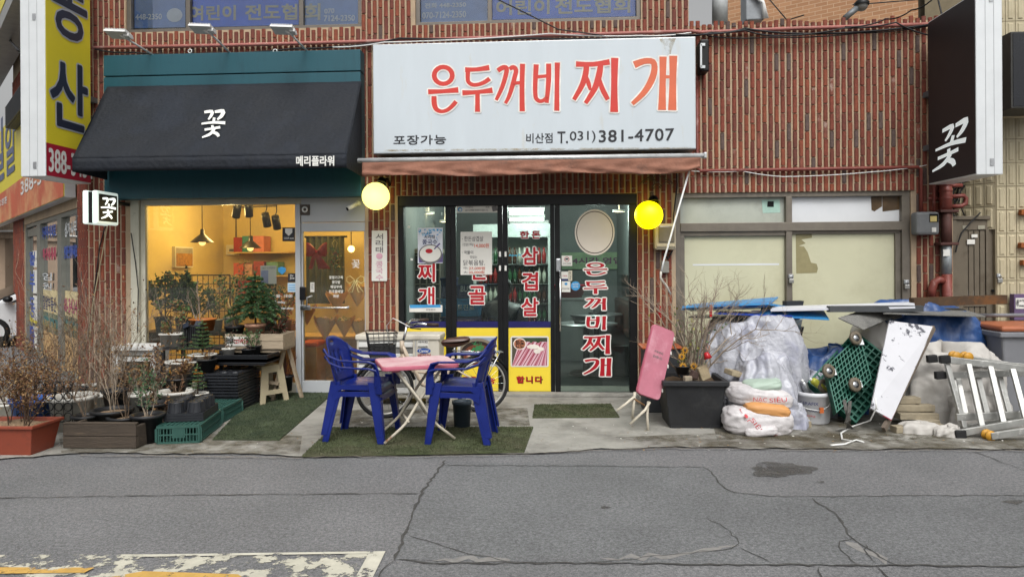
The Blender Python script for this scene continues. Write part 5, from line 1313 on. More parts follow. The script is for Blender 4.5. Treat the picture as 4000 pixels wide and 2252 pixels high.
mb = MB(); put_text(mb, '24시간 영업', (a.x + .1, 5.135, b.z + .1), (b.x - a.x - .2, 0, 0), (0, 0, a.z - b.z - .2), 0, .006, .002); mb.build('lettering', mat('plum_reflection', '6a4660', .6), t)
# seated person seen from behind
p = P(1958, 1250, .75)
pr = thing('person', 'person in a black padded jacket seated with back to the glass doors', 'person', (p.x, .75, .03))
def skin_body(name, verts, edges, m, parent, root=0, lv=2):
 me = bpy.data.meshes.new(name); me.from_pydata([v[:3] for v in verts], edges, [])
 me.materials.append(m)
 o = bpy.data.objects.new(name, me); COL.objects.link(o); o.parent = parent
 md = o.modifiers.new('skin', 'SKIN'); md.use_smooth_shade = True
 sv = me.skin_vertices[0].data
 for i, v in enumerate(verts): sv[i].radius = (v[3], v[4] if len(v) > 4 else v[3]); sv[i].use_root = (i == root)
 s = o.modifiers.new('sub', 'SUBSURF'); s.levels = lv; s.render_levels = lv
 return o
M_JACK = mat('black_padded_jacket', '15161a', .45, var=.3, scale=10, bump=.8, bscale=12)
zh = P(1990, 1095, .75).z - .03
k_ = zh / 1.30
V_ = [(0, 0, .48), (0, -.02, .62), (.0, -.05, .80), (.01, -.02, .95), (.02, .03, 1.04), (.03, .07, 1.12), (.04, .10, 1.2), (.04, .09, 1.24),
      (-.16, .0, .93), (-.25, .08, .75), (-.16, .28, .68), (.19, .02, .93), (.27, .1, .75), (.18, .3, .68),
      (-.1, .06, .46), (-.14, .42, .5), (-.14, .42, .08), (.1, .06, .46), (.14, .42, .5), (.14, .42, .08), (-.14, .52, .04), (.14, .52, .04)]
rad = [.17, .19, .2, .15, .075, .06, .1, .08, .1, .08, .05, .1, .08, .05, .12, .085, .055, .12, .085, .055, .045, .045]
V_ = [(x, y, z * k_, r) for (x, y, z), r in zip(V_, rad)]
E_ = [(0, 1), (1, 2), (2, 3), (3, 4), (4, 5), (5, 6), (6, 7), (3, 8), (8, 9), (9, 10), (3, 11), (11, 12), (12, 13), (0, 14), (14, 15), (15, 16), (16, 20), (0, 17), (17, 18), (18, 19), (19, 21)]
skin_body('body', V_, E_, M_JACK, pr)
M_SKIN = mat('skin_tone', 'a87860', .5, var=.06)
MB().ball((.045, .10, 1.19 * k_), .098, 0, 20, 14, .88, 1.0, 1.18).build('head', M_SKIN, pr, local=True)
MB().ball((.043, .085, 1.215 * k_), .107, 0, 20, 14, .92, 1.02, 1.08).build('hair', mat('black_hair', '141212', .5, var=.3, scale=40), pr, local=True)
for s in (-1, 1): MB().ball((.045 + s * .088, .115, 1.17 * k_), .028, 0, 10, 6, .4, .8, 1.2).build('ear', M_SKIN, pr, local=True)
MB().ball((.045, .205, 1.17 * k_), .018, 0, 8, 6, .8, 1.2, 1.4).build('nose', M_SKIN, pr, local=True)
for s in (-1, 1):
 h = sub('hand', pr); h.location = (s * .17, .32, .66 * k_)
 MB().ball((0, .03, 0), .04, 0, 10, 6, .9, 1.1, .5).build('palm', M_SKIN, h, local=True)
 for f_ in range(5):
  x = -.03 + f_ * .015; L_ = [.045, .06, .065, .06, .045][f_]
  MB().tube([(x, .06, 0), (x, .06 + L_ * .6, .002), (x, .06 + L_, -.015)] if f_ != (0 if s < 0 else 4) else [(x, .02, 0), (x + s * -.03, .05, -.01), (x + s * -.03, .075, -.02)], [.009, .008, .006], 6).build('finger', M_SKIN, h, local=True)
t = thing('round_stool', 'small round stool under the seated person', 'stool', (p.x, .78, .03))
MB().lathe([(.001, .43), (.16, .43), (.17, .4), (.15, .38), (.001, .38)], n=20).build('seat', M_BLACK, t, local=True)
for a in range(4): MB().tube([(.1 * math.cos(a * 1.57 + .8), .1 * math.sin(a * 1.57 + .8), .39), (.15 * math.cos(a * 1.57 + .8), .15 * math.sin(a * 1.57 + .8), 0)], .012, 6).build('leg', M_STEEL, t, local=True)
# ------------------------------------------------------------------ chamfered corner with the estate agent's office
CH0 = Vector((XL, 0, 0)); CHD = Vector((-math.sqrt(.5), math.sqrt(.5), 0)); CHN = Vector((-math.sqrt(.5), -math.sqrt(.5), 0))
def PC(px, py, off=0.0):
 d = ray(px, py); o = CH0 + CHN * off
 return _CO + d * ((o - _CO).dot(CHN) / d.dot(CHN))
def cs(px, py=1000, off=0.0): return (PC(px, py, off) - CH0).dot(CHD)
def cbox(mb, s0, s1, o0, o1, z0, z1, m=0):
 """box on the chamfer: s along the wall, o outwards"""
 s0, s1 = min(s0, s1), max(s0, s1)
 vs = []
 for z in (z0, z1):
  for s, o in ((s0, o0), (s1, o0), (s1, o1), (s0, o1)): vs.append(CH0 + CHD * s + CHN * o + Vector((0, 0, z)))
 return mb.add(vs, [(0, 1, 2, 3), (7, 6, 5, 4), (0, 4, 5, 1), (1, 5, 6, 2), (2, 6, 7, 3), (3, 7, 4, 0)], m)
SE = cs(55)
sG0, sG1 = cs(306), cs(97)
zg_top = PC(296, 812).z
oc = thing('corner_office', 'brick chamfered corner of the building holding the glazed estate agent office', 'building', CH0)
mb = MB()
cbox(mb, 0, sG0, -.2, 0, 0, ZTOP); cbox(mb, sG1 + .03, SE, -.2, 0, 0, ZTOP); cbox(mb, sG0, sG1 + .03, -.2, 0, zg_top, ZTOP)
mb.build('wall', M_MORTAR, oc)
r2 = random.Random(31)
fill = {}
def cbricks(s0, s1, z0, z1):
 n = max(1, int((s1 - s0) / PITCH)); p = (s1 - s0) / n
 for i in range(n):
  z = z0 - (.1 if i % 2 else 0)
  while z < z1:
   a, b = max(z, z0), min(z + BL, z1)
   if b - a > .04: brick_shape(fill.setdefault(r2.choice(BR + [BRD]) if r2.random() < .3 else r2.choice(BR), MB()), CH0 + CHD * (s0 + p * (i + .5)) + Vector((0, 0, (a + b) / 2)), b - a, CHD, Vector((0, 0, 1)), CHN)
   z += BL + BJ
cbricks(.02, sG0, 0, 5.2); cbricks(sG1 + .05, SE, 0, 5.2)
allm = list(fill); mb = MB()
for i, mt in enumerate(allm): mb.add(fill[mt].v, fill[mt].f, i)
tag(mb.build('brickwork', allm, oc), kind='stuff')
og = sub('office_glazing', oc)
mb = MB(); M_OFR = mat('office_aluminium', '7f8078', .4, .4, .1)
cbox(mb, sG0, sG1, -.12, -.02, zg_top - .06, zg_top); cbox(mb, sG0, sG1, -.12, -.02, .02, .12)
for a, b in ((306, 301), (236, 221), (153, 141), (100, 97)): cbox(mb, cs(a), cs(b), -.13, -.01, .12, zg_top - .06)
cbox(mb, cs(141), cs(100), -.11, -.03, PC(120, 920).z, PC(120, 905).z + .06)
mb.build('frame', M_OFR, og)
G_OFF = glass('office_glass', 'd8dedc', 1.4, .01, .08, '9a9f9c')
for a, b in ((301, 236), (221, 153), (141, 100)):
 mb = MB(); cbox(mb, cs(a), cs(b), -.07, -.064, .12, zg_top - .06); mb.build('pane', G_OFF, og)
def ctext(mb, body, x0, y0, x1, y1, m, bold=.004, off=-.05):
 a = PC(x0, y1, off); b = PC(x1, y1, off); zt2 = PC(x0, y0, off).z
 o = Vector((a.x, a.y, a.z)); u = Vector((b.x - a.x, b.y - a.y, 0))
 put_text(mb, body, o, u, (0, 0, zt2 - a.z), m, bold, .003)
mb = MB()
ctext(mb, '빌라·주택·아파트', 157, 890, 219, 935, 0, .012); ctext(mb, '매매·전세·월세', 160, 972, 219, 1015, 1, .012); ctext(mb, '상가·사무', 254, 872, 300, 925, 2, .008); ctext(mb, '언제든 전화주세요', 252, 962, 302, 1008, 0, .012)
ctext(mb, '임', 165, 1065, 203, 1092, 2, .002); ctext(mb, '원', 167, 1102, 203, 1128, 2, .002)
mb.build('lettering', [mat('blue_letter', '3a55a8', .5), mat('rose_letter', 'b23a5a', .5), M_PALE], og)
def cplate(name, px0, px1, py0, py1, m, items=(), mats=None, off=-.052):
 a, b = PC(px0, py1, off), PC(px1, py0, off)
 mb = MB(); cbox(mb, cs(px0), cs(px1), off, off + .003, a.z, b.z); mb.build(name, m, og)
 if items:
  mb = MB()
  for it_ in items: ctext(mb, *it_, off=off + .004)
  mb.build(name + '_lettering', mats, og)
cplate('cream_poster', 154, 221, 1134, 1226, mat('stained_cream_poster', 'c9b98e', .7, var=.2, scale=8), [('밀알부동산', 170, 1152, 220, 1205, 0, .006)], [M_NAVYI])
cplate('cream_poster', 237, 302, 1140, 1240, mat('stained_cream_poster', 'c9b98e'), [('388-3434', 240, 1160, 302, 1212, 0, .006)], [mat('magenta_print', 'a83a6a', .6)])
cplate('teal_poster', 154, 221, 1228, 1280, mat('teal_poster', '3a6a68', .7), [('신속정확 중개', 158, 1240, 219, 1268, 0, .004)], [mat('gold_print', 'a8925a', .6)])
cplate('teal_poster', 237, 302, 1244, 1298, mat('teal_poster', '3a6a68'), [('상담환영', 245, 1256, 300, 1284, 0, .004)], [mat('gold_print', 'a8925a', .6)])
cplate('paper_poster', 154, 221, 1283, 1400, mat('tan_poster', 'bd9a6a', .7, var=.25, scale=5)); cplate('paper_poster', 237, 302, 1302, 1420, mat('tan_poster', 'bd9a6a'))
for ch, y0, y1 in (('밀', 985, 1010), ('알', 1012, 1036), ('부', 1060, 1135), ('동', 1160, 1235), ('산', 1280, 1345)):
 cplate('door_plate', 114, 139, y0 - 6, y1 + 6, M_PAPER, [(ch, 117, y0, 137, y1, 0, .008)], [mat('blue_letter', '3a55a8')], off=-.058)
cplate('yellow_strip', 100, 139, 1215, 1262, mat('yellow_strip', 'c9b93a', .5), off=-.062); cplate('blue_strip', 100, 139, 1262, 1420, mat('blue_strip', '2f4a9a', .5), off=-.062)
a = PC(108, 1178, .0); mb = MB(); mb.tube([a, a + CHD * -.25], .015, 8); mb.build('door_handle', M_CHROME, og)
mb = MB(); cbox(mb, sG0 - .1, SE, -.8, -.72, 0, ZTOP); mb.build('back_partition', mat('office_dim_wall', '7b7d78', .8, var=.2, scale=2), oc)
mb = MB(); cbox(mb, sG0 + .1, SE, -.72, -.2, .0, .03); cbox(mb, sG0 + .1, SE, -.72, -.2, 2.6, 2.65); mb.build('floor_and_ceiling', mat('office_dim_wall', '7b7d78'), oc)
# sign band of the office
FO = .14
zs0, zs1 = PC(252, 770, FO).z, PC(60, 437, FO).z
s0, s1 = cs(252, 770, FO), cs(-260, 770, FO)
t = thing('office_fascia_sign', 'yellow and red fascia sign of the estate agent over the corner office', 'sign', PC(200, 780, FO))
mb = MB(); cbox(mb, s0 - .01, s1, .02, FO, zs0, zs1); mb.build('sign_box', M_EDGE, t)
mb = MB(); cbox(mb, s0, s1, FO + .001, FO + .008, zs0 + .01, zs1 - .01); mb.build('sign_face', mat('yellow_sign_face', 'c6b52c'), t)
so = lambda s, o, z: CH0 + CHD * s + CHN * o + Vector((0, 0, z))
Hs = zs1 - zs0
k_ = s1 - s0
poly = [(0, 0), (k_, 0), (k_, .1 * Hs), (k_ * .45, .13 * Hs), (k_ * .38, .2 * Hs), (k_ * .32, .27 * Hs), (k_ * .24, .31 * Hs), (0, .33 * Hs)]
mb = MB(); vs = [so(s0 + u, FO + .012, zs0 + .012 + v) for u, v in poly]; mb.add(vs, [tuple(range(len(vs)))][:1]); mb.build('red_swoosh', mat('faded_red_print', 'b5583c', .5, var=.12, scale=2, col2='c9a070', c2scale=1.2, c2lo=.45, c2hi=.65), t)
mb = MB(); ctext(mb, '388-3434', 82, 712, 238, 762, 0, .008, FO + .014); mb.build('telephone_number', mat('white_sign_print', 'd5d3cf'), t)
for body, x0, y0, x1, y1 in (('알', 22, 490, 62, 690), ('밀', -40, 530, 16, 740)):
 mb = MB(); ctext(mb, body, x0, y0, x1, y1, 0, .03, FO + .014); mb.build('letter', mat('slate_sign_letter', '58607a', .5), t)
mb = MB(); ctext(mb, '대표 고영훈', -25, 798, 28, 822, 0, .004, FO + .014); mb.build('lettering', mat('white_sign_print', 'd5d3cf'), t)
# louvred unit on the sign and a second sign high on the corner
t = thing('louvred_unit', 'dark louvred outdoor unit standing on the estate agent fascia', 'outdoor unit', PC(50, 440, .2))
a, b = cs(76, 400, .3), cs(22, 400, .3); z0_, z1_ = PC(76, 435, .3).z, PC(76, 340, .3).z
mb = MB(); cbox(mb, a - .3, b, -.1, .28, z0_, z1_); mb.build('body', mat('dark_grey_metal', '2f3134', .5), t)
for i in range(12): mb = MB(); z = z0_ + (z1_ - z0_) * (i + .3) / 12; cbox(mb, a - .3, b, .28, .31, z, z + (z1_ - z0_) / 26); mb.build('louvre', mat('dark_grey_metal', '2f3134'), t)
t = thing('high_corner_sign', 'yellow sign with grey underside high on the chamfered corner', 'sign', PC(40, 40, .5))
mb = MB(); cbox(mb, cs(72, 30, .5), cs(-120, 30, .5), .1, .5, PC(72, -50, .5).z, 6.6); mb.build('sign_box', mat('grey_underside', '8a8a88', .5), t)
mb = MB(); cbox(mb, cs(70, 30, .5), cs(-120, 30, .5), .501, .508, PC(40, -40, .5).z, 6.6); mb.build('sign_face', mat('yellow_sign_face', 'c6b52c'), t)
# ------------------------------------------------------------------ street beyond the corner
M_TANB = mat('tan_wall', '9b8672', .85, var=.1, scale=2)
def brick_tex(name, c1, c2, mo, sc, w=.5, h=.25, rot=(0, 0, 0)):
 if name in MATS: return MATS[name]
 m = bpy.data.materials.new(name); m.use_nodes = True; N = m.node_tree.nodes; L = m.node_tree.links; b = N['Principled BSDF']; b.inputs['Roughness'].default_value = .85
 g = N.new('ShaderNodeNewGeometry'); mp = N.new('ShaderNodeMapping'); mp.inputs['Rotation'].default_value = rot; L.new(g.outputs['Position'], mp.inputs[0])
 sp = N.new('ShaderNodeSeparateXYZ'); cb = N.new('ShaderNodeCombineXYZ'); L.new(mp.outputs[0], sp.inputs[0]); L.new(sp.outputs[0], cb.inputs[0]); L.new(sp.outputs[2], cb.inputs[1])
 t = N.new('ShaderNodeTexBrick'); t.inputs['Color1'].default_value = lin(c1) + (1,); t.inputs['Color2'].default_value = lin(c2) + (1,); t.inputs['Mortar'].default_value = lin(mo) + (1,); t.inputs['Scale'].default_value = sc; t.inputs['Brick Width'].default_value = w; t.inputs['Row Height'].default_value = h; t.inputs['Mortar Size'].default_value = .02
 L.new(cb.outputs[0], t.inputs[0]); L.new(t.outputs[0], b.inputs[0])
 bp = N.new('ShaderNodeBump'); bp.inputs['Strength'].default_value = .4; bp.inputs['Distance'].default_value = .01; L.new(t.outputs[1], bp.inputs['Height']); bp.invert = True; L.new(bp.outputs[0], b.inputs['Normal'])
 MATS[name] = m
 return m
YN = 9.0
t = thing('neighbour_building', 'low tan tiled building with a dark garage opening beyond the white car', 'building', P(0, 1150, YN))
a, b = P(-500, 1000, YN), P(150, 1000, YN)
zt_ = P(30, 768, YN).z; zo = P(30, 930, YN).z
mb = MB(); mb.box((a.x, YN, zo), (b.x, YN + .3, zt_)); mb.build('wall', brick_tex('small_tan_tile', '8f7b68', '9b8772', '6b6056', 4.0, .5, .6), t)
MB().box((a.x, YN + .1, 0), (P(8, 1000, YN).x, YN + .4, zo)).build('garage_pier', M_TANB, t); MB().box((P(40, 1000, YN).x, YN + 1.5, 0), (b.x, YN + 1.6, zo)).build('garage_back', mat('dark_brick_back', '4a3428', .9, var=.3), t); MB().box((a.x, YN + 1.5, 0), (P(40, 1000, YN).x, YN + 1.6, zo)).build('garage_side', mat('dark_brick_back', '4a3428'), t)
MB().box((a.x, YN - .05, P(30, 905, YN).z), (b.x, YN - .002, P(30, 899, YN).z)).build('sill', M_WHITE, t)
t = thing('blue_bin', 'dark blue container standing in the garage beyond the white car', 'container', P(22, 1150, YN + .2))
a, b = P(-60, 1120, YN + .3), P(40, 1030, YN + .3); MB().box((a.x, YN + .2, 0), (b.x, YN + 1.0, b.z)).build('body', mat('dark_blue_steel', '1f2a4e', .5), t, bevel=.03); MB().box((b.x - .2, YN + .15, b.z), (b.x + .02, YN + .6, P(22, 1015, YN + .3).z)).build('hood', mat('dark_blue_steel', '1f2a4e'), t, bevel=.02)
# parked white car: side view, its nose towards the brick corner
def car():
 W = 1.7; p = P(20, 1195, 4.6)
 rz = R(232); m0 = Matrix.Rotation(rz, 3, 'Z') @ Vector((-1.0, W / 2, 0))
 t = thing('parked_car', 'white parked car with a black mirror seen past the brick corner', 'car', (p.x - m0.x, p.y - m0.y, 0), rz=rz)
 prof = [(-4.2, .3), (-4.25, .62), (-4.1, .86), (-3.6, 1.16), (-2.3, 1.25), (-1.6, 1.2), (-.85, .86), (-.15, .7), (0, .5), (-.02, .26)]
 mb = MB(); vs = []; n = len(prof)
 for j, yy in enumerate((-W / 2, -W / 2 + .14, W / 2 - .14, W / 2)):
  for x, z in prof:
   k = .13 if (j in (0, 3) and z > .9) else 0
   vs.append((x, yy + (k if j == 0 else -k if j == 3 else 0), z - (.03 if j in (0, 3) else 0)))
 fs = [(j * n + i, j * n + (i + 1) % n, (j + 1) * n + (i + 1) % n, (j + 1) * n + i) for j in range(3) for i in range(n)] + [tuple(range(n)), tuple(range(4 * n - 1, 3 * n - 1, -1))]
 mb.add(vs, fs); mb.build('body', mat('white_car_paint', 'cfd1d2', .25, var=.02), t, bevel=.03, local=True)
 gl = mat('dark_car_glass', '15181a', .08)
 for s in (-1, 1):
  for q in ([(-2.3, .88), (-1.1, .87), (-1.62, 1.12), (-2.3, 1.17)], [(-3.5, .9), (-2.38, .88), (-2.38, 1.17), (-3.4, 1.1)]):
   mb = MB(); mb.add([(x, s * (W / 2 - .005 - (.13 if z > .9 else .0)), z) for x, z in q], [(0, 1, 2, 3)]); mb.build('side_window', gl, t, local=True, solid=.02)
  MB().ball((-1.02, s * (W / 2 + .1), .93), .085, 0, 12, 8, 1.0, 1.2, .75).build('mirror', M_BLACK, t, local=True)
  MB().box((-.14, s * (W / 2 - .1), .5), (.0, s * (W / 2 - .45), .62)).build('headlight', mat('headlight_glass', 'b5bcc0', .1), t, bevel=.03, local=True)
  for x in (-.8, -3.4):
   w = sub('wheel', t); q = Matrix.Rotation(R(90), 3, 'X')
   MB().lathe([(.19, -.1), (.28, -.11), (.3, -.06), (.3, .06), (.28, .11), (.19, .1)], (x, s * (W / 2 - .1), .3), 24, rot=q).build('tyre', M_RUBBER, w, local=True); MB().lathe([(.001, .1), (.19, .09), (.19, -.09), (.001, -.1)], (x, s * (W / 2 - .1), .3), 20, rot=q).build('rim', M_STEEL, w, local=True)
 MB().add([(-1.58, -W / 2 + .2, 1.205), (-.86, -W / 2 + .12, .875), (-.86, W / 2 - .12, .875), (-1.58, W / 2 - .2, 1.205)], [(0, 1, 2, 3)]).build('windscreen', gl, t, local=True, solid=.02)
car()
# ------------------------------------------------------------------ beige tiled building, gate and things at the end of the brick wall
M_TILE = mat('beige_glazed_tile', 'b3a88c', .35, var=.08, scale=3, col2='96896c', c2scale=2, c2lo=.5, c2hi=.75)
M_TILEJ = mat('tile_joint', '8a7f68', .9, var=.15)
XT = X0(3888, 900)
bb = thing('tiled_building', 'beige building clad in large glazed ribbed tiles', 'building', (XT, 0, 0))
MB().box((XT, .0, 0), (XT + 2.5, .3, ZTOP)).build('wall', M_TILEJ, bb)
tm = MB()
tw, th = .107, .265
for dx, w in ((-.5 * tw + .004, .012),): pass
def tile_mesh():
 m = MB(); a, b = tw / 2 - .004, th / 2 - .004
 m.add([(-a, 0, -b), (a, 0, -b), (a, 0, b), (-a, 0, b), (-a, -.008, -b), (a, -.008, -b), (a, -.008, b), (-a, -.008, b), (-a + .02, -.008, -b + .02), (a - .02, -.008, -b + .02), (a - .02, -.008, b - .02), (-a + .02, -.008, b - .02), (-a + .03, -.018, -b + .03), (a - .03, -.018, -b + .03), (a - .03, -.018, b - .03), (-a + .03, -.018, b - .03)],
          [(0, 1, 5, 4), (1, 2, 6, 5), (2, 3, 7, 6), (3, 0, 4, 7), (4, 5, 9, 8), (5, 6, 10, 9), (6, 7, 11, 10), (7, 4, 8, 11), (8, 9, 13, 12), (9, 10, 14, 13), (10, 11, 15, 14), (11, 8, 12, 15), (12, 13, 14, 15)])
 return m.mesh('tile', M_TILE)
TM = tile_mesh()
def tiles(x0, n, z0, rows, y, rot=0.0, axis=(1, 0)):
 for i in range(n):
  for j in range(rows):
   o = bpy.data.objects.new('tile', TM); COL.objects.link(o); o.parent = bb
   o.location = Vector((x0 + axis[0] * (i + .5) * tw, y + axis[1] * (i + .5) * tw, z0 + (j + .5) * th)) - bb.location
   o.rotation_euler = (0, 0, rot)
tiles(XT + .01, 7, .8, 17, 0)
# recess behind the gate: angled return wall
XR = X0(3722, 900)
ang = math.atan2(.55, XT - XR)
n_ = int(math.hypot(XT - XR, .55) / tw)
z_g = P(3800, 858, .1).z
MB().add([(XR, .56, z_g - .1), (XT, .01, z_g - .1), (XT, .01, ZTOP), (XR, .56, ZTOP)], [(0, 1, 2, 3)]).build('return_wall', M_TILEJ, bb)
tiles(XT - math.cos(ang) * tw * n_, n_, z_g - .12, 9, .0 + math.sin(ang) * tw * n_, -ang, (math.cos(ang), -math.sin(ang)))
MB().box((XR + .02, .7, 0), (XT, .75, ZTOP)).build('passage_back', mat('dark_passage', '4f473a', .9), bb)
M_GATE = mat('brown_metal_gate', '6a6153', .5, .2, .12, 6, col2='5a5144', c2scale=3)
t = thing('metal_gate', 'brown steel gate with vertical panels between brick column and tiled wall', 'gate', (X0(3800), .06, .01))
gx0, gx1, gzt = X0(3712, 900, .06), X0(3892, 900, .06), P(3800, 858, .06).z
mb = MB(); mb.box((gx0, .03, .02), (X0(3732, 900, .06), .12, gzt)); mb.box((X0(3876, 900, .06), .03, .02), (gx1, .12, gzt)); mb.box((gx0, .02, gzt), (gx1, .14, gzt + .04)); mb.build('frame', M_GATE, t, bevel=.004)
lx0, lx1 = X0(3733, 900, .06), X0(3875, 900, .06)
pz0, pz1 = P(3800, 1155, .06).z, P(3800, 898, .06).z
mb = MB(); mb.box((lx0, .045, .03), (lx0 + .075, .085, gzt - .005)); mb.box((lx1 - .075, .045, .03), (lx1, .085, gzt - .005)); mb.box((lx0 + .075, .045, pz1), (lx1 - .075, .085, gzt - .005)); mb.box((lx0 + .075, .045, pz0 - .12), (lx1 - .075, .085, pz0)); mb.box((lx0 + .075, .045, .03), (lx1 - .075, .085, .12)); mb.build('leaf_frame', M_GATE, t, bevel=.004)
for k in range(4):
 a = lx0 + .075 + (lx1 - lx0 - .15) * k / 4; b = lx0 + .075 + (lx1 - lx0 - .15) * (k + 1) / 4
 for z0_, z1_ in ((pz0, pz1), (.12, pz0 - .12)): MB().box((a + .004, .058, z0_), (b - .004, .075, z1_)).build('panel', M_GATE, t, bevel=.004)
for px, py, w, h in ((3795, 915, 22, 12), (3778, 935, 28, 18), (3760, 880, 18, 14), (3820, 880, 26, 14), (3880, 884, 16, 14)):
 p = P(px, py, .04); MB().box((p.x, .038 if py > 900 else .04, p.z - h * .003), (p.x + w * .003, .05, p.z)).build('paper_scrap', M_PAPER if py > 900 else mat('faded_sticker', '8e8a7a', .7), t)
p = P(3885, 1135, .0); MB().tube([(p.x, .05, p.z), (p.x, .02, p.z)], .012, 10).build('keyhole', M_BLACK, t)
padlock(3906, 1103, -.02, 'small padlock on the brown gate beside the tiled wall')
# gas meter and pipes on the brick column
t = thing('gas_meter', 'grey plastic gas meter cover with a small window on the brick column', 'meter', P(3625, 918, -.1))
a, b = P(3580, 917, -.16), P(3670, 826, -.16)
MB().box((a.x, -.17, a.z), (b.x, -.02, b.z)).build('cover', mat('grey_meter_plastic', '6f7172', .5, var=.1), t, bevel=.03)
MB().box((a.x + .135, -.176, a.z + .14), (b.x - .02, -.165, b.z - .025)).build('window', M_DARKHOLE, t); MB().box((a.x + .14, -.18, a.z + .145), (b.x - .04, -.172, b.z - .05)).build('dial', mat('cream_dial', 'c2b070', .5), t); MB().box((a.x + .16, -.176, a.z + .03), (b.x - .045, -.168, a.z + .08)).build('label_plate', M_PAPER, t)
mb = MB(); mb.tube(pp([(3648, 660), (3648, 830)], -.06), .016, 8); mb.tube(pp([(3625, 775), (3660, 773)], -.05), .013, 8); mb.build('riser', M_PIPE, t)
t = thing('drain_stack', 'thick red drain pipe with flanges and a branch on the brick column', 'pipe', P(3700, 1200, -.1))
MB().tube(pp([(3694, 700), (3694, 830)], -.08), .062, 14).build('upper_pipe', M_PIPE, t)
MB().tube(pp([(3696, 830), (3698, 960)], -.08), .055, 14).build('middle_pipe', mat('dark_rusted_pipe', '4a2c26', .7, var=.3, scale=15), t)
MB().tube(pp([(3698, 960), (3698, 1075)], -.08), .05, 14).build('sleeve', mat('dull_zinc', '8f9496', .5, .4, .2, 10), t)
MB().tube(pp([(3698, 1070), (3700, 1180), (3700, 1500)], -.08), .052, 14).build('lower_pipe', M_PIPE, t)
MB().tube(pp([(3692, 1098), (3668, 1092), (3650, 1102), (3640, 1130), (3639, 1160)], -.08), .042, 12).build('branch', M_PIPE, t); MB().tube(pp([(3639, 1155), (3639, 1500)], -.08), .04, 12).build('branch_tail', mat('dull_zinc', '8f9496'), t)
for py in (825, 952): p = P(3697, py, -.08); MB().obox(p, (.2, .14, .03)).build('flange', mat('dark_rusted_pipe', '4a2c26'), t, bevel=.004)
for py in (722, 745, 775): p = P(3694, py, -.08); MB().lathe([(.066, -.012), (.07, 0), (.066, .012)], p, 16).build('collar', M_PIPE, t)
mb = MB(); mb.tube(pp([(3700, 725), (3758, 724)], -.08), .022, 8); mb.tube(pp([(3710, 768), (3765, 764), (3774, 775), (3772, 795), (3755, 805), (3715, 806)], -.06), .024, 8); mb.build('side_branch', M_PIPE, t)
MB().box((P(3686, 1000, -.14).x, -.134, P(3686, 1000, -.14).z), (P(3712, 974, -.14).x, -.128, P(3712, 974, -.14).z)).build('sticker', M_PAPER, t)
cable([(3830, 830), (3790, 870), (3755, 910), (3738, 960), (3733, 985)], .0, .008, 'black cable drooping across the brown gate')
# black box sign at the edge
t = thing('black_box_sign', 'blank black box sign on the beige tiled wall', 'sign', P(3960, 425, -.5)); a, b = P(3950, 423, -.55), P(4200, 118, -.55)
MB().box((a.x, -.55, a.z), (b.x, -.05, b.z)).build('box', mat('black_sign_case', '33322f', .4), t, bevel=.005); MB().box((a.x + .02, -.556, a.z + .02), (b.x, -.54, b.z - .02)).build('face', mat('dark_navy_face', '14161c', .25), t)
pipe([P(3912, 445, -.1), P(4200, 440, -.1)], .05, 'conduit_pipe', 'cream conduit pipe below the blank black sign', M_TILE)
for px, py in ((3990, 830), (3988, 958), (3995, 1025)):
 p = P(px, py, -.03); tag(MB().box((p.x - .03, -.08, p.z - .03), (p.x + .12, -.02, p.z + .03)).build('rusty_clamp', mat('orange_rust', '8a4f26', .85, var=.35, scale=20), bevel=.006), 'rusty steel clamp bolted to the beige tiles', 'clamp', 'rusty clamps on the tiled wall')
p, q = P(3962, 1250, -.12), P(4060, 1148, -.12)
t = thing('purple_sign_board', 'purple sign board with a white label on the tiled wall', 'sign', (p.x, -.1, p.z)); MB().box((p.x, -.12, p.z), (q.x, -.04, q.z)).build('board', mat('purple_board', '5d4a6a', .6, var=.15), t, bevel=.004)
mb = MB(); a, b = P(3968, 1205, -.125), P(4040, 1163, -.125); mb.box((a.x, -.126, a.z), (b.x, -.118, b.z)); mb.build('label_plate', M_PAPER, t)
mb = MB(); text_px(mb, '보기좋은 나무', 3982, 1168, 4030, 1178, -.128, 0, .0006); text_px(mb, '세탁', 3970, 1168, 3980, 1198, -.128, 0, .0006); text_px(mb, '054)362-4521', 3982, 1190, 4030, 1199, -.128, 0, .0008); mb.build('lettering', M_INKB, t)
# tan brick building behind the annex
YK = 7.0
t = thing('tan_brick_building', 'tan brick house rising behind the annex parapet', 'building', P(3200, 0, YK))
a = P(2822, 50, YK); b = P(4100, 50, YK - 3)
zlo = ZP - .8
MB().add([(a.x, YK, zlo), (b.x, YK - 3.0, zlo), (b.x, YK - 3.0, 12), (a.x, YK, 12)], [(0, 1, 2, 3)]).build('wall', brick_tex('tan_house_brick', 'b58864', 'a67a58', 'c2a688', 3.6, .8, .28, (0, 0, .35)), t)
t = thing('outdoor_unit', 'white air conditioner unit with hoses above the annex parapet', 'outdoor unit', P(2955, 80, 5.2)); p, q = P(2915, 78, 5.2), P(2985, -40, 5.2)
MB().box((p.x, 5.2, p.z), (q.x, 5.6, q.z)).build('body', mat('grey_white_unit', '8e9296', .5), t, bevel=.02)
for k in range(3): MB().tube([(q.x - .1 - k * .12, 5.18, q.z), (q.x - .05, 5.1, (p.z + q.z) / 2), (q.x - .02 + k * .03, 5.15, p.z)], .03, 6).build('hose', M_WHITE, t)
t = thing('dome_camera', 'dome street camera on a slanted arm above the parapet', 'camera', P(3365, 30, .5)); p = P(3366, 22, .3)
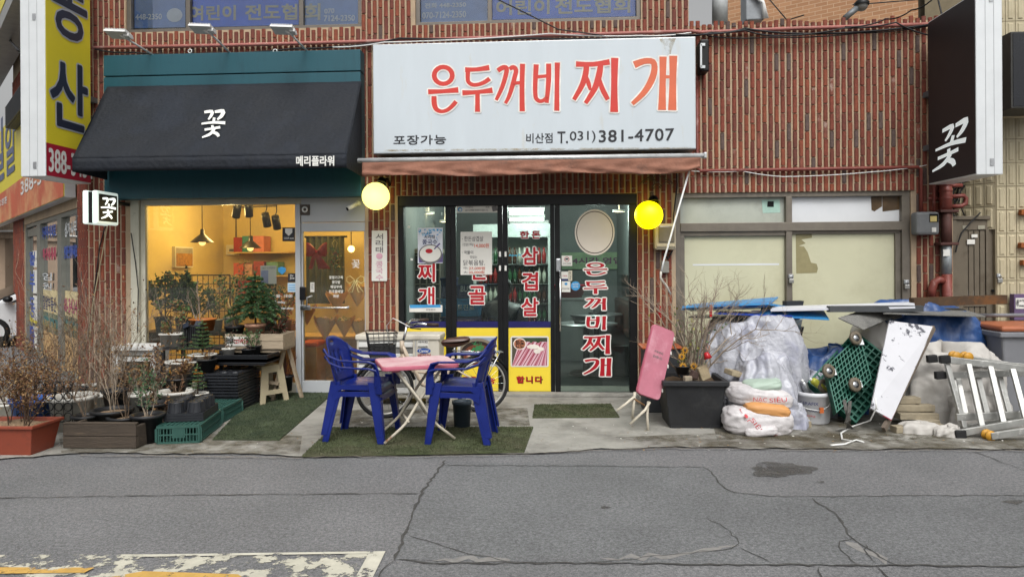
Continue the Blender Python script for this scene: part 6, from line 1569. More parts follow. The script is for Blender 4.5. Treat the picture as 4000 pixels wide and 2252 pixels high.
MB().tube([P(3300, 72, .3), P(3350, 30, .3)], .035, 8).build('arm', mat('grey_bracket', '6d7174'), t); MB().lathe([(.001, .06), (.06, .06), (.085, .03), (.08, -.0)], p, 18).build('housing', M_BLACK, t); MB().ball(p, .07, 0, 16, 10).build('dome', mat('dome_glass', '6a6a68', .15), t)
for i, (x, y, dz, ar) in enumerate(((2925, 5, 0, 0), (3180, 60, 0, 0))): pass
cable([(2990, -20), (3075, 80), (3140, 60)], (1.2, .6, .3), .008, 'thin cable slanting over the annex parapet'); cable([(3330, 20), (3640, -5)], (.4, .2), .007, 'thin cable from the dome camera to the dark sign')
cable([(-20, 110), (40, 160), (75, 200)], (6, 3, 1), .02, 'black cable against the sky beside the yellow sign')
# ------------------------------------------------------------------ pots and plants before the flower shop
M_SOIL = mat('dry_soil', '5a4836', .95, var=.4, scale=30, bump=.8, bscale=50)
M_CHIP = mat('bark_chips', '8a745c', .95, var=.5, scale=60, bump=.8, bscale=70)
M_PWHITE = mat('white_plastic_pot', 'c2c0b8', .5, var=.08, scale=8, col2='96928a', c2scale=5, c2lo=.55, c2hi=.75)
M_PBLACK = mat('black_plastic_pot', '1c1d1f', .5, var=.2, scale=8, col2='3a3836', c2scale=4, c2lo=.6, c2hi=.8)
M_PTERRA = mat('terracotta', '8f4a34', .7, var=.12, scale=5)
M_PPEACH = mat('pale_terracotta', 'b58a72', .75, var=.1, scale=5)
M_PORANGE = mat('orange_plastic_pot', 'a8622c', .5, var=.1)
M_TWIG = mat('grey_brown_twig', '6a5a4a', .9, var=.25, scale=20)
M_TWIGD = mat('dark_twig', '4a3a2e', .9, var=.25, scale=20)
M_TWIGP = mat('pale_stem', '8d8070', .9, var=.2, scale=20)
M_DRY = [mat('dry_leaf_%d' % i, c, .8, var=.25, scale=25) for i, c in enumerate(['6a4a32', '80623f', '523a2a', '947a54'])]
M_GRN = [mat('leaf_green_%d' % i, c, .55, var=.25, scale=25) for i, c in enumerate(['2f4a2a', '3f5c30', '263d28', '4f6a3a'])]
M_SPR = [mat('spruce_needle_%d' % i, c, .7, var=.25, scale=25) for i, c in enumerate(['3f5f3a', '587243', '324e34'])]
def rv(r, s=1.0): return Vector((r.gauss(0, 1), r.gauss(0, 1), r.gauss(0, 1))).normalized() * s
def leaf(mb, p, d, L, w, r, m):
 d = d.normalized(); s = d.cross(rv(r)).normalized() * w; n = s.cross(d).normalized()
 mb.add([p, p + d * L * .5 + s + n * L * .12, p + d * L - n * L * .1, p + d * L * .5 - s + n * L * .12], [(0, 1, 2, 3)], m)
def grow(mb, p, d, L, r0, lv, r, tips, up=.15, fork=3, wig=.22):
 n = 4; pts = [p]; q = p; dd = d.normalized()
 for i in range(n):
  dd = (dd + rv(r, wig) + Vector((0, 0, up * .3))).normalized(); q = q + dd * (L / n); pts.append(q)
 mb.tube(pts, [r0 * (1 - .55 * i / n) for i in range(n + 1)], 4 if r0 < .006 else 6, cap=False)
 tips.append((pts[-1], dd, lv)); tips.append((pts[2], dd, lv))
 if lv > 0:
  for i in range(1, n + 1):
   for k in range(fork if i == n else max(1, fork - 1)):
    if r.random() < .8: grow(mb, pts[i], (dd * .75 + rv(r, .62) + Vector((0, 0, up))).normalized(), L * r.uniform(.38, .62), r0 * .5, lv - 1, r, tips, up, fork, wig)
def shrub(t, base, h, stems, spread, seed, m, lv=2, r0=.006, leaves=0, lm=None, ls=.03, fork=2, up=.25, local=False, dens=1):
 """bare twigs from one place, with curled leaves where LEAVES > 0 (share of the tips)"""
 r = random.Random(seed); mb = MB(); tips = []
 for i in range(stems):
  a = r.uniform(0, 6.28); d = Vector((math.cos(a) * spread, math.sin(a) * spread, 1))
  grow(mb, Vector(base) + Vector((math.cos(a), math.sin(a), 0)) * .02, d, h * r.uniform(.5, .75), r0 * r.uniform(.7, 1.1), lv, r, tips, up, fork)
 mb.build('branches', m, t, local=local)
 if leaves:
  lb = MB()
  for p, d, l in tips:
   for k in range(dens):
    if r.random() < leaves: leaf(lb, p + rv(r, .012), d + rv(r, .9) - Vector((0, 0, .4)), ls * r.uniform(.6, 1.3), ls * .3, r, r.randrange(len(lm)))
  lb.build('leaves', lm, t, local=local)
def pot(t, c, rt, h, m, taper=.72, rim=.012, soil=None, n=26, flare=1.0, local=True, tilt=None):
 c = Vector(c); rb = rt * taper
 MB().lathe([(.001, 0), (rb, 0), (rb + (rt - rb) * .85, h * .86), (rt, h * .86), (rt + rim * flare, h * .9), (rt + rim * flare, h), (rt - .004, h), (rt - .012, h * .86), (rt - .012, h * .8)], c, n, rot=tilt).build('pot', m, t, local=local)
 MB().lathe([(rt - .011, h * .84), (rt * .5, h * .87), (.001, h * .88)], c, n, rot=tilt).build('soil', soil or M_SOIL, t, local=local)
_pn = ['on the pavement beside the wooden planter box', '']
def potted(label, px, py, w, h, Y, m, taper=.72, rim=.012, soil=None, flare=1.0, cat='potted plant', name='potted_plant', group='potted plants before the flower shop', sink=True):
 """pot whose foot shows at px, py at depth Y, w and h in photo pixels; returns the thing, rim radius and height"""
 k = mpp(Y); b = P(px, py, Y)
 b.z = max(b.z, .016)
 t = thing(name, label, cat, b, group)
 pot(t, (0, 0, 0), w * k / 2, h * k, m, taper, rim, soil, flare=flare)
 return t, w * k / 2, h * k
def conifer(t, z0, h, rad, seed, mats, tiers=7, per=6, droop=.1, nl=.02, step=.012, trunk=.008):
 r = random.Random(seed); mb = MB(); nb = MB()
 mb.tube([(0, 0, z0), (.005, 0, z0 + h * .5), (0, .004, z0 + h)], [trunk, trunk * .7, trunk * .3], 6)
 for i in range(tiers):
  f = (i + .4) / tiers; z = z0 + h * (.18 + .78 * f); L = rad * (1 - f * .8) * r.uniform(.85, 1.15)
  for k in range(per):
   a = 2 * math.pi * (k + r.random() * .6) / per; d = Vector((math.cos(a), math.sin(a), .25))
   p = Vector((0, 0, z)); pts = [p]
   n = max(3, int(L / step))
   for j in range(n):
    u = j / n; q = p + Vector((math.cos(a) * L * u, math.sin(a) * L * u, L * (.28 * u - droop * 4 * u * u)))
    for s in (-1, 1):
     sd = Vector((-math.sin(a), math.cos(a), 0)) * s
     for w in range(2): leaf(nb, q, sd * .8 + d * .7 + rv(r, .35) + Vector((0, 0, -.2 * droop * 10 if w else .2)), nl * r.uniform(.7, 1.2) * (1.15 - .5 * u), nl * .1, r, r.randrange(len(mats)))
    pts.append(q)
   mb.tube(pts[::2] + [pts[-1]], .0025, 4, cap=False)
 for j in range(12): leaf(nb, Vector((0, 0, z0 + h * (.9 + .1 * j / 12))), Vector((r.gauss(0, .5), r.gauss(0, .5), 1)), nl, nl * .12, r, 0)
 mb.build('trunk', M_TWIGD, t, local=True); nb.build('foliage', mats, t, local=True)
G_SH = dict(lv=2, fork=2)
# terracotta trough with a dense dry shrub
b = G(120, 1790, .0); b2 = G(232, 1757, 0)
t = thing('terracotta_trough', 'large terracotta coloured plastic trough at the pavement edge with a dry shrub', 'planter', (b.x - .4, b.y + .17, .0))
def trough(t, x0, x1, y0, y1, h, inset, m, soil, lip=.02, wall=.015):
 mb = MB()
 def ring(z, d): return [(x0 + d, y0 + d, z), (x1 - d, y0 + d, z), (x1 - d, y1 - d, z), (x0 + d, y1 - d, z)]
 L_ = [ring(0, inset), ring(h * .9, .012), ring(h * .9, -lip * .4), ring(h, -lip * .4), ring(h, wall), ring(h * .85, wall + .01)]
 vs = [v for q in L_ for v in q]; fs = [(3, 2, 1, 0)]
 for i in range(len(L_) - 1):
  for j in range(4): fs.append((4 * i + j, 4 * i + (j + 1) % 4, 4 * i + 4 + (j + 1) % 4, 4 * i + 4 + j))
 mb.add(vs, fs); o = mb.build('trough', m, t, bevel=.006)
 MB().sheet(lambda u, v: Vector((x0 + .02 + (x1 - x0 - .04) * u, y0 + .02 + (y1 - y0 - .04) * v, h * .9 + .012 * math.sin(u * 17) * math.sin(v * 11))), 14, 8).build('soil', soil, t)
trough(t, b.x - .95, b.x + .01, b.y, b.y + .36, .26, .05, mat('terracotta_plastic', '843f2d', .55, var=.1, scale=4, col2='6d3a2c', c2scale=3), M_CHIP)
r2 = random.Random(40)
mb = MB(); tips = []
for i in range(13): grow(mb, Vector((b.x - r2.uniform(.05, .8), b.y + r2.uniform(.1, .3), .22)), Vector((r2.gauss(0, .3), r2.gauss(0, .2), 1)), r2.uniform(.28, .42), .0055, 3 if i < 8 else 2, r2, tips, .15, 2, .25)
mb.tube([G(112, 1650, .22), P(100, 1560, -2.35), P(60, 1480, -2.35), P(10, 1440, -2.3)], [.012, .011, .009, .007], 6)
mb.build('branches', M_TWIGD, t)
lb = MB()
for p, d, l in tips:
 for k in range(2):
  if r2.random() < .7: leaf(lb, p + rv(r2, .03), d + rv(r2, 1), r2.uniform(.015, .032), .007, r2, r2.choice([0, 0, 1, 2, 3]))
lb.build('leaves', M_DRY, t)
# iron trellis
t = thing('iron_trellis', 'black wrought iron panel of rings standing behind the terracotta trough', 'trellis', P(170, 1660, -2.12))
a, b_ = P(66, 1645, -2.12), P(283, 1490, -2.12)
MB().tube([(a.x, -2.12, a.z), (b_.x, -2.12, a.z), (b_.x, -2.12, b_.z), (a.x, -2.12, b_.z)], .006, 6, closed=True).build('frame', M_BLACK, t)
MB().tube([(b_.x - .005, -2.12, a.z), (b_.x - .005, -2.12, .016)], .006, 6).build('foot', M_BLACK, t); MB().tube([(a.x + .05, -2.12, a.z), (a.x + .05, -2.12, .016)], .006, 6).build('foot', M_BLACK, t)
nx, nz = 6, 4
for i in range(nx):
 for j in range(nz):
  cx = a.x + (b_.x - a.x) * (i + .5) / nx; cz = a.z + (b_.z - a.z) * (j + .5) / nz; rr_ = (b_.z - a.z) / nz * .42
  MB().tube([(cx + rr_ * math.cos(q * .5236), -2.12, cz + rr_ * math.sin(q * .5236)) for q in range(12)], .0055, 5, closed=True).build('ring', M_BLACK, t)
for i in range(1, nx): x = a.x + (b_.x - a.x) * (i - .5 + .5) / nx; MB().tube([(x, -2.115, a.z), (x, -2.115, b_.z)], .003, 4).build('rod', M_BLACK, t)
# blue tub, white round pot
t, rt, h = potted('bright blue plastic tub of dry stems behind the iron trellis', 125, 1690, 150, 130, -1.85, mat('bright_blue_plastic', '1f4f96', .45, var=.08), .8)
shrub(t, (0, 0, h * .85), .55, 7, .35, 51, M_TWIGD, leaves=.3, lm=M_DRY, local=True, **G_SH)
t, rt, h = potted('wide white round pot between the blue tub and the wooden planter box', 283, 1700, 168, 135, -1.8, M_PWHITE, .75, flare=2)
shrub(t, (0, 0, h * .85), .6, 8, .4, 52, M_TWIG, leaves=.15, lm=M_DRY, local=True, **G_SH)
# wooden planter board box
a, b_ = G(245, 1757), G(546, 1753)
t = thing('wooden_planter_box', 'low weathered dark wooden plank box at the pavement edge', 'planter', ((a.x + b_.x) / 2, a.y, .014))
M_OLDW = mat('weathered_dark_wood', '453c33', .85, var=.3, scale=6, bump=.6, bscale=25, stretch=(.6, 4, 9), col2='70614e', c2scale=2, c2lo=.6, c2hi=.7)
hz = (1757 - 1657) * mpp(a.y) * .98
for k in range(2): MB().obox(((a.x + b_.x) / 2, a.y + .015, .016 + hz * (.25 + .5 * k)), (b_.x - a.x, .03, hz * .485)).build('plank', M_OLDW, t, bevel=.006)
for x in (a.x + .015, b_.x - .015): MB().obox((x, a.y + .15, .016 + hz * .47), (.03, .24, hz * .9)).build('plank', M_OLDW, t, bevel=.005)
MB().box((a.x, a.y - .002, hz + .014), (b_.x, a.y + .045, hz + .03)).build('cap_plank', M_OLDW, t, bevel=.005)
# black pots behind the box and along the edge
def bare(label, px, py, w, h, Y, pm, seed, hh, stems, spread, m=M_TWIG, leaves=0.0, lm=None, soil=None, taper=.72, r0=.005, lv=2, ls=.03, flare=1.0, dens=1):
 t, rt, ph = potted(label, px, py, w, h, Y, pm, taper, soil=soil, flare=flare)
 shrub(t, (0, 0, ph * .86), hh, stems, spread, seed, m, lv=lv, r0=r0, leaves=leaves, lm=lm or M_DRY, ls=ls, local=True, dens=dens)
 return t
bare('wide black pot of bark chips behind the wooden planter box', 440, 1712, 140, 100, -1.98, M_PBLACK, 61, .95, 5, .12, M_TWIGP, .1, soil=M_CHIP, flare=2)
bare('black pot with pale stems at the end of the wooden planter box', 492, 1722, 120, 85, -2.08, M_PBLACK, 62, .5, 4, .25, M_TWIG, .1, soil=M_CHIP, flare=2)
bare('small black pot with two thin stems inside the wooden planter box', 337, 1722, 92, 90, -2.1, M_PBLACK, 63, .3, 3, .3, M_TWIG, flare=2)
bare('tall black pot with upright bare stems raised among the twigs', 450, 1612, 92, 96, -1.72, M_PBLACK, 64, .95, 5, .18, M_TWIGP, .25, soil=M_CHIP)
t, rt, h = potted('round black pot with a young grey-green conifer beside the green crate', 578, 1757, 115, 112, -2.24, M_PBLACK, .8, soil=M_CHIP, flare=1.6)
shrub(t, (0, 0, h * .86), .38, 4, .3, 65, M_TWIGP, leaves=.8, lm=[M_SPR[2], mat('grey_green_leaf', '5a6650', .7), M_SPR[0]], ls=.028, local=True, lv=2, fork=2, dens=2)
bare('black pot of dry twigs behind the young conifer', 600, 1660, 112, 92, -1.75, M_PBLACK, 66, .4, 5, .35, M_TWIG, .5)
bare('white pot of brown curled leaves behind the tall black pot', 540, 1625, 92, 95, -1.55, M_PWHITE, 67, .36, 5, .35, M_TWIGD, .5, flare=1.5)
bare('wide white pot full of fallen dry leaves behind the black trays', 690, 1615, 126, 95, -1.45, M_PWHITE, 68, .2, 5, .7, M_TWIG, .6, soil=M_CHIP, flare=2, lv=1)
bare('white pot with tall dry hydrangea stems before the brick column', 372, 1640, 90, 92, -1.3, M_PWHITE, 69, 1.0, 9, .3, M_TWIG, .25, lm=M_DRY)
bare('dark pot with tall bare branches against the office corner', 300, 1600, 90, 90, -1.0, M_PBLACK, 70, 1.3, 8, .4, M_TWIGP, .08)
bare('dark pot of tangled brown twigs behind the white round pot', 225, 1640, 90, 90, -1.35, M_PBLACK, 71, .85, 9, .5, M_TWIG, .25)
bare('black pot of bare branches reaching up the corner brick column', 420, 1600, 80, 80, -.95, M_PBLACK, 72, 1.25, 7, .3, M_TWIGP, .06)
bare('black tub of trailing brown stems before the cream window frame', 600, 1570, 115, 110, -1.05, M_PBLACK, 73, .42, 5, .7, M_TWIG, .5, ls=.04)
bare('small dark pot of dry golden flower heads', 505, 1600, 70, 75, -1.25, M_PBLACK, 74, .55, 4, .25, M_TWIG, .6, lm=[M_DRY[1], M_DRY[3]], ls=.028)
for i, (lb, px, py, w, h, Y, pm, hh, st, sp, lf) in enumerate([
 ('twiggy bare shrub in a black pot rising behind the iron trellis', 165, 1640, 85, 80, -1.5, M_PBLACK, .8, 10, .5, .12),
 ('spreading bare shrub in a white bowl beside the blue tub', 45, 1650, 100, 70, -1.45, M_PWHITE, .8, 10, .55, .2),
 ('thicket of fine grey twigs before the estate agent window', 205, 1590, 80, 80, -.9, M_PBLACK, 1.0, 11, .5, .08),
 ('thin upright twigs in a white pot before the office corner', 345, 1560, 62, 62, -.65, M_PWHITE, .95, 9, .3, .05),
 ('white bowl of short dry stems behind the wooden planter box', 392, 1668, 112, 62, -1.72, M_PWHITE, .42, 8, .6, .35),
 ('white bowl of dry leaves beside the tall black pot', 532, 1600, 100, 52, -1.42, M_PWHITE, .34, 7, .7, .6),
 ('black pot of fine twigs behind the cup trays', 655, 1606, 84, 72, -1.32, M_PBLACK, .42, 9, .6, .3),
 ('dark pot of bare twigs before the white ledge', 478, 1540, 80, 82, -.72, M_PBLACK, .8, 10, .45, .12),
 ('low black bowl of dry stems between conifer and green crate', 655, 1690, 70, 40, -1.82, M_PBLACK, .26, 6, .7, .4),
 ('leggy dry plant in a dark pot beside the tall black pot', 395, 1600, 64, 70, -1.1, M_PBLACK, .9, 8, .45, .15)]):
 bare(lb, px, py, w, h, Y, pm, 300 + i, hh, st, sp, [M_TWIG, M_TWIGP, M_TWIGD][i % 3], lf, r0=.004, flare=1.6 if pm is M_PWHITE else 1)
# white ledge by the wall
a, b_ = P(432, 1440, -.4), P(600, 1352, -.4)
t = thing('white_ledge', 'low white slatted ledge under the cream window frame', 'ledge', (a.x, -.3, .014))
MB().box((a.x, -.4, b_.z - .05), (b_.x, -.06, b_.z)).build('top', M_WHITE, t, bevel=.006)
for k in range(2): MB().box((a.x, -.34, b_.z - .11 - k * .07), (b_.x, -.32, b_.z - .06 - k * .07)).build('slat', M_WHITE, t)
for x in (a.x + .03, b_.x - .03): MB().box((x - .03, -.365, .014), (x + .03, -.08, b_.z - .05)).build('leg', M_WHITE, t)
# stands
M_STAND = mat('black_stand', '1f2022', .6, var=.2)
def bench(label, px0, px1, Y0, Y1, z, name='plant_stand'):
 a, b_ = P(px0, 1350, Y1), P(px1, 1350, Y1)
 t = thing(name, label, 'stand', ((a.x + b_.x) / 2, (Y0 + Y1) / 2, .014))
 n = 5
 for k in range(n): y = Y0 + (Y1 - Y0) * (k + .5) / n; MB().box((a.x, y - abs(Y1 - Y0) / n * .4, z - .025), (b_.x, y + abs(Y1 - Y0) / n * .4, z)).build('slat', M_STAND, t)
 for x in (a.x + .03, b_.x - .03):
  for y in (Y0 + .03, Y1 - .03): MB().box((x - .018, y - .018, .014), (x + .018, y + .018, z - .025)).build('leg', M_STAND, t)
 return z
Z3 = P(800, 1352, -.55).z
bench('tall black slatted plant stand under the display window', 632, 880, -.32, -.68, Z3)
Z2 = P(720, 1468, -.98).z
bench('low black slatted stand carrying the white spruce pots', 655, 800, -.82, -1.14, Z2)
# pots on the stands
t, rt, h = potted('small white pot with a wilted plant on the tall stand', 650, 1350, 50, 50, -.6, M_PWHITE, .75); shrub(t, (0, 0, h * .86), .16, 4, .5, 81, M_TWIG, lv=1, leaves=.9, lm=[M_DRY[3], M_GRN[3], M_DRY[1]], ls=.03, local=True, dens=4)
t, rt, h = potted('larger white pot with pale dry leaves on the tall stand', 690, 1353, 70, 55, -.55, M_PWHITE, .75); shrub(t, (0, 0, h * .86), .38, 4, .25, 82, M_TWIG, lv=2, leaves=.6, lm=[M_DRY[3], M_DRY[1], M_GRN[3]], ls=.04, local=True, dens=2)
t, rt, h = potted('wide white urn pot with a thin spruce on the low stand', 715, 1468, 118, 62, -1.06, M_PWHITE, .6, flare=2.2, soil=M_SOIL); conifer(t, h * .8, .32, .17, 83, [M_SPR[2], M_SPR[0]], 4, 5, .02, .022, .02, .007)
t, rt, h = potted('white urn pot with a bright green spruce on the low stand', 790, 1428, 92, 48, -.9, M_PWHITE, .6, flare=2.2); conifer(t, h * .8, .38, .16, 84, [M_SPR[1], M_SPR[0]], 7, 7, .03, .028, .011)
t, rt, h = potted('white pot with a small spruce between stand and tray stack', 772, 1580, 72, 48, -1.45, M_PWHITE, .75, flare=1.5); conifer(t, h * .8, .3, .11, 85, [M_SPR[1], M_SPR[0], M_SPR[2]], 6, 7, .05, .025, .011)
bare('black pot with dry leaves leaning beside the wide white urn', 805, 1450, 85, 52, -1.0, M_PBLACK, 86, .16, 3, .7, M_TWIG, .8, ls=.035, soil=M_CHIP, lv=1)
bare('black trough pot with curled brown leaves below the white urn', 700, 1540, 110, 70, -1.25, M_PBLACK, 87, .22, 5, .5, M_TWIGD, .8, ls=.045, lv=1, dens=2)
bare('bare pale little tree in a black pot on the tall stand', 775, 1310, 45, 55, -.42, M_PBLACK, 88, .45, 2, .15, M_TWIGP, 0, r0=.009)
t, rt, h = potted('orange plastic pot at the foot of the display window', 793, 1290, 98, 48, -.4, M_PORANGE, .8)
for i, (x, y, tl) in enumerate(((727, 1270, -25), (775, 1263, 8))):
 p = P(x, y, -.66); t = thing('solar_light', ['tilted small solar light on a stake beside the white pots', 'small solar light on a stake before the orange pot'][i], 'solar light', p, 'solar stake lights among the pots')
 MB().obox((0, 0, 0), (.07, .014, .06), Matrix.Rotation(R(tl), 3, 'Y') @ Matrix.Rotation(R(-30), 3, 'X')).build('panel', mat('solar_panel', '1d2430', .15), t, local=True); MB().tube([(0, .01, -.02), (0, .02, Z3 - p.z)], .006, 5).build('stake', M_BLACK, t, local=True)
a = P(738, 1352, -.5); t = thing('black_basket', 'ribbed black plastic basket on the tall stand', 'basket', a)
MB().box((a.x, -.62, Z3), (a.x + .18, -.38, Z3 + .24)).build('shell', M_PBLACK, t, bevel=.01)
for k in range(7): MB().box((a.x + .01 + k * .025, -.63, Z3 + .01), (a.x + .022 + k * .025, -.62, Z3 + .22)).build('rib', M_PBLACK, t)
# wooden crate with sign and its pots on a slanted wooden stand
a, b_ = P(880, 1360, -.62), P(1128, 1345, -.62)
zc = P(980, 1362, -.62).z
M_PALW = mat('grey_pale_wood', '9c8d78', .8, var=.2, scale=6, stretch=(1, 4, 8), col2='6f6152', c2scale=3, c2lo=.58, c2hi=.7)
t = thing('wooden_crate', 'pale wooden crate with a camera warning label before the display window', 'crate', ((a.x + b_.x) / 2, -.45, zc))
hc = .17; x0, x1 = a.x, b_.x - .06
for z in (zc + .04, zc + .125): MB().obox(((x0 + x1) / 2, -.62, z), (x1 - x0, .018, .08)).build('plank', M_PALW, t, bevel=.003); MB().obox(((x0 + x1) / 2, -.28, z), (x1 - x0, .018, .08)).build('plank', M_PALW, t, bevel=.003)
for x in (x0 + .01, x1 - .01): MB().obox((x, -.45, zc + .085), (.018, .32, .16)).build('end_board', M_PALW, t, bevel=.003)
MB().box((x0, -.61, zc - .012), (x1, -.29, zc)).build('base_board', M_PALW, t)
p, q = P(884, 1350, -.635), P(974, 1314, -.635); MB().box((p.x, -.637, p.z), (q.x, -.631, q.z)).build('label_plate', M_PAPER, t)
mb = MB(); text_px(mb, 'CCTV작동중', 914, 1322, 970, 1342, -.637, 0, .002); polys_px(mb, [[(888, 1320), (908, 1320), (908, 1340), (888, 1340)]], lambda x, y: P(x, y, -.637), 1); mb.build('lettering', [M_RED, M_GINK], t)
t = thing('wooden_trestle', 'slanted weathered wooden trestle under the wooden crate', 'trestle', ((x0 + x1) / 2, -.4, .014))
for dx in (0.05, .6):
 for s in (-1, 1): MB().bar((x0 + dx + .0, -.38 + s * .06, zc - .02), (x0 + dx + .14 * s, -.36 + s * .08, .02), .05, .03).build('leg', M_PALW, t)
MB().obox(((x0 + x1) / 2, -.45, zc - .03), (x1 - x0 - .1, .3, .025)).build('board', M_PALW, t); MB().bar((x0, -.5, .3), (x1 - .1, -.5, .22), .05, .025).build('brace', M_PALW, t)
zc2 = zc + .005
def on_crate(label, px, w, h, m, Y=-.45, **k):
 p = P(px, 1340, Y); kk = mpp(Y); t = thing('potted_plant', label, 'potted plant', (p.x, Y, zc2), 'potted plants before the flower shop'); pot(t, (0, 0, 0), w * kk / 2, h * kk, m, .78, .01, **k); return t, h * kk
t, h = on_crate('pale terracotta pot with a drooping Norfolk pine in the wooden crate', 998, 76, 92, M_PPEACH)
conifer(t, h * .8, .62, .36, 91, [M_GRN[0], M_GRN[1], M_GRN[0], M_SPR[0]], 8, 10, .12, .06, .012, .012)
t, h = on_crate('black pot with a cane and a tall leafy plant in the wooden crate', 917, 72, 85, M_PBLACK)
shrub(t, (0, 0, h * .86), .6, 3, .1, 92, M_TWIG, lv=2, leaves=.7, lm=M_GRN, ls=.045, local=True, dens=1); MB().tube([(.02, 0, h * .8), (-.1, .02, h + .33)], .007, 5).build('cane', mat('bamboo_cane', 'a8905c', .6), t, local=True)
t, h = on_crate('small reddish leafy plant at the end of the wooden crate', 1075, 50, 50, M_PBLACK)
shrub(t, (0, 0, h * .86), .25, 5, .5, 93, M_TWIGD, lv=1, leaves=.9, lm=[M_DRY[2], mat('reddish_leaf', '6a3a30', .6), M_GRN[2]], ls=.05, local=True, dens=4)
# stack of seedling trays on the pavement
X1t, Y0t, Y1t = -3.27, -1.08, -.5
M_TRAY = mat('black_seed_tray', '25272b', .42, var=.15, scale=6)
def tray(name, label, c, lx, ly, h, cells, z, rz=0.0, group='seedling trays stacked before the display window', cup=.9):
 t = thing(name, label, 'tray', (c[0], c[1], z), group, rz)
 mb = MB(); hx, hy = lx / 2, ly / 2
 nx, ny = cells
 # rim frame and grid with round holes
 px_, py_ = lx / nx, ly / ny
 for i in range(nx):
  for j in range(ny):
   cx, cy = -hx + px_ * (i + .5), -hy + py_ * (j + .5); rr_ = min(px_, py_) * .43 * cup
   n = 16; vs, fs = [], []
   for k in range(n):
    a = 2 * math.pi * k / n; ca, sa = math.cos(a), math.sin(a); s = 1 / max(abs(ca), abs(sa))
    vs += [(cx + ca * s * px_ / 2, cy + sa * s * py_ / 2, h), (cx + rr_ * ca, cy + rr_ * sa, h), (cx + rr_ * .75 * ca, cy + rr_ * .75 * sa, .006)]
   for k in range(n): k2 = (k + 1) % n; fs += [(3 * k, 3 * k2, 3 * k2 + 1, 3 * k + 1), (3 * k + 1, 3 * k2 + 1, 3 * k2 + 2, 3 * k + 2)]
   fs.append(tuple(3 * k + 2 for k in range(n)))
   mb.add(vs, fs)
 mb.build('cell_sheet', M_TRAY, t, local=True)
 mb = MB(); mb.box((-hx, -hy - .004, h - .02), (hx, -hy, h + .002)); mb.box((-hx, hy, h - .02), (hx, hy + .004, h + .002)); mb.box((-hx - .004, -hy, h - .02), (-hx, hy, h + .002)); mb.box((hx, -hy, h - .02), (hx + .004, hy, h + .002)); mb.build('rim', M_TRAY, t, local=True)
 return t
nl = 13
for k in range(nl):
 z = .016 + k * .0315
 tray('seedling_tray', 'black round-cell seedling tray, %s of the tall stack' % ('lowest|second|third|fourth|fifth|sixth|seventh|eighth|ninth|tenth|eleventh|twelfth'.split('|')[k] + (' from the foot' if k else '') if k < nl - 1 else 'topmost'), (X1t - .19 + rnd.uniform(-.006, .006), (Y0t + Y1t) / 2 + rnd.uniform(-.01, .01)), .36, .56, .03, (3, 4), z, rnd.uniform(-.012, .012))
ZT = .016 + nl * .0315
# shallow trays above with small pots
zt2 = P(930, 1412, -.78).z
def flat_tray(label, c, lx, ly, h, z):
 t = thing('shallow_tray', label, 'tray', (c[0], c[1], z), 'shallow trays nested over the seedling trays'); mb = MB()
 hx, hy = lx / 2, ly / 2
 mb.box((-hx, -hy, 0), (hx, hy, .006)); mb.box((-hx, -hy, .006), (hx, -hy + .006, h)); mb.box((-hx, hy - .006, .006), (hx, hy, h)); mb.box((-hx, -hy + .006, .006), (-hx + .006, hy - .006, h)); mb.box((hx - .006, -hy + .006, .006), (hx, hy - .006, h)); mb.build('tray', M_TRAY, t, local=True)
 MB().box((-hx - .008, -hy - .008, h - .006), (hx + .008, -hy, h)).build('rim', M_TRAY, t, local=True); MB().box((hx, -hy, h - .006), (hx + .008, hy, h)).build('rim', M_TRAY, t, local=True)
pa, pb = P(828, 1400, -.9), P(1040, 1400, -.9)
ctr = ((pa.x + pb.x) / 2 + .01, -.74)
for k in range(4): flat_tray(['lowest', 'second', 'third', 'topmost'][k] + ' of four nested shallow black trays', ctr, pb.x - pa.x, .34, .055, zt2 + k * .012)
t = thing('tray_shelf', 'black shelf under the nested shallow trays', 'shelf', (ctr[0], ctr[1], .014)); MB().box((pa.x + .02, -.9, zt2 - .02), (pb.x - .02, -.58, zt2)).build('board', M_STAND, t)
for x in (pa.x + .05, pb.x - .3): MB().box((x - .02, -.62, .014), (x + .02, -.58, zt2 - .02)).build('leg', M_STAND, t)
def small_pot(label, px, py, w, h, m, seed, lm, Y=-.76):
 k = mpp(Y); p = P(px, py, Y); t = thing('potted_plant', label, 'potted plant', (p.x, Y, zt2 + .043), 'potted plants before the flower shop'); pot(t, (0, 0, 0), w * k / 2, h * k, m, .75, .004); shrub(t, (0, 0, h * k * .86), .2, 4, .4, seed, M_TWIGD, lv=1, leaves=.7, lm=lm, ls=.028, local=True, r0=.003, dens=3)
small_pot('small white pot with wilted twigs in the shallow trays', 893, 1390, 50, 38, M_PWHITE, 95, [M_DRY[2], M_GRN[2]]); small_pot('small black pot with a leafy sprig in the shallow trays', 970, 1390, 52, 36, M_PBLACK, 96, [M_GRN[1], M_GRN[3]]); small_pot('second black pot deeper in the shallow trays', 992, 1370, 58, 45, M_PBLACK, 97, [M_GRN[0]], Y=-.66)
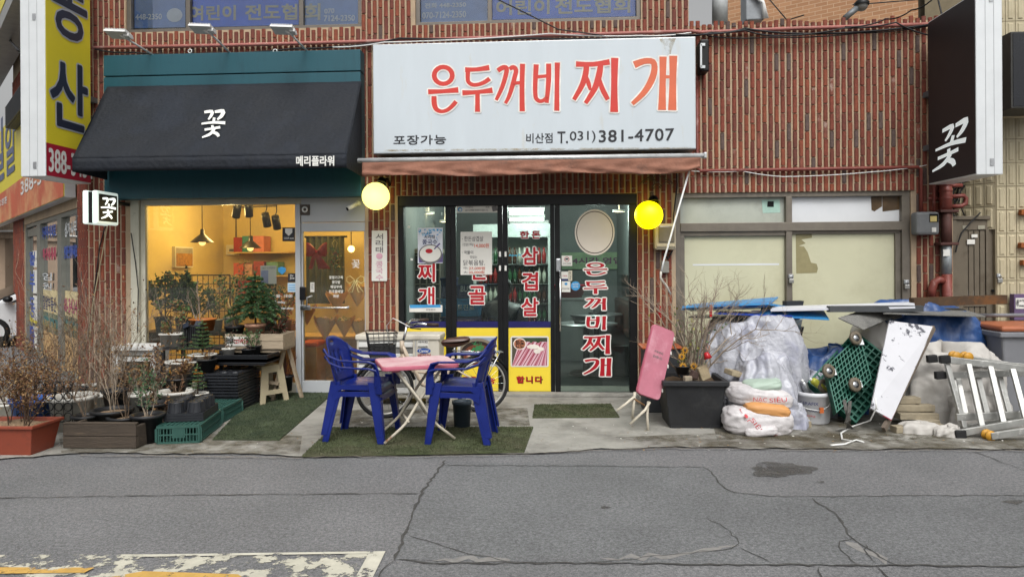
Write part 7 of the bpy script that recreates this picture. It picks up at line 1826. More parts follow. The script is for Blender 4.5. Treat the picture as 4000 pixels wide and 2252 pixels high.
# beige stool
a = G(1012, 1588)
rz_ = R(-35); hs = .42
t = thing('plastic_step_stool', 'beige woven-pattern plastic stool standing beside the tray stack', 'stool', (a.x - .13 * math.cos(rz_) + .18 * -math.sin(rz_), a.y - .13 * math.sin(rz_) + .18 * math.cos(rz_), .014), rz=rz_)
M_STOOL = mat('beige_plastic', 'b0a488', .55, var=.08, scale=6, bump=.6, bscale=90)
MB().box((-.11, -.14, hs - .03), (.11, .14, hs)).build('seat', M_STOOL, t, bevel=.01, local=True)
for s_ in (-1, 1):
 pl = [(-.18, 0), (-.12, 0), (-.105, .1), (.105, .1), (.12, 0), (.18, 0), (.13, hs), (-.13, hs)]; hole = [(-.07, .15), (.07, .15), (.055, .34), (-.055, .34)]; mb = MB()
 f = lambda q: Vector((s_ * (.15 - .05 * q[1] / hs), q[0], q[1]))
 for q in ([pl[0], pl[1], pl[2], hole[0]], [pl[2], pl[3], hole[1], hole[0]], [pl[3], pl[4], pl[5], hole[1]], [pl[5], pl[6], hole[2], hole[1]], [pl[6], pl[7], hole[3], hole[2]], [pl[7], pl[0], hole[0], hole[3]]): mb.add([f(v) for v in q], [(0, 1, 2, 3)])
 mb.build('side_panel', M_STOOL, t, solid=.018, local=True)
# green crates and tray of cups
M_GCR = mat('dusty_green_crate', '2c5048', .55, var=.15, scale=6, col2='4a6a60', c2scale=4, c2lo=.58, c2hi=.75)
def crate(label, c, lx, ly, h, rz):
 """upturned slatted crate"""
 t = thing('green_crate', label, 'crate', (c[0], c[1], .014), 'green plastic crates beside the turf mat', rz)
 hx, hy = lx / 2, ly / 2
 mb = MB(); mb.box((-hx - .006, -hy - .006, h - .018), (hx + .006, hy + .006, h - .008));
 mb = MB()
 for i in range(9): x = -hx + lx * (i + .5) / 9; mb.box((x - .008, -hy, h - .012), (x + .008, hy, h))
 for j in range(13): y = -hy + ly * (j + .5) / 13; mb.box((-hx, y - .006, h - .014), (hx, y + .006, h - .003))
 mb.build('top_grid', M_GCR, t, local=True)
 for (ux, uy, n, sgn, fix) in ((1, 0, lx, -1, hy), (1, 0, lx, 1, hy), (0, 1, ly, -1, hx), (0, 1, ly, 1, hx)):
  mb = MB()
  def wall(u0, u1, z0, z1, th=.006):
   if ux: mb.box((u0, sgn * fix - th, z0), (u1, sgn * fix + th, z1))
   else: mb.box((sgn * fix - th, u0, z0), (sgn * fix + th, u1, z1))
  wall(-n / 2, n / 2, h - .022, h - .0005, .008); wall(-n / 2, n / 2, 0, .018, .008); wall(-n / 2, n / 2, h * .46, h * .54)
  m_ = int(n / .026)
  for k in range(m_ + 1): u = -n / 2 + n * k / m_; wall(u - (.018 if k in (0, m_) else .004), u + (.018 if k in (0, m_) else .004), .018, h - .022, .005)
  if n < .5: wall(-.055, .055, .05, h - .022, .004)
  mb.build('side_grid', M_GCR, t, local=True)
 mb = MB(); mb.box((-hx + .01, -hy + .01, .0), (hx - .01, hy - .01, .004)); mb.build('inner_sheet', M_GCR, t, local=True)  # thin sheet at the foot, in the crate's own green
 return t
c1 = (-3.295, -1.98)
crate('green slatted crate carrying the black cup trays', c1, .35, .64, .155, R(11))
crate('green slatted crate between the cup trays and the tray stack', (-3.40, -1.30), .33, .5, .145, R(4))
for k in range(3): tray('cup_tray', ['lowest', 'middle', 'topmost'][k] + ' black cup tray on the green crate', (c1[0] - .02, c1[1] + .06), .33, .46, .022, (2, 3), .171 + k * .024, R(11), 'black cup trays on the green crate', .95)
t = thing('cup_tray', 'upturned black cup tray with six round cups on the green crate', 'tray', (c1[0] - .02, c1[1] + .06, .171 + 3 * .024), 'black cup trays on the green crate', R(11))
for i in range(2):
 for j in range(3):
  cx, cy = -.083 + .166 * i, -.153 + .153 * j
  MB().lathe([(.075, 0), (.062, .085), (.062, .09), (.045, .09), (.045, .075), (.03, .075), (.03, .088), (.02, .088), (.02, .06), (.001, .06)], (cx, cy, 0), 20).build('cup', M_TRAY, t, local=True)
  mb = MB()
  for k in range(8): a_ = k * .785; mb.bar((cx + .076 * math.cos(a_), cy + .076 * math.sin(a_), 0), (cx + .065 * math.cos(a_), cy + .065 * math.sin(a_), .085), .012, .006)
  mb.build('cup_rib', M_TRAY, t, local=True)
# pots by the door
bare('black pot with bare red twigs beside the flower shop door frame', 1117, 1525, 56, 62, -.3, M_PBLACK, 98, .3, 5, .3, mat('red_twig', '5a3530', .8), taper=.8)
t, rt, h = potted('tiny white pot under the wooden trestle', 1077, 1458, 30, 32, -.2, M_PWHITE)
# house plants inside, behind the glass
def house(label, px, w, h, m, Y, hh, st, sp, seed, ls, lm, z=None, dens=2, lv=2):
 k = mpp(Y); p = P(px, 1300, Y); t = thing('house_plant', label, 'potted plant', (p.x, Y, z if z is not None else ZPT), 'house plants behind the display window')
 pot(t, (0, 0, 0), w * k / 2, h * k, m, .8, .008); shrub(t, (0, 0, h * k * .86), hh, st, sp, seed, M_TWIG, lv=lv, leaves=.9, lm=lm, ls=ls, local=True, dens=dens)
house('bushy trailing ivy behind the display window edge', 640, 70, 60, M_PBLACK, .38, .52, 6, .35, 101, .055, M_GRN, dens=3)
house('dark rubber plant between ivy and wire rack', 715, 60, 55, M_PBLACK, .42, .45, 5, .25, 102, .08, [M_GRN[2], M_GRN[0]], dens=3)
house('olive sapling behind the middle of the display window', 905, 60, 60, M_PWHITE, .4, .7, 2, .12, 103, .04, [M_GRN[1], M_GRN[3]], dens=1)
house('variegated leafy plant before the wire rack', 840, 60, 50, M_PWHITE, .36, .4, 4, .3, 104, .05, [M_GRN[3], mat('pale_leaf', '8a9468', .6), M_GRN[1]], dens=2)
house('dark leafy plant behind the Norfolk pine', 1050, 60, 60, M_PBLACK, .4, .4, 4, .3, 105, .05, [M_GRN[2], M_GRN[0]], dens=2)
house('small fern behind the display window', 775, 50, 45, M_PBLACK, .34, .4, 6, .5, 106, .04, [M_GRN[1], M_SPR[0]], dens=3)
house('yellow flowered plant beside the mullion inside the window', 1115, 50, 50, M_PPEACH, .38, .35, 6, .5, 107, .05, [M_PETAL[0], M_PETAL[1], M_GRN[1]], dens=3)
# ------------------------------------------------------------------ chairs, table, bicycle, air conditioner
M_CHAIR = mat('royal_blue_plastic', '0f2068', .36, var=.12, scale=7, col2='2c3a7c', c2scale=4, c2lo=.6, c2hi=.78)
def strap(mb, pts, ws, th=.012):
 """flat band along pts; each width vector in ws"""
 vs, fs = [], []; k = len(pts)
 for i in range(k):
  p = Vector(pts[i]); t = Vector(pts[min(i + 1, k - 1)]) - Vector(pts[max(i - 1, 0)]); w = Vector(ws[i]); n = t.cross(w).normalized() * th / 2; w = w / 2
  vs += [p - w - n, p + w - n, p + w + n, p - w + n]
 for i in range(k - 1):
  for j in range(4): fs.append((4 * i + j, 4 * i + (j + 1) % 4, 4 * i + 4 + (j + 1) % 4, 4 * i + 4 + j))
 fs += [(3, 2, 1, 0), tuple(4 * k - 4 + j for j in range(4))]
 return mb.add(vs, fs, 0, False)
def chair(label, loc, rz):
 t = thing('plastic_chair', label, 'chair', loc, 'blue plastic chairs stacked in pairs at the pink table', rz)
 MB().sheet(lambda u, v: Vector((-.2 + .44 * u, (v - .5) * (.42 + .05 * u), .425 - .028 * math.sin(math.pi * v) * (1 - .5 * u) + .012 * u - (.07 * max(0, (u - .84) / .16) ** 2))), 14, 10).build('seat', M_CHAIR, t, local=True, solid=.007)
 # back with slots and a grip hole
 mb = MB(); nu, nv = 18, 15
 def bk(u, v):
  s = 2 * v - 1
  hw = .205 + .05 * math.sin(u * 2.6) * (1 - .3 * u)
  top = .43 + .40 * u - (.10 * abs(s) ** 2.6 * u ** 1.5)
  return Vector((-.19 - .115 * u + .075 * s * s * (.5 + u * .6), s * hw, top))
 vs = [bk(i / nu, j / nv) for i in range(nu + 1) for j in range(nv + 1)]; fs = []
 for i in range(nu):
  for j in range(nv):
   if j in (4, 7, 10) and 4 <= i <= 11: continue
   if 6 <= j <= 8 and i == 15: continue
   fs.append((i * (nv + 1) + j, i * (nv + 1) + j + 1, (i + 1) * (nv + 1) + j + 1, (i + 1) * (nv + 1) + j))
 mb.add(vs, fs, 0, True); mb.build('backrest', M_CHAIR, t, local=True, solid=.009)
 for s in (-1, 1):
  W = Vector((0, .052 * s, .012))
  mb = MB(); strap(mb, [(-.262, s * .235, .735), (-.2, s * .262, .68), (-.1, s * .275, .645), (.04, s * .28, .64), (.15, s * .28, .638), (.2, s * .278, .62), (.222, s * .272, .57), (.226, s * .262, .42)], [(.02, .03 * s, .03), W, W, W, W, (.03, .045 * s, .02), (.045, .03 * s, 0), (.06, .02 * s, 0)], .016)
  mb.build('armrest', M_CHAIR, t, local=True, bevel=.005)
  for nm, top, bot in (('leg', (.216, s * .235, .46), (.262, s * .262, 0)), ('leg', (-.205, s * .205, .46), (-.285, s * .235, 0))):
   tv, bv = Vector(top), Vector(bot); mb = MB()
   for axis, wt, wb in (((1, 0, 0), .085, .05), ((0, 1, 0), .07, .042)):
    ax = Vector(axis); sg = (-1 if axis[0] and top[0] > 0 else 1) if axis[0] else -s
    a = [tv, tv + ax * wt * sg, bv + ax * wb * sg, bv]; nrm = (Vector((0, 1, 0)) if axis[0] else Vector((1, 0, 0))) * .007
    mb.add([q + nrm * k for k in (-1, 1) for q in a], [(3, 2, 1, 0), (4, 5, 6, 7), (0, 1, 5, 4), (1, 2, 6, 5), (2, 3, 7, 6), (3, 0, 4, 7)])
   mb.build('leg', M_CHAIR, t, local=True, bevel=.003)
  MB().prism([(-.2, .43), (.22, .43), (.22, .36), (.15, .39), (-.12, .39), (-.2, .34)], (0, s * .225, 0), (1, 0, 0), (0, 0, 1), .008).build('apron', M_CHAIR, t, local=True)
 return t
ZM = .028
LC, RC = ((-1.68, -2.03), R(-4)), ((-.80, -2.06), R(176))
for (c, rz), nm in ((LC, 'at the flower shop end of the pink table'), (RC, 'at the restaurant end of the pink table')):
 for k in range(2): chair('blue plastic armchair, %s of the pair %s' % (['lower', 'upper'][k], nm), (c[0] - .012 * k * math.cos(rz), c[1], ZM + .058 * k), rz)
M_PINKT = mat('faded_pink_table_top', 'c08a94', .55, var=.12, scale=5, col2='d2b8ba', c2scale=3, c2lo=.36, c2hi=.62, bump=.1, bscale=20)
M_PINKE = mat('pink_table_edge', 'b05e70', .5, var=.1, scale=6)
M_RUSTW = mat('white_tube_with_rust', 'bdb5a4', .5, var=.12, scale=8, col2='8a5a36', c2scale=7, c2lo=.62, c2hi=.7)
def rsq(w, h, r, n=5):
 out = []
 for cx, cy, a0 in ((w / 2 - r, h / 2 - r, 0), (-w / 2 + r, h / 2 - r, 90), (-w / 2 + r, -h / 2 + r, 180), (w / 2 - r, -h / 2 + r, 270)):
  for i in range(n): a = R(a0 + 90 * i / (n - 1)); out.append((cx + r * math.cos(a), cy + r * math.sin(a)))
 return out
t = thing('folding_table', 'pink square folding table with crossed white legs between the blue chairs', 'table', (-1.2, -2.07, ZM), rz=R(21))
zt = .672
MB().prism(rsq(.66, .58, .05), (0, 0, zt), (1, 0, 0), (0, 1, 0), .036).build('table_edge', M_PINKE, t, local=True, bevel=.008)
MB().prism(rsq(.645, .565, .045), (0, 0, zt + .0025), (1, 0, 0), (0, 1, 0), .002).build('table_top', M_PINKT, t, local=True)
for y, s in ((-.2, 1), (.2, 1), (-.17, -1), (.17, -1)):
 MB().tube([(-.2 * s, y, zt - .04), (0.0, y, .36), (.12 * s, y, .17), (.16 * s, y, .13), (.30 * s, y, .014)], .0125, 8).build('leg', M_RUSTW, t, local=True)
for s in (-1, 1): MB().tube([(.1 * s, -.2, .19), (.1 * s, .2, .19)], .009, 6).build('stretcher', M_RUSTW, t, local=True); MB().box((-.21 * s - .03, -.23, zt - .055), (-.21 * s + .03, .23, zt - .035)).build('leg_bracket', M_PINKE, t, local=True)
# folded twin leaning on the black planter
A_, B_, C_, D_ = P(2579, 1278, -1.52), P(2671, 1293, -1.42), P(2539, 1569, -1.66), P(2465, 1522, -1.76)
t = thing('folded_table', 'folded pink table leaning on the black planter with its white legs below', 'table', P(2480, 1650, -1.7))
U = (B_ - A_ + C_ - D_) / 2; V = (A_ - D_ + B_ - C_) / 2
O_ = (A_ + B_ + C_ + D_) / 4
Nn = U.cross(V).normalized()
U = U.normalized(); V = Nn.cross(U).normalized()
wU, hV = (A_ - B_).length, (A_ - D_).length
MB().prism(rsq(wU, hV, .04), O_, U, V, .036).build('table_edge', M_PINKE, t, bevel=.008); MB().prism(rsq(wU - .012, hV - .012, .036), O_ + Nn * .003, U, V, .002).build('table_top', mat('rose_table_top', 'b5707f', .55, var=.1, scale=5, col2='c78f9a', c2scale=4, c2lo=.5, c2hi=.7), t)
for px, py in ((2470, 1555), (2540, 1560)): pass
for pts in ([(2480, 1530, -1.72), (2474, 1590, -1.72), (2470, 1634, -1.7)], [(2478, 1548, -1.74), (2440, 1580, -1.76), (2409, 1603, -1.78)], [(2538, 1570, -1.66), (2520, 1600, -1.72), (2462, 1655, -1.76)], [(2532, 1566, -1.62), (2528, 1620, -1.66), (2532, 1683, -1.69)]):
 MB().tube([P(*q) for q in pts], .0125, 8).build('leg', M_RUSTW, t)
MB().tube([P(2476, 1556, -1.73), P(2518, 1582, -1.7)], .008, 6).build('stretcher', mat('rusty_rod', '7a5a3a', .7), t)
for px, py in ((2660, 1302), (2640, 1362), (2614, 1418), (2566, 1518)): p = P(px, py, -1.5); MB().obox(O_ + U * (wU / 2) + V * ((1418 - py) / 290 * hV), (.012, .03, .03)).build('worn_patch', M_PAPER, t)
mb = MB()
for bd, dv in (('구두주차', .12), ('감사합니다', .05)): put_text(mb, bd, O_ + Nn * .004 - U * wU * .22 + V * (hV * dv), U * (wU * .4), V * .025, 0, .0006, .001)
mb.build('lettering', M_GINK, t)
# bicycle
RW, FWh = Vector((-.735, -.93, .30)), Vector((-1.675, -1.26, .30))
ex = (FWh - RW); WB = ex.length; ex.normalize(); ez = Vector((0, 0, 1)); ey = ez.cross(ex)
bi = thing('bicycle', 'cream city bicycle with a black wire basket behind the pink table', 'bicycle', (RW + FWh) / 2 - Vector((0, 0, .286)))
def bk_(s, z, l=0): return RW + ex * s + ez * (z - .30) + ey * l
RAD = .272
M_BIKE = mat('cream_bicycle_paint', 'b9a894', .35, var=.06)
for s, nm in ((0, 'rear'), (WB, 'front')):
 w = sub('wheel', bi); c = bk_(s, .30); n = 40
 ring = lambda r, k=n: [c + ex * (r * math.cos(2 * math.pi * i / k)) + ez * (r * math.sin(2 * math.pi * i / k)) for i in range(k)]
 MB().tube(ring(RAD), .018, 8, closed=True).build('tyre', M_RUBBER, w)
 MB().tube(ring(RAD - .026), .011, 6, closed=True).build('rim', mat('bicycle_rim', 'b2b0ab', .35, .6), w)
 MB().tube([c - ey * .04, c + ey * .04], .02, 10).build('hub', M_STEEL, w)
 for i in range(18):
  a = 2 * math.pi * i / 18; MB().tube([c + ey * (.03 if i % 2 else -.03), c + (ex * math.cos(a) + ez * math.sin(a)) * (RAD - .03)], .0016, 4, cap=False).build('spoke', M_CHROME, w)
 MB().obox(c + (ex * math.cos(-1.2) + ez * math.sin(-1.2)) * .16, (.035, .012, .06)).build('reflector', mat('amber_reflector', 'c27a1e', .3), w)
 a0, a1 = (-15, 160) if nm == 'rear' else (20, 170)
 MB().tube([c + (ex * math.cos(R(q)) + ez * math.sin(R(q))) * (RAD + .035) for q in range(a0, a1 + 1, 12)], .016, 6).build('mudguard', M_BLACK, w)
hd = bk_(WB - .17, .72); bb_ = bk_(.42, .27); st = bk_(.30, .60)
f = MB(); f.tube([hd + ez * .02, bk_(WB - .23, .60), bk_(.62, .33), bb_], .022, 10); f.tube([bk_(WB - .16, .66), bk_(.72, .47), bk_(.42, .42), bk_(.35, .45)], .015, 8); f.tube([bb_, st], .017, 8)
for l in (-.06, .06): f.tube([bb_ + ey * l * .5, RW + ey * l], .011, 6); f.tube([bk_(.33, .5, l * .3), RW + ey * l], .009, 6)
f.build('frame', M_BIKE, bi)
f = MB(); f.tube([hd + ez * .06, hd - ez * .06], .024, 10)
for l in (-.055, .055): f.tube([hd - ez * .08, bk_(WB - .10, .52, l), FWh + ey * l], .012, 8)
f.build('fork', M_BIKE, bi)
stem = hd + ez * .12 - ex * .03
MB().tube([hd, stem, stem + ez * .10 - ex * .02], .014, 8).build('stem', M_CHROME, bi)
hb = stem + ez * .10 - ex * .02
MB().tube([hb + ey * .30 - ex * .2 + ez * .02, hb + ey * .24 - ex * .08 + ez * .03, hb + ey * .06, hb - ey * .06, hb - ey * .24 - ex * .08 + ez * .03, hb - ey * .30 - ex * .2 + ez * .02], .012, 8).build('handlebar', M_CHROME, bi)
for l in (-1, 1):
 MB().tube([hb + ey * l * .285 - ex * .16 + ez * .023, hb + ey * l * .315 - ex * .27 + ez * .018], .017, 8).build('grip', mat('brown_grip', '3a2a22', .6), bi); MB().tube([hb + ey * l * .24 - ex * .07 + ez * .03, hb + ey * l * .26 + ex * .0 + ez * -.01, hb + ey * l * .29 - ex * .1 - ez * .02], .006, 5).build('brake_lever', M_BLACK, bi)
MB().tube([hb + ey * .22, hb + ey * .1 + ex * .15 + ez * .08, hb + ex * .2, bk_(WB - .05, .6)], .004, 5).build('brake_cable', M_WHITE, bi)
MB().tube([st, bk_(.28, .73)], .012, 8).build('seat_post', M_CHROME, bi)
sp_ = bk_(.27, .75)
def sad(u, v):
 a = 2 * math.pi * v; w = .022 + .085 * (1 - u) ** 1.6 + .01 * u; q = math.sin(math.pi * min(1, max(0, u * 1.0))) ** .35 if 0 < u < 1 else .02
 return sp_ + ex * (-.15 + .31 * u) + ey * (w * q * math.cos(a)) + ez * ((.042 * math.sin(a) - (.02 if math.sin(a) < 0 else 0)) * q + .03 * (1 - u) ** 2)
MB().sheet(sad, 16, 14).build('saddle', mat('brown_leather', '4a3028', .35, var=.1), bi)
MB().tube([bk_(-.02, .62, -.05), bk_(.3, .66, -.06)], .006, 5).build('rack_rail', M_CHROME, bi)
mb = MB()
for l in (-.06, -.03, 0, .03, .06): mb.tube([bk_(-.22, .63, l), bk_(.22, .63, l)], .005, 5)
for l in (-.06, .06): mb.tube([bk_(-.18, .63, l), RW + ey * l], .005, 5)
mb.build('carrier_rack', M_CHROME, bi)
bk0 = bk_(WB + .02, .66)
bs_ = sub('basket', bi); M_BWIRE = mat('black_basket_wire', '232325', .5)
def bring(z, g, r, nm):
 q = [(-.13 * g, -.17 * g), (.16 * g, -.17 * g), (.16 * g, .17 * g), (-.13 * g, .17 * g)]
 MB().tube([bk0 + ex * a + ey * b + ez * z for a, b in q], r, 5, closed=True).build(nm, M_BWIRE, bs_)
for i in range(7): bring(-.02 + .04 * i, .8 + .2 * i / 6, .005 if i == 6 else .0025, 'rim' if i == 6 else 'wire_hoop')
for i in range(22):
 u = i / 22 * 4; sd = int(u); fr = u - sd
 c4 = [(-.13, -.17), (.16, -.17), (.16, .17), (-.13, .17)]; a, b = c4[sd], c4[(sd + 1) % 4]; x, y = a[0] + (b[0] - a[0]) * fr, a[1] + (b[1] - a[1]) * fr
 MB().tube([bk0 + (ex * x + ey * y) * .8 - ez * .02, bk0 + ex * x + ey * y + ez * .22], .0022, 4).build('wire', M_BWIRE, bs_)
mb = MB()
for a, b in ((-.1, .13),):
 q = [bk0 + (ex * x + ey * y) * .86 for x, y in ((-.13, -.17), (.16, -.17), (.16, .17), (-.13, .17))]
 mb.add([p - ez * .015 for p in q] + [p * 1 + ez * .09 for p in q], [(3, 2, 1, 0), (0, 1, 5, 4), (1, 2, 6, 5), (2, 3, 7, 6), (3, 0, 4, 7)])
mb.build('liner', mat('woven_black_liner', '1d1d1e', .8, bump=.8, bscale=60), bs_)
MB().lathe([(.001, -.01), (.085, -.01), (.085, .01), (.001, .01)], bb_ - ey * .05, 24, rot=Matrix.Rotation(R(90), 3, 'X')).build('chainring', M_BLACK, bi)
MB().bar(bb_ - ey * .07, bb_ - ey * .07 - ez * .13 + ex * .08, .02, .012).build('crank', M_STEEL, bi); MB().obox(bb_ - ey * .11 - ez * .14 + ex * .085, (.09, .06, .022)).build('pedal', M_BLACK, bi)
MB().bar(bb_ - ey * .055 + ez * .02, RW - ey * .055 + ez * .02, .05, .012).build('chain_guard', M_BLACK, bi)
MB().tube([RW - ey * .06 - ez * .02, RW - ey * .2 - ez * .285 + ex * .06], .009, 6).build('kickstand', M_STEEL, bi)
MB().obox(hd - ez * .0 + ex * .1, (.06, .06, .06)).build('headlamp', M_BLACK, bi, bevel=.015)
# air conditioner outdoor unit
a, b_ = P(1393, 1588, -.64), P(1716, 1310, -.64)
t = thing('outdoor_unit', 'cream air conditioner outdoor unit behind the bicycle', 'outdoor unit', ((a.x + b_.x) / 2, -.45, .014))
M_ACB = mat('cream_ac_casing', 'c2bcae', .5, var=.06, scale=5, col2='948c7c', c2scale=3, c2lo=.58, c2hi=.78)
M_ACW = mat('pale_ac_panel', 'cbcac6', .45, var=.04)
za = .09
MB().box((a.x, -.64, za), (b_.x, -.30, b_.z)).build('casing', M_ACB, t, bevel=.02)
MB().box((a.x - .01, -.655, b_.z - .05), (b_.x + .012, -.29, b_.z + .012)).build('lid', M_ACB, t, bevel=.015)
xm_ = P(1624, 1400, -.64).x
for k in range(5): z = za + .06 + k * .125; MB().box((a.x + .03, -.665, z), (xm_ - .03, -.642, z + .055)).build('grille_bar', M_ACW, t, bevel=.006); MB().box((a.x + .03, -.648, z + .058), (xm_ - .03, -.641, z + .12)).build('grille_gap', mat('grey_grille_gap', '6f6e6a', .6), t)
MB().box((xm_ - .004, -.645, za + .02), (xm_ + .004, -.638, b_.z - .05)).build('seam', M_SHAD, t)
p, q = P(1630, 1356, -.65), P(1672, 1328, -.65); MB().box((p.x, -.646, p.z), (q.x, -.6405, q.z)).build('service_sticker', M_PAPER, t)
mb = MB(); text_px(mb, '에어컨', 1634, 1330, 1670, 1338, -.648, 0, .001); text_px(mb, '010-5442-8784', 1633, 1350, 1670, 1355, -.648, 0, .0006); mb.build('sticker_lettering', M_INKB, t)
mb = MB(); polys_px(mb, [ell(1656, 1369, 26, 10)], lambda x, y: P(x, y, -.645), 0, lift=.001); text_px(mb, 'Carrier', 1638, 1363, 1675, 1375, -.645, 1, .0008, .003); text_px(mb, '캐리어', 1631, 1381, 1682, 1396, -.645, 2, .002, .003); mb.build('maker_badge', [mat('badge_blue', '1d4a9a', .4), M_PAPER, mat('badge_red', '9a2c34', .5)], t)
for x in (a.x + .1, b_.x - .1): MB().box((x - .05, -.64, .014), (x + .05, -.32, za)).build('foot', mat('concrete_foot', '77736c', .9), t)
b2 = P(1805, 1682, -1.62); t = thing('grey_bucket', 'dark blue-grey bucket standing behind the blue chairs', 'bucket', (b2.x, b2.y, .014)); pot(t, (0, 0, 0), .088, .25, mat('slate_bucket', '3a4650', .5, var=.1), .85, .006)
from mathutils import noise
# ------------------------------------------------------------------ planter, heap and ladder before the annex
M_BPL = mat('dusty_black_plastic', '212224', .55, var=.25, scale=5, col2='3c3c3b', c2scale=3, c2lo=.55, c2hi=.8, bump=.15, bscale=20)
a, b_ = G(2615, 1679), G(2817, 1679)
t = thing('black_planter', 'big black plastic planter with a bare shrub beside the folded pink table', 'planter', ((a.x + b_.x) / 2, a.y + .27, .014))
trough(t, a.x - .05, b_.x + .05, a.y - .03, a.y + .52, .46, .06, M_BPL, M_SOIL, .04, .03)
for x in (a.x + .02, b_.x - .10):
 for y in (a.y + .04, a.y + .36): MB().box((x, y - .02, .014), (x + .1, y + .06, .04)).build('foot', M_BPL, t)
cxp, cyp = (a.x + b_.x) / 2, a.y + .25
shrub(t, (cxp + .08, cyp + .05, .42), 1.02, 13, .5, 201, M_TWIGP, lv=3, r0=.011, fork=2, up=.12)
shrub(t, (cxp - .05, cyp + .1, .42), .6, 6, .6, 202, M_TWIG, lv=2, r0=.006, leaves=.35, lm=[M_GRN[3], mat('lime_leaf', '9a9a4a', .6), M_GRN[1]], ls=.035)
def clod(name, label, px, py, Y, s, col, rz, cat='brick'):
 p = P(px, py, Y); o = MB().obox((0, 0, 0), s, Matrix.Rotation(R(rz), 3, 'Y') @ Matrix.Rotation(R(20), 3, 'Z')).build(name, mat('block_' + col, col, .9, var=.2, scale=18, bump=.6, bscale=40), bevel=.008); o.location = p; return tag(o, label, cat)
clod('cement_block', 'pale cement paver standing in the black planter', 2748, 1455, -1.55, (.1, .05, .13), '96876c', -18, 'paver'); clod('brick_piece', 'dark brick piece lying in the black planter', 2712, 1462, -1.55, (.07, .06, .07), '4a3a34', 20); clod('brick_piece', 'small pale stone lying in the black planter', 2686, 1478, -1.6, (.075, .05, .05), '8d8270', 0); clod('cement_block', 'pale cement paver lying beside the white sacks', 2878, 1458, -1.4, (.2, .14, .05), '968a72', 14, 'paver')
p = P(2665, 1435, -1.45); t = thing('sunflower_pot', 'small pot of yellow artificial sunflowers set in the black planter', 'flower pot', p); pot(t, (0, 0, -.06), .07, .08, M_BPL)
for i, (dx, dz) in enumerate(((-.01, .11), (.0, .02), (.1, .02), (.02, .17))):
 c = Vector((dx, -.03, dz)); mb = MB()
 for k in range(12): a_ = k * .5236; mb.add([c, c + Vector((.02 * math.cos(a_ - .2), -.01, .02 * math.sin(a_ - .2))), c + Vector((.042 * math.cos(a_), -.004, .042 * math.sin(a_))), c + Vector((.02 * math.cos(a_ + .2), -.01, .02 * math.sin(a_ + .2)))], [(0, 1, 2, 3)])
 mb.ball(c + Vector((0, -.012, 0)), .014, 1, 8, 5, 1, .5, 1); mb.build('flower', [mat('sunflower_petal', 'd89a1e', .6), M_SOIL], t, local=True); MB().tube([c, (dx * .5, 0, -.0)], .004, 4).build('stem', M_GRN[1], t, local=True)
def charm(px, py, Y, label, bell):
 p = P(px, py, Y); t = thing('red_ornament', label, 'ornament', p, 'red ornaments hung in the bare shrub'); m = mat('glossy_red', 'a81f24', .25, var=.1)
 if bell: MB().lathe([(.001, .06), (.02, .055), (.028, .03), (.04, 0), (.036, 0)], n=14, rot=Matrix.Rotation(R(-20), 3, 'Y')).build('bell', m, t, local=True); MB().tube([(.0, 0, .06), (-.02, 0, .1), (-.005, 0, .13), (.015, 0, .1), (0, 0, .06)], .004, 5).build('loop', mat('pink_cord', 'b08070', .6), t, local=True)
 else:
  for k in range(4): MB().obox((0, 0, -.03 * k), (.022, .022, .026), Matrix.Rotation(R(30 * k), 3, 'Z')).build('bead', m, t, local=True)
charm(2766, 1398, -1.6, 'red bell hanging in the bare shrub', True); charm(2578, 1200, -1.3, 'red string charm hanging in the shrub before the brick pillar', False); charm(2776, 1195, -1.25, 'red string charm hanging in the shrub before the milky glazing', False)
def crease(name, scale, strength, base, rough=.4, col2=None, spec=.5):
 return mat(name, base, rough, var=.06, scale=3, bump=strength, bscale=scale, col2=col2, c2scale=2.5, c2lo=.5, c2hi=.7, spec=spec)
M_TARP = crease('translucent_white_sheeting', 26, 1.0, 'a6a7ae', .28, '9092a4')
M_TARPW = crease('white_fabric_sheet', 9, .7, 'b0aca6', .7, '999590')
M_TARPB = crease('blue_tarpaulin', 14, 1.0, '2a4a7c', .4, '1c2f58')
def drape(name, label, c, rx, ry, h, m, seed, cat, folds=7, amp=.05, sq=3.0, nu=130, nv=60, parent=None, z0=.014, topn=.1, wr=.036):
 """cloth thrown over a heap: a rounded mound with vertical folds"""
 r = random.Random(seed); ph = [r.uniform(0, 6.3) for _ in range(6)]; mb = MB()
 def fn(u, v):
  a = 2 * math.pi * u; ca, sa = math.cos(a), math.sin(a)
  k = (abs(ca) ** sq + abs(sa) ** sq) ** (-1 / sq)
  rad = math.sin(min(1, v * 1.25) * math.pi / 2) if v < .8 else 1 + .06 * (v - .8) / .2
  fold = 1 + amp * (math.sin(folds * a + ph[0] + 2 * v) + .6 * math.sin(folds * 2.3 * a + ph[1] - 3 * v)) * v
  z = h * (1 - max(0, (v - .35) / .65) ** 1.3) + h * topn * math.sin(3 * a + ph[2]) * (1 - v) + h * .05 * math.sin(5 * ca + ph[3]) * math.sin(4 * sa * v + ph[4])
  p = Vector((c[0] + rx * k * rad * fold * ca, c[1] + ry * k * rad * fold * sa, z0 + max(0, z if v < 1 else 0)))
  q = Vector((p.x * 5.0, p.y * 5.0, p.z * 1.1 + p.x * 1.2)) + Vector((seed, 0, 0)) + noise.noise_vector(p * 2.5) * .8
  w = noise.ridged_multi_fractal(q, .9, 2.1, 4, 1.0, 2.0) - 1.0
  return p + Vector((ca, sa, .5)) * (wr * w * min(1, 6 * (1 - v) + .3) * min(1, .2 + v * 2))
 mb.sheet(fn, nu, nv)
 o = mb.build(name, m, parent)
 if label: tag(o, label, cat)
 return o
def at(px, Y): return P(px, 1400, Y).x
zt = P(2950, 1245, -1.0).z
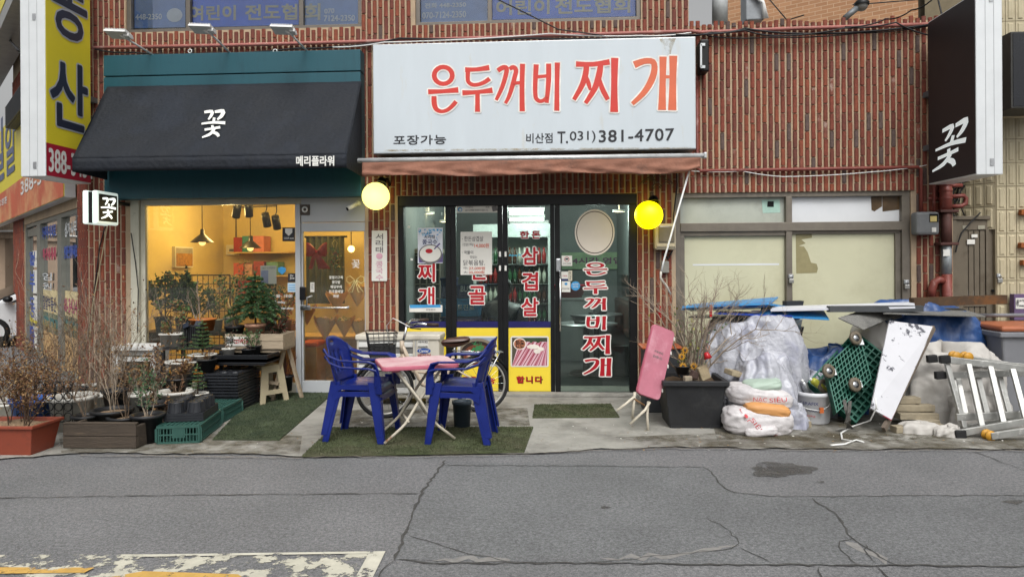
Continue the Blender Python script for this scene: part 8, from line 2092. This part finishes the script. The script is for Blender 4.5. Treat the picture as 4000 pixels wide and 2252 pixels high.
drape('covered_heap', 'large heap under milky white plastic sheeting beside the planter', (at(2945, -.95), -.85), .50, .42, zt, M_TARP, 5, 'covered heap', 6, .06, topn=.06)
drape('covered_heap', 'lower bulge of clear plastic sheeting above the printed sacks', (at(2985, -1.35), -1.33), .29, .28, P(2985, 1405, -1.45).z, M_TARP, 8, 'covered heap', 8, .07)
drape('covered_heap', 'low heap under thin plastic between the sacks and the white bucket', (at(3110, -.7), -.62), .18, .26, P(3110, 1420, -.8).z, M_TARP, 9, 'covered heap', 9, .07)
drape('blue_tarpaulin', 'blue tarpaulin thrown over a heap beside the brown gate', (at(3610, -.55), -.5), .66, .36, P(3600, 1215, -.6).z, M_TARPB, 11, 'tarpaulin', 9, .06)
drape('white_cloth_heap', 'white woven cloth covering a low heap behind the ladder', (at(3690, -1.0), -.95), .50, .36, P(3660, 1370, -1.1).z, M_TARPW, 12, 'cloth', 7, .06)
for i, (lb, px, Y, rx, ry, h, m) in enumerate([('crumpled clear plastic bundle between the planter and the heap', 2800, -.9, .2, .25, .75, M_TARP), ('torn plastic bundle behind the white bucket', 3165, -.95, .2, .2, .42, M_TARP), ('crumpled plastic wrap at the foot of the sacks', 3085, -1.5, .14, .12, .2, M_TARP), ('dark blue plastic bundle behind the dollies', 3235, -.75, .3, .25, .62, M_TARPB), ('grey cloth bundle under the roofing sheet', 3440, -.55, .3, .25, .9, M_TARPW), ('small crumpled bag beside the ladder feet', 3700, -1.78, .12, .08, .08, M_TARPW), ('white cloth edge hanging below the ladder rungs', 3800, -1.25, .3, .2, .3, M_TARPW)]):
 drape('plastic_bundle', lb, (at(px, Y), Y), rx, ry, h, m, 60 + i, 'bundle', 6, .09, nu=70, nv=34, wr=.035)
# printed sacks
M_SACK = crease('white_woven_sack', 22, .9, 'c4c0c0', .5, 'a5a1a2'); M_SACKP = crease('peach_sack', 9, .6, 'c08a52', .6); M_SACKG = crease('pale_green_sack', 9, .5, '9fb0a2', .6)
M_SPR_ = mat('red_sack_print', 'b23a40', .6)
def sack(label, px, py, Y, w, h, d, m, tilt, txt=None):
 p = P(px, py, Y); t = thing('sack', label, 'sack', p, 'sacks piled under the plastic sheeting'); r = random.Random(px)
 Rm = Matrix.Rotation(R(tilt), 3, 'Y')
 def fn(u, v):
  a, b = 2 * math.pi * u, math.pi * (v - .5)
  e = lambda x, q: math.copysign(abs(x) ** q, x)
  q = Vector((w / 2 * e(math.cos(b), .45) * e(math.cos(a), .6), d / 2 * e(math.cos(b), .6) * e(math.sin(a), .6), h / 2 * e(math.sin(b), .75)))
  q *= 1 + .05 * (noise.ridged_multi_fractal(q * 6 + Vector((px, 0, 0)), .9, 2.1, 3, 1.0, 2.0) - 1) + .05 * (noise.ridged_multi_fractal(Vector((q.x * 9, q.y * 9, q.z * 26)) + Vector((0, py, 0)), .8, 2.2, 3, 1.0, 2.0) - 1); return Rm @ q
 MB().sheet(fn, 60, 36).build('bag', m, t, local=True)
 if txt:
  mb = MB()
  for k, (bd, fx_, fz_, fw_, fh_, an) in enumerate(txt):
   # print follows the bulging face
   vs, fs, _ = text_polys(bd); ca, sa = math.cos(R(an)), math.sin(R(an)); out = []
   for x, y in vs:
    lx, lz = fx_ + (x * fw_ * ca - y * fh_ * sa), fz_ + (x * fw_ * sa + y * fh_ * ca)
    yy = -d / 2 * max(0, 1 - abs(2 * lz / h) ** 2.6) ** .5 * max(0, 1 - abs(2 * lx / w) ** 4) ** .4 * 1.1 - .02
    out.append(Rm @ Vector((lx, yy, lz)))
   mb.add(out, fs)
  mb.build('lettering', M_SPR_, t, local=True)
sack('white sack with red lettering lying lowest of the pile', 2955, 1640, -1.70, .60, .27, .36, M_SACK, 3, [('NẠC', .05, -.08, .13, .05, -32), ('SIÊU', -.12, .04, .17, .05, -50), ('LỢI', -.2, .11, .1, .045, -60)])
sack('white sack with red lettering in the middle of the pile', 2962, 1545, -1.62, .58, .20, .34, M_SACK, 8, [('NẠC', -.1, -.035, .12, .048, 6), ('SIÊU', .04, -.015, .16, .048, 10)])
sack('peach coloured sack squeezed between the white sacks', 2995, 1596, -1.76, .40, .12, .22, M_SACKP, 6)
sack('pale green sack on top of the printed sacks', 2975, 1502, -1.62, .34, .11, .28, M_SACKG, -6); sack('folded white sack lying on the ground before the pile', 2972, 1682, -1.86, .28, .09, .12, M_SACK, -6)
# cartons and boards over the heap
def slab(name, label, cat, a, b, c, d, th, m, group=None):
 vs = [P(*q) for q in (a, b, c, d)]; n = (vs[1] - vs[0]).cross(vs[3] - vs[0]).normalized() * th
 o = MB().add(vs + [v - n for v in vs], [(0, 1, 2, 3), (7, 6, 5, 4), (0, 4, 5, 1), (1, 5, 6, 2), (2, 6, 7, 3), (3, 7, 4, 0)]).build(name, m); return tag(o, label, cat, group)
for nm, lb, x0, y0, x1, y1, Y, col in (('carton', 'dark printed carton leaning under the boards', 3085, 1306, 3155, 1228, -.62, '22262c'), ('carton', 'grey-blue carton below the dark carton', 3092, 1404, 3148, 1302, -.66, '7a8890')):
 p, q = P(x0, y0, Y), P(x1, y1, Y); o = MB().prism([(p.x, p.z), (q.x - .06, p.z - .01), (q.x, q.z), (p.x, q.z)], (0, Y, 0), (1, 0, 0), (0, 0, 1), .0).build(nm, mat('carton_' + col, col, .7, var=.15, scale=8)); md = o.modifiers.new('thick', 'SOLIDIFY'); md.thickness = .3; md.offset = 0; o.location.y = .16; tag(o, lb, 'carton')
M_SKYB = mat('sky_blue_banner', '3580b4', .4, var=.08, scale=4, col2='2f6da8', c2scale=3)
slab('banner_board', 'sky blue banner board lying on top of the heap', 'board', (2665, 1195, -1.0), (3000, 1182, -1.0), (3075, 1195, -.45), (2700, 1208, -.4), .02, M_SKYB)
slab('banner_board', 'bent sky blue board standing against the milky glazing', 'board', (2660, 1206, -.95), (3000, 1194, -.9), (3040, 1158, -.35), (2690, 1188, -.3), .012, M_SKYB)
slab('banner_sheet', 'sky blue banner sheet with a white stripe hanging over the edge', 'banner', (2960, 1232, -1.0), (3240, 1248, -1.02), (3215, 1206, -.7), (2975, 1200, -.65), .006, M_SKYB)
slab('fascia_strip', 'long white panel strip lying across the heap', 'panel', (3010, 1208, -1.02), (3575, 1196, -1.0), (3570, 1178, -.7), (3020, 1196, -.7), .02, mat('white_panel', 'c8cad0', .4, var=.04))
slab('royal_blue_sheet', 'royal blue plastic sheet under the boards', 'sheet', (2790, 1222, -1.05), (3095, 1232, -1.05), (3085, 1222, -.6), (2800, 1212, -.6), .012, mat('royal_blue_sheet', '24429a', .35))
slab('dark_sheet', 'glossy dark sheet under the royal blue sheet', 'sheet', (2690, 1236, -1.0), (3120, 1244, -1.0), (3110, 1232, -.5), (2720, 1226, -.5), .012, mat('glossy_dark', '1a1c20', .2))
M_BEAM = mat('rusty_brown_steel', '4e3c2c', .7, .3, .25, 6, col2='6e4a2a', c2scale=4)
for nm, lb, a, c, w in (('steel_beam', 'rusty brown steel beam lying across the gate', (3560, 1180, -.75), (3925, 1168, -.55), .09), ('steel_beam', 'grey steel channel lying across the heap below the white panel', (3235, 1206, -1.0), (3600, 1204, -.95), .06)):
 o = MB().bar(P(*a), P(*c), .07, w).build(nm, M_BEAM if w > .08 else mat('grey_channel', '4a4c4e', .6, .3)); tag(o, lb, 'beam')
M_FELT = mat('speckled_grey_sheet', '6d6c68', .8, var=.3, scale=60, col2='3a3a3a', c2scale=2, c2lo=.5, c2hi=.7)
slab('roofing_sheet', 'curled dark roofing sheet hanging over the blue tarpaulin', 'sheet', (3275, 1240, -1.15), (3375, 1286, -1.2), (3560, 1206, -.6), (3400, 1200, -.6), .01, M_FELT); slab('roofing_sheet', 'flat grey speckled sheet jutting toward the brown gate', 'sheet', (3450, 1222, -1.05), (3850, 1234, -1.0), (3750, 1202, -.45), (3560, 1200, -.5), .01, M_FELT)
# white bucket with spray cans
b2 = G(3190, 1660); t = thing('white_bucket', 'white paint bucket with blue lettering filled with spray cans', 'bucket', (b2.x, b2.y + .1, .014))
kb = mpp(b2.y + .1); hb_ = 118 * kb; rb_ = 66 * kb
MB().lathe([(.001, .006), (rb_ * .86, .006), (rb_ * .86, 0), (rb_ * .9, .01), (rb_, hb_ * .86), (rb_ + .012, hb_ * .88), (rb_ + .012, hb_), (rb_ - .004, hb_), (rb_ - .01, hb_ * .6), (.001, hb_ * .6)], n=36).build('pail', mat('white_pail', 'c4c5c8', .4, var=.04), t, local=True)
def wrap(body, a0, a1, z, h, m, bold=0):
 vs, fs, _ = text_polys(body); mb = MB(); mb.add([((rb_ * .95 + .006 + .1 * (z + y * h) * .08) * math.sin(R(a0 + (a1 - a0) * x)), -(rb_ * .95 + .006 + .1 * (z + y * h) * .08) * math.cos(R(a0 + (a1 - a0) * x)), z + y * h) for x, y in vs], fs); mb.build('lettering', m, t, local=True)
wrap('CERAFIX', -62, -2, hb_ * .62, .03, M_NAVYI); wrap('PC-7000D', -58, 0, hb_ * .42, .022, M_NAVYI); wrap('20kg', -38, -12, hb_ * .25, .018, M_RED)
MB().tube([Vector((-rb_ - .01, -.02, hb_ * .62)), Vector((-rb_ * .6, -rb_ * .85, hb_ * .5)), Vector((.0, -rb_ - .03, hb_ * .48)), Vector((rb_ * .5, -rb_ * 1.0, hb_ * .6)), Vector((rb_ * .8, -rb_ * .6, hb_ * .75))], .004, 5).build('bail', M_WHITE, t, local=True); MB().obox((.01, -rb_ - .03, hb_ * .5), (.035, .02, .05)).build('grip', mat('orange_grip', 'b8602c', .6), t, local=True)
def can(px, py, Y, tilt, r, h, m, label):
 p = P(px, py, Y); t = thing('spray_can', label, 'can', p, 'cans in the white bucket'); Rm = Matrix.Rotation(R(tilt), 3, 'Y')
 MB().lathe([(.001, 0), (r, 0), (r, h), (r * .6, h + .02), (.001, h + .02)], n=18, rot=Rm).build('body', m, t, local=True); MB().lathe([(.012, h + .02), (.012, h + .04), (.001, h + .04)], n=10, rot=Rm).build('nozzle', M_WHITE, t, local=True)
bx = b2.y + .1
can(3228, 1522, bx, -55, .034, .15, mat('yellow_green_can', 'a9a83a', .35, var=.3, scale=14), 'yellow-green spray can lying in the white bucket'); can(3160, 1540, bx, -25, .028, .12, M_STEEL, 'bare steel spray can in the white bucket')
# two green dollies showing their undersides
M_DOLLY = mat('green_dolly_plastic', '1e5a4a', .45, var=.15, scale=7, col2='4a7a6a', c2scale=5, c2lo=.6, c2hi=.72)
def dolly(label, pts, casters, Y0):
 vs = [P(*q) for q in pts]; O = vs[0]; Uu = vs[1] - vs[0]; Vv = vs[3] - vs[0]
 n = Uu.cross(Vv).normalized()
 if n.y > 0: n = -n
 t = thing('platform_dolly', label, 'dolly', O, 'green platform dollies leaning on the heap')
 f = lambda u, v, w=0: O + Uu * u + Vv * v + n * w
 def plate(u0, u1, v0, v1, w0, w1, nm):
  q = [f(u0, v0, w0), f(u1, v0, w0), f(u1, v1, w0), f(u0, v1, w0), f(u0, v0, w1), f(u1, v0, w1), f(u1, v1, w1), f(u0, v1, w1)]
  return MB().add(q, [(3, 2, 1, 0), (4, 5, 6, 7), (0, 1, 5, 4), (1, 2, 6, 5), (2, 3, 7, 6), (3, 0, 4, 7)]).build(nm, M_DOLLY, t)
 plate(0, 1, 0, 1, -.02, 0, 'deck')
 for q in ((0, 1, 0, .025), (0, 1, .975, 1), (0, .03, .025, .975), (.97, 1, .025, .975)): plate(*q, -.019, .052, 'edge_frame')
 nu, nv = 9, 12
 for i in range(nu + 1): plate(max(0, i / nu - .012), min(1, i / nu + .012), 0, 1, .0005, .045, 'rib')
 for j in range(nv + 1): plate(0, 1, max(0, j / nv - .009), min(1, j / nv + .009), .0005, .0445, 'rib')
 for u, v, a in casters:
  c = sub('caster', t); p = f(u, v, .045)
  MB().bar(p, p + n * .03, .09, .07).build('plate', M_STEEL, c)
  q = p + n * .075 + Uu.normalized() * .03 * math.cos(a) - Vector((.045, 0, 0)) * 1
  for s in (-1, 1): MB().bar(p + n * .03 + ez * .02 * s, q + ez * .0 + Vector((0, .018 * s, 0)), .035, .004).build('fork', M_STEEL, c)
  rt_ = Matrix.Rotation(R(75), 3, 'X') @ Matrix.Rotation(R(18), 3, 'Y')
  MB().lathe([(.034, -.014), (.06, -.016), (.067, -.008), (.067, .008), (.06, .016), (.034, .014)], q, 22, rot=rt_).build('tyre', mat('worn_brown_tyre', '5f5648', .6, var=.2, scale=15), c); MB().lathe([(.001, -.012), (.008, -.012), (.034, -.008), (.034, .008), (.008, .012), (.001, .012)], q, 16, rot=rt_).build('rim', M_STEEL, c)
 return t
dolly('green platform dolly with four castors leaning behind the other dolly', [(3333, 1302, -.72), (3517, 1446, -1.0), (3331, 1650, -1.42), (3150, 1500, -1.14)], [(.9, .28, 0), (.28, .92, 1)], -1)
dolly('green platform dolly with castors leaning before the other dolly', [(3349, 1316, -1.08), (3396, 1486, -1.36), (3299, 1570, -1.6), (3216, 1440, -1.32)], [(.12, .1, 2), (.85, .4, 0), (.2, .92, 1)], -1)
# white peeling board with a wooden leg
t = thing('peeling_board', 'white board with peeling paper and a wooden edge leaning on the cloth heap', 'board', P(3440, 1640, -1.6))
A_, B_, C_, D_ = P(3470, 1255, -1.15), P(3643, 1278, -1.1), P(3478, 1640, -1.72), P(3398, 1596, -1.72)
def quadslab(vs, th, m, nm): n = (vs[1] - vs[0]).cross(vs[3] - vs[0]).normalized() * th; return MB().add(vs + [v + n for v in vs], [(0, 1, 2, 3), (7, 6, 5, 4), (0, 4, 5, 1), (1, 5, 6, 2), (2, 6, 7, 3), (3, 7, 4, 0)]).build(nm, m, t)
quadslab([A_, B_, C_, D_], -.02, mat('peeling_white_board', 'bcbcc0', .6, var=.05, scale=4, col2='4a4a52', c2scale=8, c2lo=.585, c2hi=.61), 'face')
MB().bar(B_ + Vector((.008, 0, 0)), P(3452, 1676, -1.74), .03, .05).build('wooden_edge', mat('grey_timber', '6b6055', .8, var=.2, scale=8), t)
fd_ = Vector((0, -.012, 0)); quadslab([D_.lerp(A_, .1).lerp(C_.lerp(B_, .1), .55) + fd_, C_.lerp(B_, .1) + fd_, C_ + fd_, D_.lerp(C_, .6) + fd_], -.004, mat('crimson_sticker', 'a01f44', .5), 'red_corner')
# stacked concrete pavers
r2 = random.Random(17); M_PAV = mat('concrete_paver', '8d836f', .9, var=.15, scale=12, bump=.5, bscale=40)
for i, (px, py, Y, rz) in enumerate([(3545, 1560, -1.35, 6), (3535, 1590, -1.4, -4), (3600, 1590, -1.36, 3), (3548, 1622, -1.45, 2), (3615, 1622, -1.4, -3), (3530, 1678, -1.68, 8), (3640, 1682, -1.62, -5), (3620, 1650, -1.5, 12), (3115, 1640, -1.4, 5), (3105, 1620, -1.35, -6), (3120, 1668, -1.5, 2)]):
 p = P(px, py, Y); o = MB().obox((0, 0, 0), (.2, .1, .06)).build('concrete_paver', M_PAV, bevel=.006); o.location = (p.x, Y, max(p.z, .045)); o.rotation_euler = (0, 0, R(rz)); tag(o, 'loose concrete paver ' + ['topmost of the stack behind the peeling board', 'second in the stack behind the peeling board', 'second in the stack under the white cloth', 'lowest of the stack behind the peeling board', 'lowest of the stack under the white cloth', 'lying alone before the peeling board', 'lying under the crumpled cloth', 'tilted between peeling board and ladder', 'beside the white bucket, middle of three', 'beside the white bucket, topmost of three', 'beside the white bucket, lowest of three'][i], 'paver', 'loose concrete pavers by the ' + ('peeling board' if px > 3300 else 'white bucket'))
drape('crumpled_cloth', 'crumpled white cloth lying on the loose pavers', (at(3600, -1.72), -1.68), .17, .09, .09, M_TARPW, 21, 'cloth', 5, .12, nu=50, nv=20, wr=.02)
# rope and strap
pipe([P(3420, 1555, -1.75), P(3424, 1590, -1.78), G(3400, 1640, .1), G(3330, 1665, .025), G(3285, 1690, .025), G(3290, 1715, .025), G(3330, 1722, .025), G(3300, 1733, .025), G(3245, 1738, .025)], .008, 'white_rope', 'white rope trailing from the green dolly onto the ground', M_WHITE, 'rope', 6); pipe([G(3330, 1722, .026), G(3345, 1717, .026), G(3374, 1725, .026)], .007, 'rope_end', 'frayed white rope end lying on the ground', M_WHITE, 'rope', 6)
t = thing('striped_strap', 'grey striped strap knotted below the green dollies', 'strap', G(3315, 1665)); mb = MB()
strap(mb, [P(3298, 1560, -1.76), P(3305, 1600, -1.78), P(3318, 1640, -1.76), G(3312, 1672, .03), G(3270, 1680, .03)], [(.03, 0, 0)] * 5, .006); strap(mb, [P(3320, 1565, -1.77), P(3316, 1610, -1.79), P(3306, 1650, -1.76), G(3330, 1674, .03), G(3350, 1678, .03)], [(.03, 0, 0)] * 5, .006); mb.build('webbing', mat('striped_webbing', '55534f', .8, var=.5, scale=90), t)
# folded aluminium ladder lying on its side
M_ALAD = mat('paint_spattered_aluminium', 'a3a39f', .42, .55, .15, 12, col2='c9c8c4', c2scale=14, c2lo=.58, c2hi=.66); M_HINGE = mat('yellow_hinge', 'b8862a', .5)
t = thing('folding_ladder', 'folded multi-joint aluminium ladder lying on its side before the brown gate', 'ladder', P(3850, 1690, -1.75))
def rail(a, b, nm='rail', w=.028, h=.06): return MB().bar(P(*a), P(*b), w, h).build(nm, M_ALAD, t, bevel=.004)
rails = [((3690, 1402, -1.55), (4100, 1452, -1.62)), ((3640, 1400, -1.35), (4100, 1440, -1.42)), ((3690, 1464, -1.5), (4100, 1452, -1.5)), ((3738, 1692, -1.85), (4110, 1626, -1.85)), ((3700, 1684, -1.6), (4110, 1612, -1.62)), ((3735, 1628, -1.7), (4110, 1612, -1.7)), ((3770, 1400, -1.3), (3935, 1424, -1.3)), ((3870, 1702, -1.95), (4080, 1672, -1.95))]
for a, b in rails: rail(a, b)
for x0, y0, x1, y1, Ya, Yb in ((3698, 1418, 3768, 1670, -1.52, -1.72), (3783, 1420, 3838, 1672, -1.6, -1.84), (3868, 1430, 3922, 1660, -1.6, -1.84), (3955, 1440, 4010, 1648, -1.6, -1.84), (3720, 1470, 3752, 1630, -1.46, -1.64), (3820, 1470, 3858, 1625, -1.46, -1.64), (3905, 1468, 3945, 1618, -1.46, -1.64), (3740, 1468, 3775, 1632, -1.38, -1.56), (3880, 1466, 3910, 1622, -1.38, -1.56)):
 MB().bar(P(x0, y0, Ya), P(x1, y1, Yb), .045, .028).build('rung', M_ALAD, t, bevel=.004)
for a in ((3690, 1402, -1.55), (3640, 1400, -1.35), (3672, 1464, -1.5), (3750, 1694, -1.86), (3712, 1684, -1.61)): MB().obox(P(*a), (.09, .05, .07), Matrix.Rotation(R(-5), 3, 'Y')).build('foot_cap', M_RUBBER, t, bevel=.008)
for px, py, Y in ((3730, 1390, -1.42), (3775, 1392, -1.44), (3862, 1698, -1.92)):
 for d in (-.03, .03): MB().lathe([(.001, -.006), (.045, -.006), (.045, .006), (.001, .006)], P(px, py, Y) + Vector((0, d, 0)), 14, rot=Matrix.Rotation(R(90), 3, 'X')).build('hinge_plate', M_HINGE, t)
# litter bin at the edge
a, b_ = P(3902, 1450, -1.0), P(4200, 1295, -1.0)
t = thing('wheeled_bin', 'grey waste bin with an orange lid before the tiled wall', 'bin', (b_.x, -.8, .014))
M_BIN = mat('grey_bin_plastic', '75767a', .55, var=.08, scale=5); M_LID = mat('orange_brown_lid', '9c5c3e', .5, var=.08, scale=5)
x0_ = a.x; zb_ = b_.z; mb = MB(); mb.add([(x0_ + .07, -1.0, .014), (x0_ + .6, -1.0, .014), (x0_ + .6, -.45, .014), (x0_ + .07, -.45, .014), (x0_, -1.05, zb_), (x0_ + .66, -1.05, zb_), (x0_ + .66, -.4, zb_), (x0_, -.4, zb_)], [(3, 2, 1, 0), (4, 5, 6, 7), (0, 1, 5, 4), (1, 2, 6, 5), (2, 3, 7, 6), (3, 0, 4, 7)]); mb.build('body', M_BIN, t, bevel=.02)
MB().box((x0_ - .03, -1.08, zb_ - .05), (x0_ + .69, -.38, zb_)).build('rim', M_BIN, t, bevel=.01); MB().box((x0_ + .0, -1.05, zb_ + .001), (x0_ + .66, -.4, zb_ + .06)).build('lid', M_LID, t, bevel=.025); MB().tube([(x0_ + .0, -.42, zb_ + .12), (x0_ + .66, -.42, zb_ + .12)], .02, 8).build('handle', M_BIN, t); MB().box((x0_ - .02, -.46, zb_), (x0_ + .03, -.38, zb_ + .13)).build('hinge_post', M_LID, t, bevel=.008)
# orange box and grey bin behind the folded table
p, q = P(2505, 1445, -.9), P(2668, 1352, -.9)
t = thing('orange_box', 'orange plastic lid on a grey crate behind the folded pink table', 'box', (p.x, -.8, .014)); MB().box((p.x, -.95, p.z + .22), (q.x, -.6, q.z)).build('lid', mat('orange_plastic_lid', 'a8532a', .5), t, bevel=.02); MB().box((p.x + .03, -.93, .014), (q.x - .03, -.62, p.z + .22)).build('crate', mat('dark_grey_crate', '3b3d40', .6), t, bevel=.01)
M_DIRT = worn_paint('ground_dirt', '57503f', .38, .72, 3.5)
for q, z in (([(2400, 1706), (2800, 1690), (3300, 1690), (4100, 1712), (4100, 1752), (3300, 1750), (2600, 1742)], .0168), ([(2780, 1640), (3500, 1640), (4000, 1690), (3400, 1725), (2800, 1715)], .0176), ([(230, 1700), (900, 1690), (1180, 1700), (1170, 1772), (640, 1768), (240, 1766)], .0168), ([(1300, 1600), (2060, 1592), (2070, 1660), (1300, 1662)], .0168)): flat('dirt_patch', q, z, M_DIRT, pavement)
# little litter on the ground
M_LIT = [M_PAPER, M_DRY[1], M_DRY[3], mat('grit', '7d786e', .9)]; mb = MB(); r2 = random.Random(77)
for i in range(420):
 x, y = r2.uniform(2500, 4000) if i % 2 else r2.uniform(250, 2500), r2.uniform(1640, 1765); p = G(x, y, .019); s = r2.uniform(.004, .013); a_ = r2.uniform(0, 6.28)
 mb.add([p + Vector((s * math.cos(a_ + k * 1.57) * r2.uniform(.5, 1.2), s * math.sin(a_ + k * 1.57) * r2.uniform(.5, 1.2), r2.uniform(0, .005))) for k in range(4)], [(0, 1, 2, 3)], r2.choice([0, 1, 2, 3, 3, 3]))
tag(mb.build('litter', M_LIT), 'scraps and grit scattered over the pavement', kind='stuff')
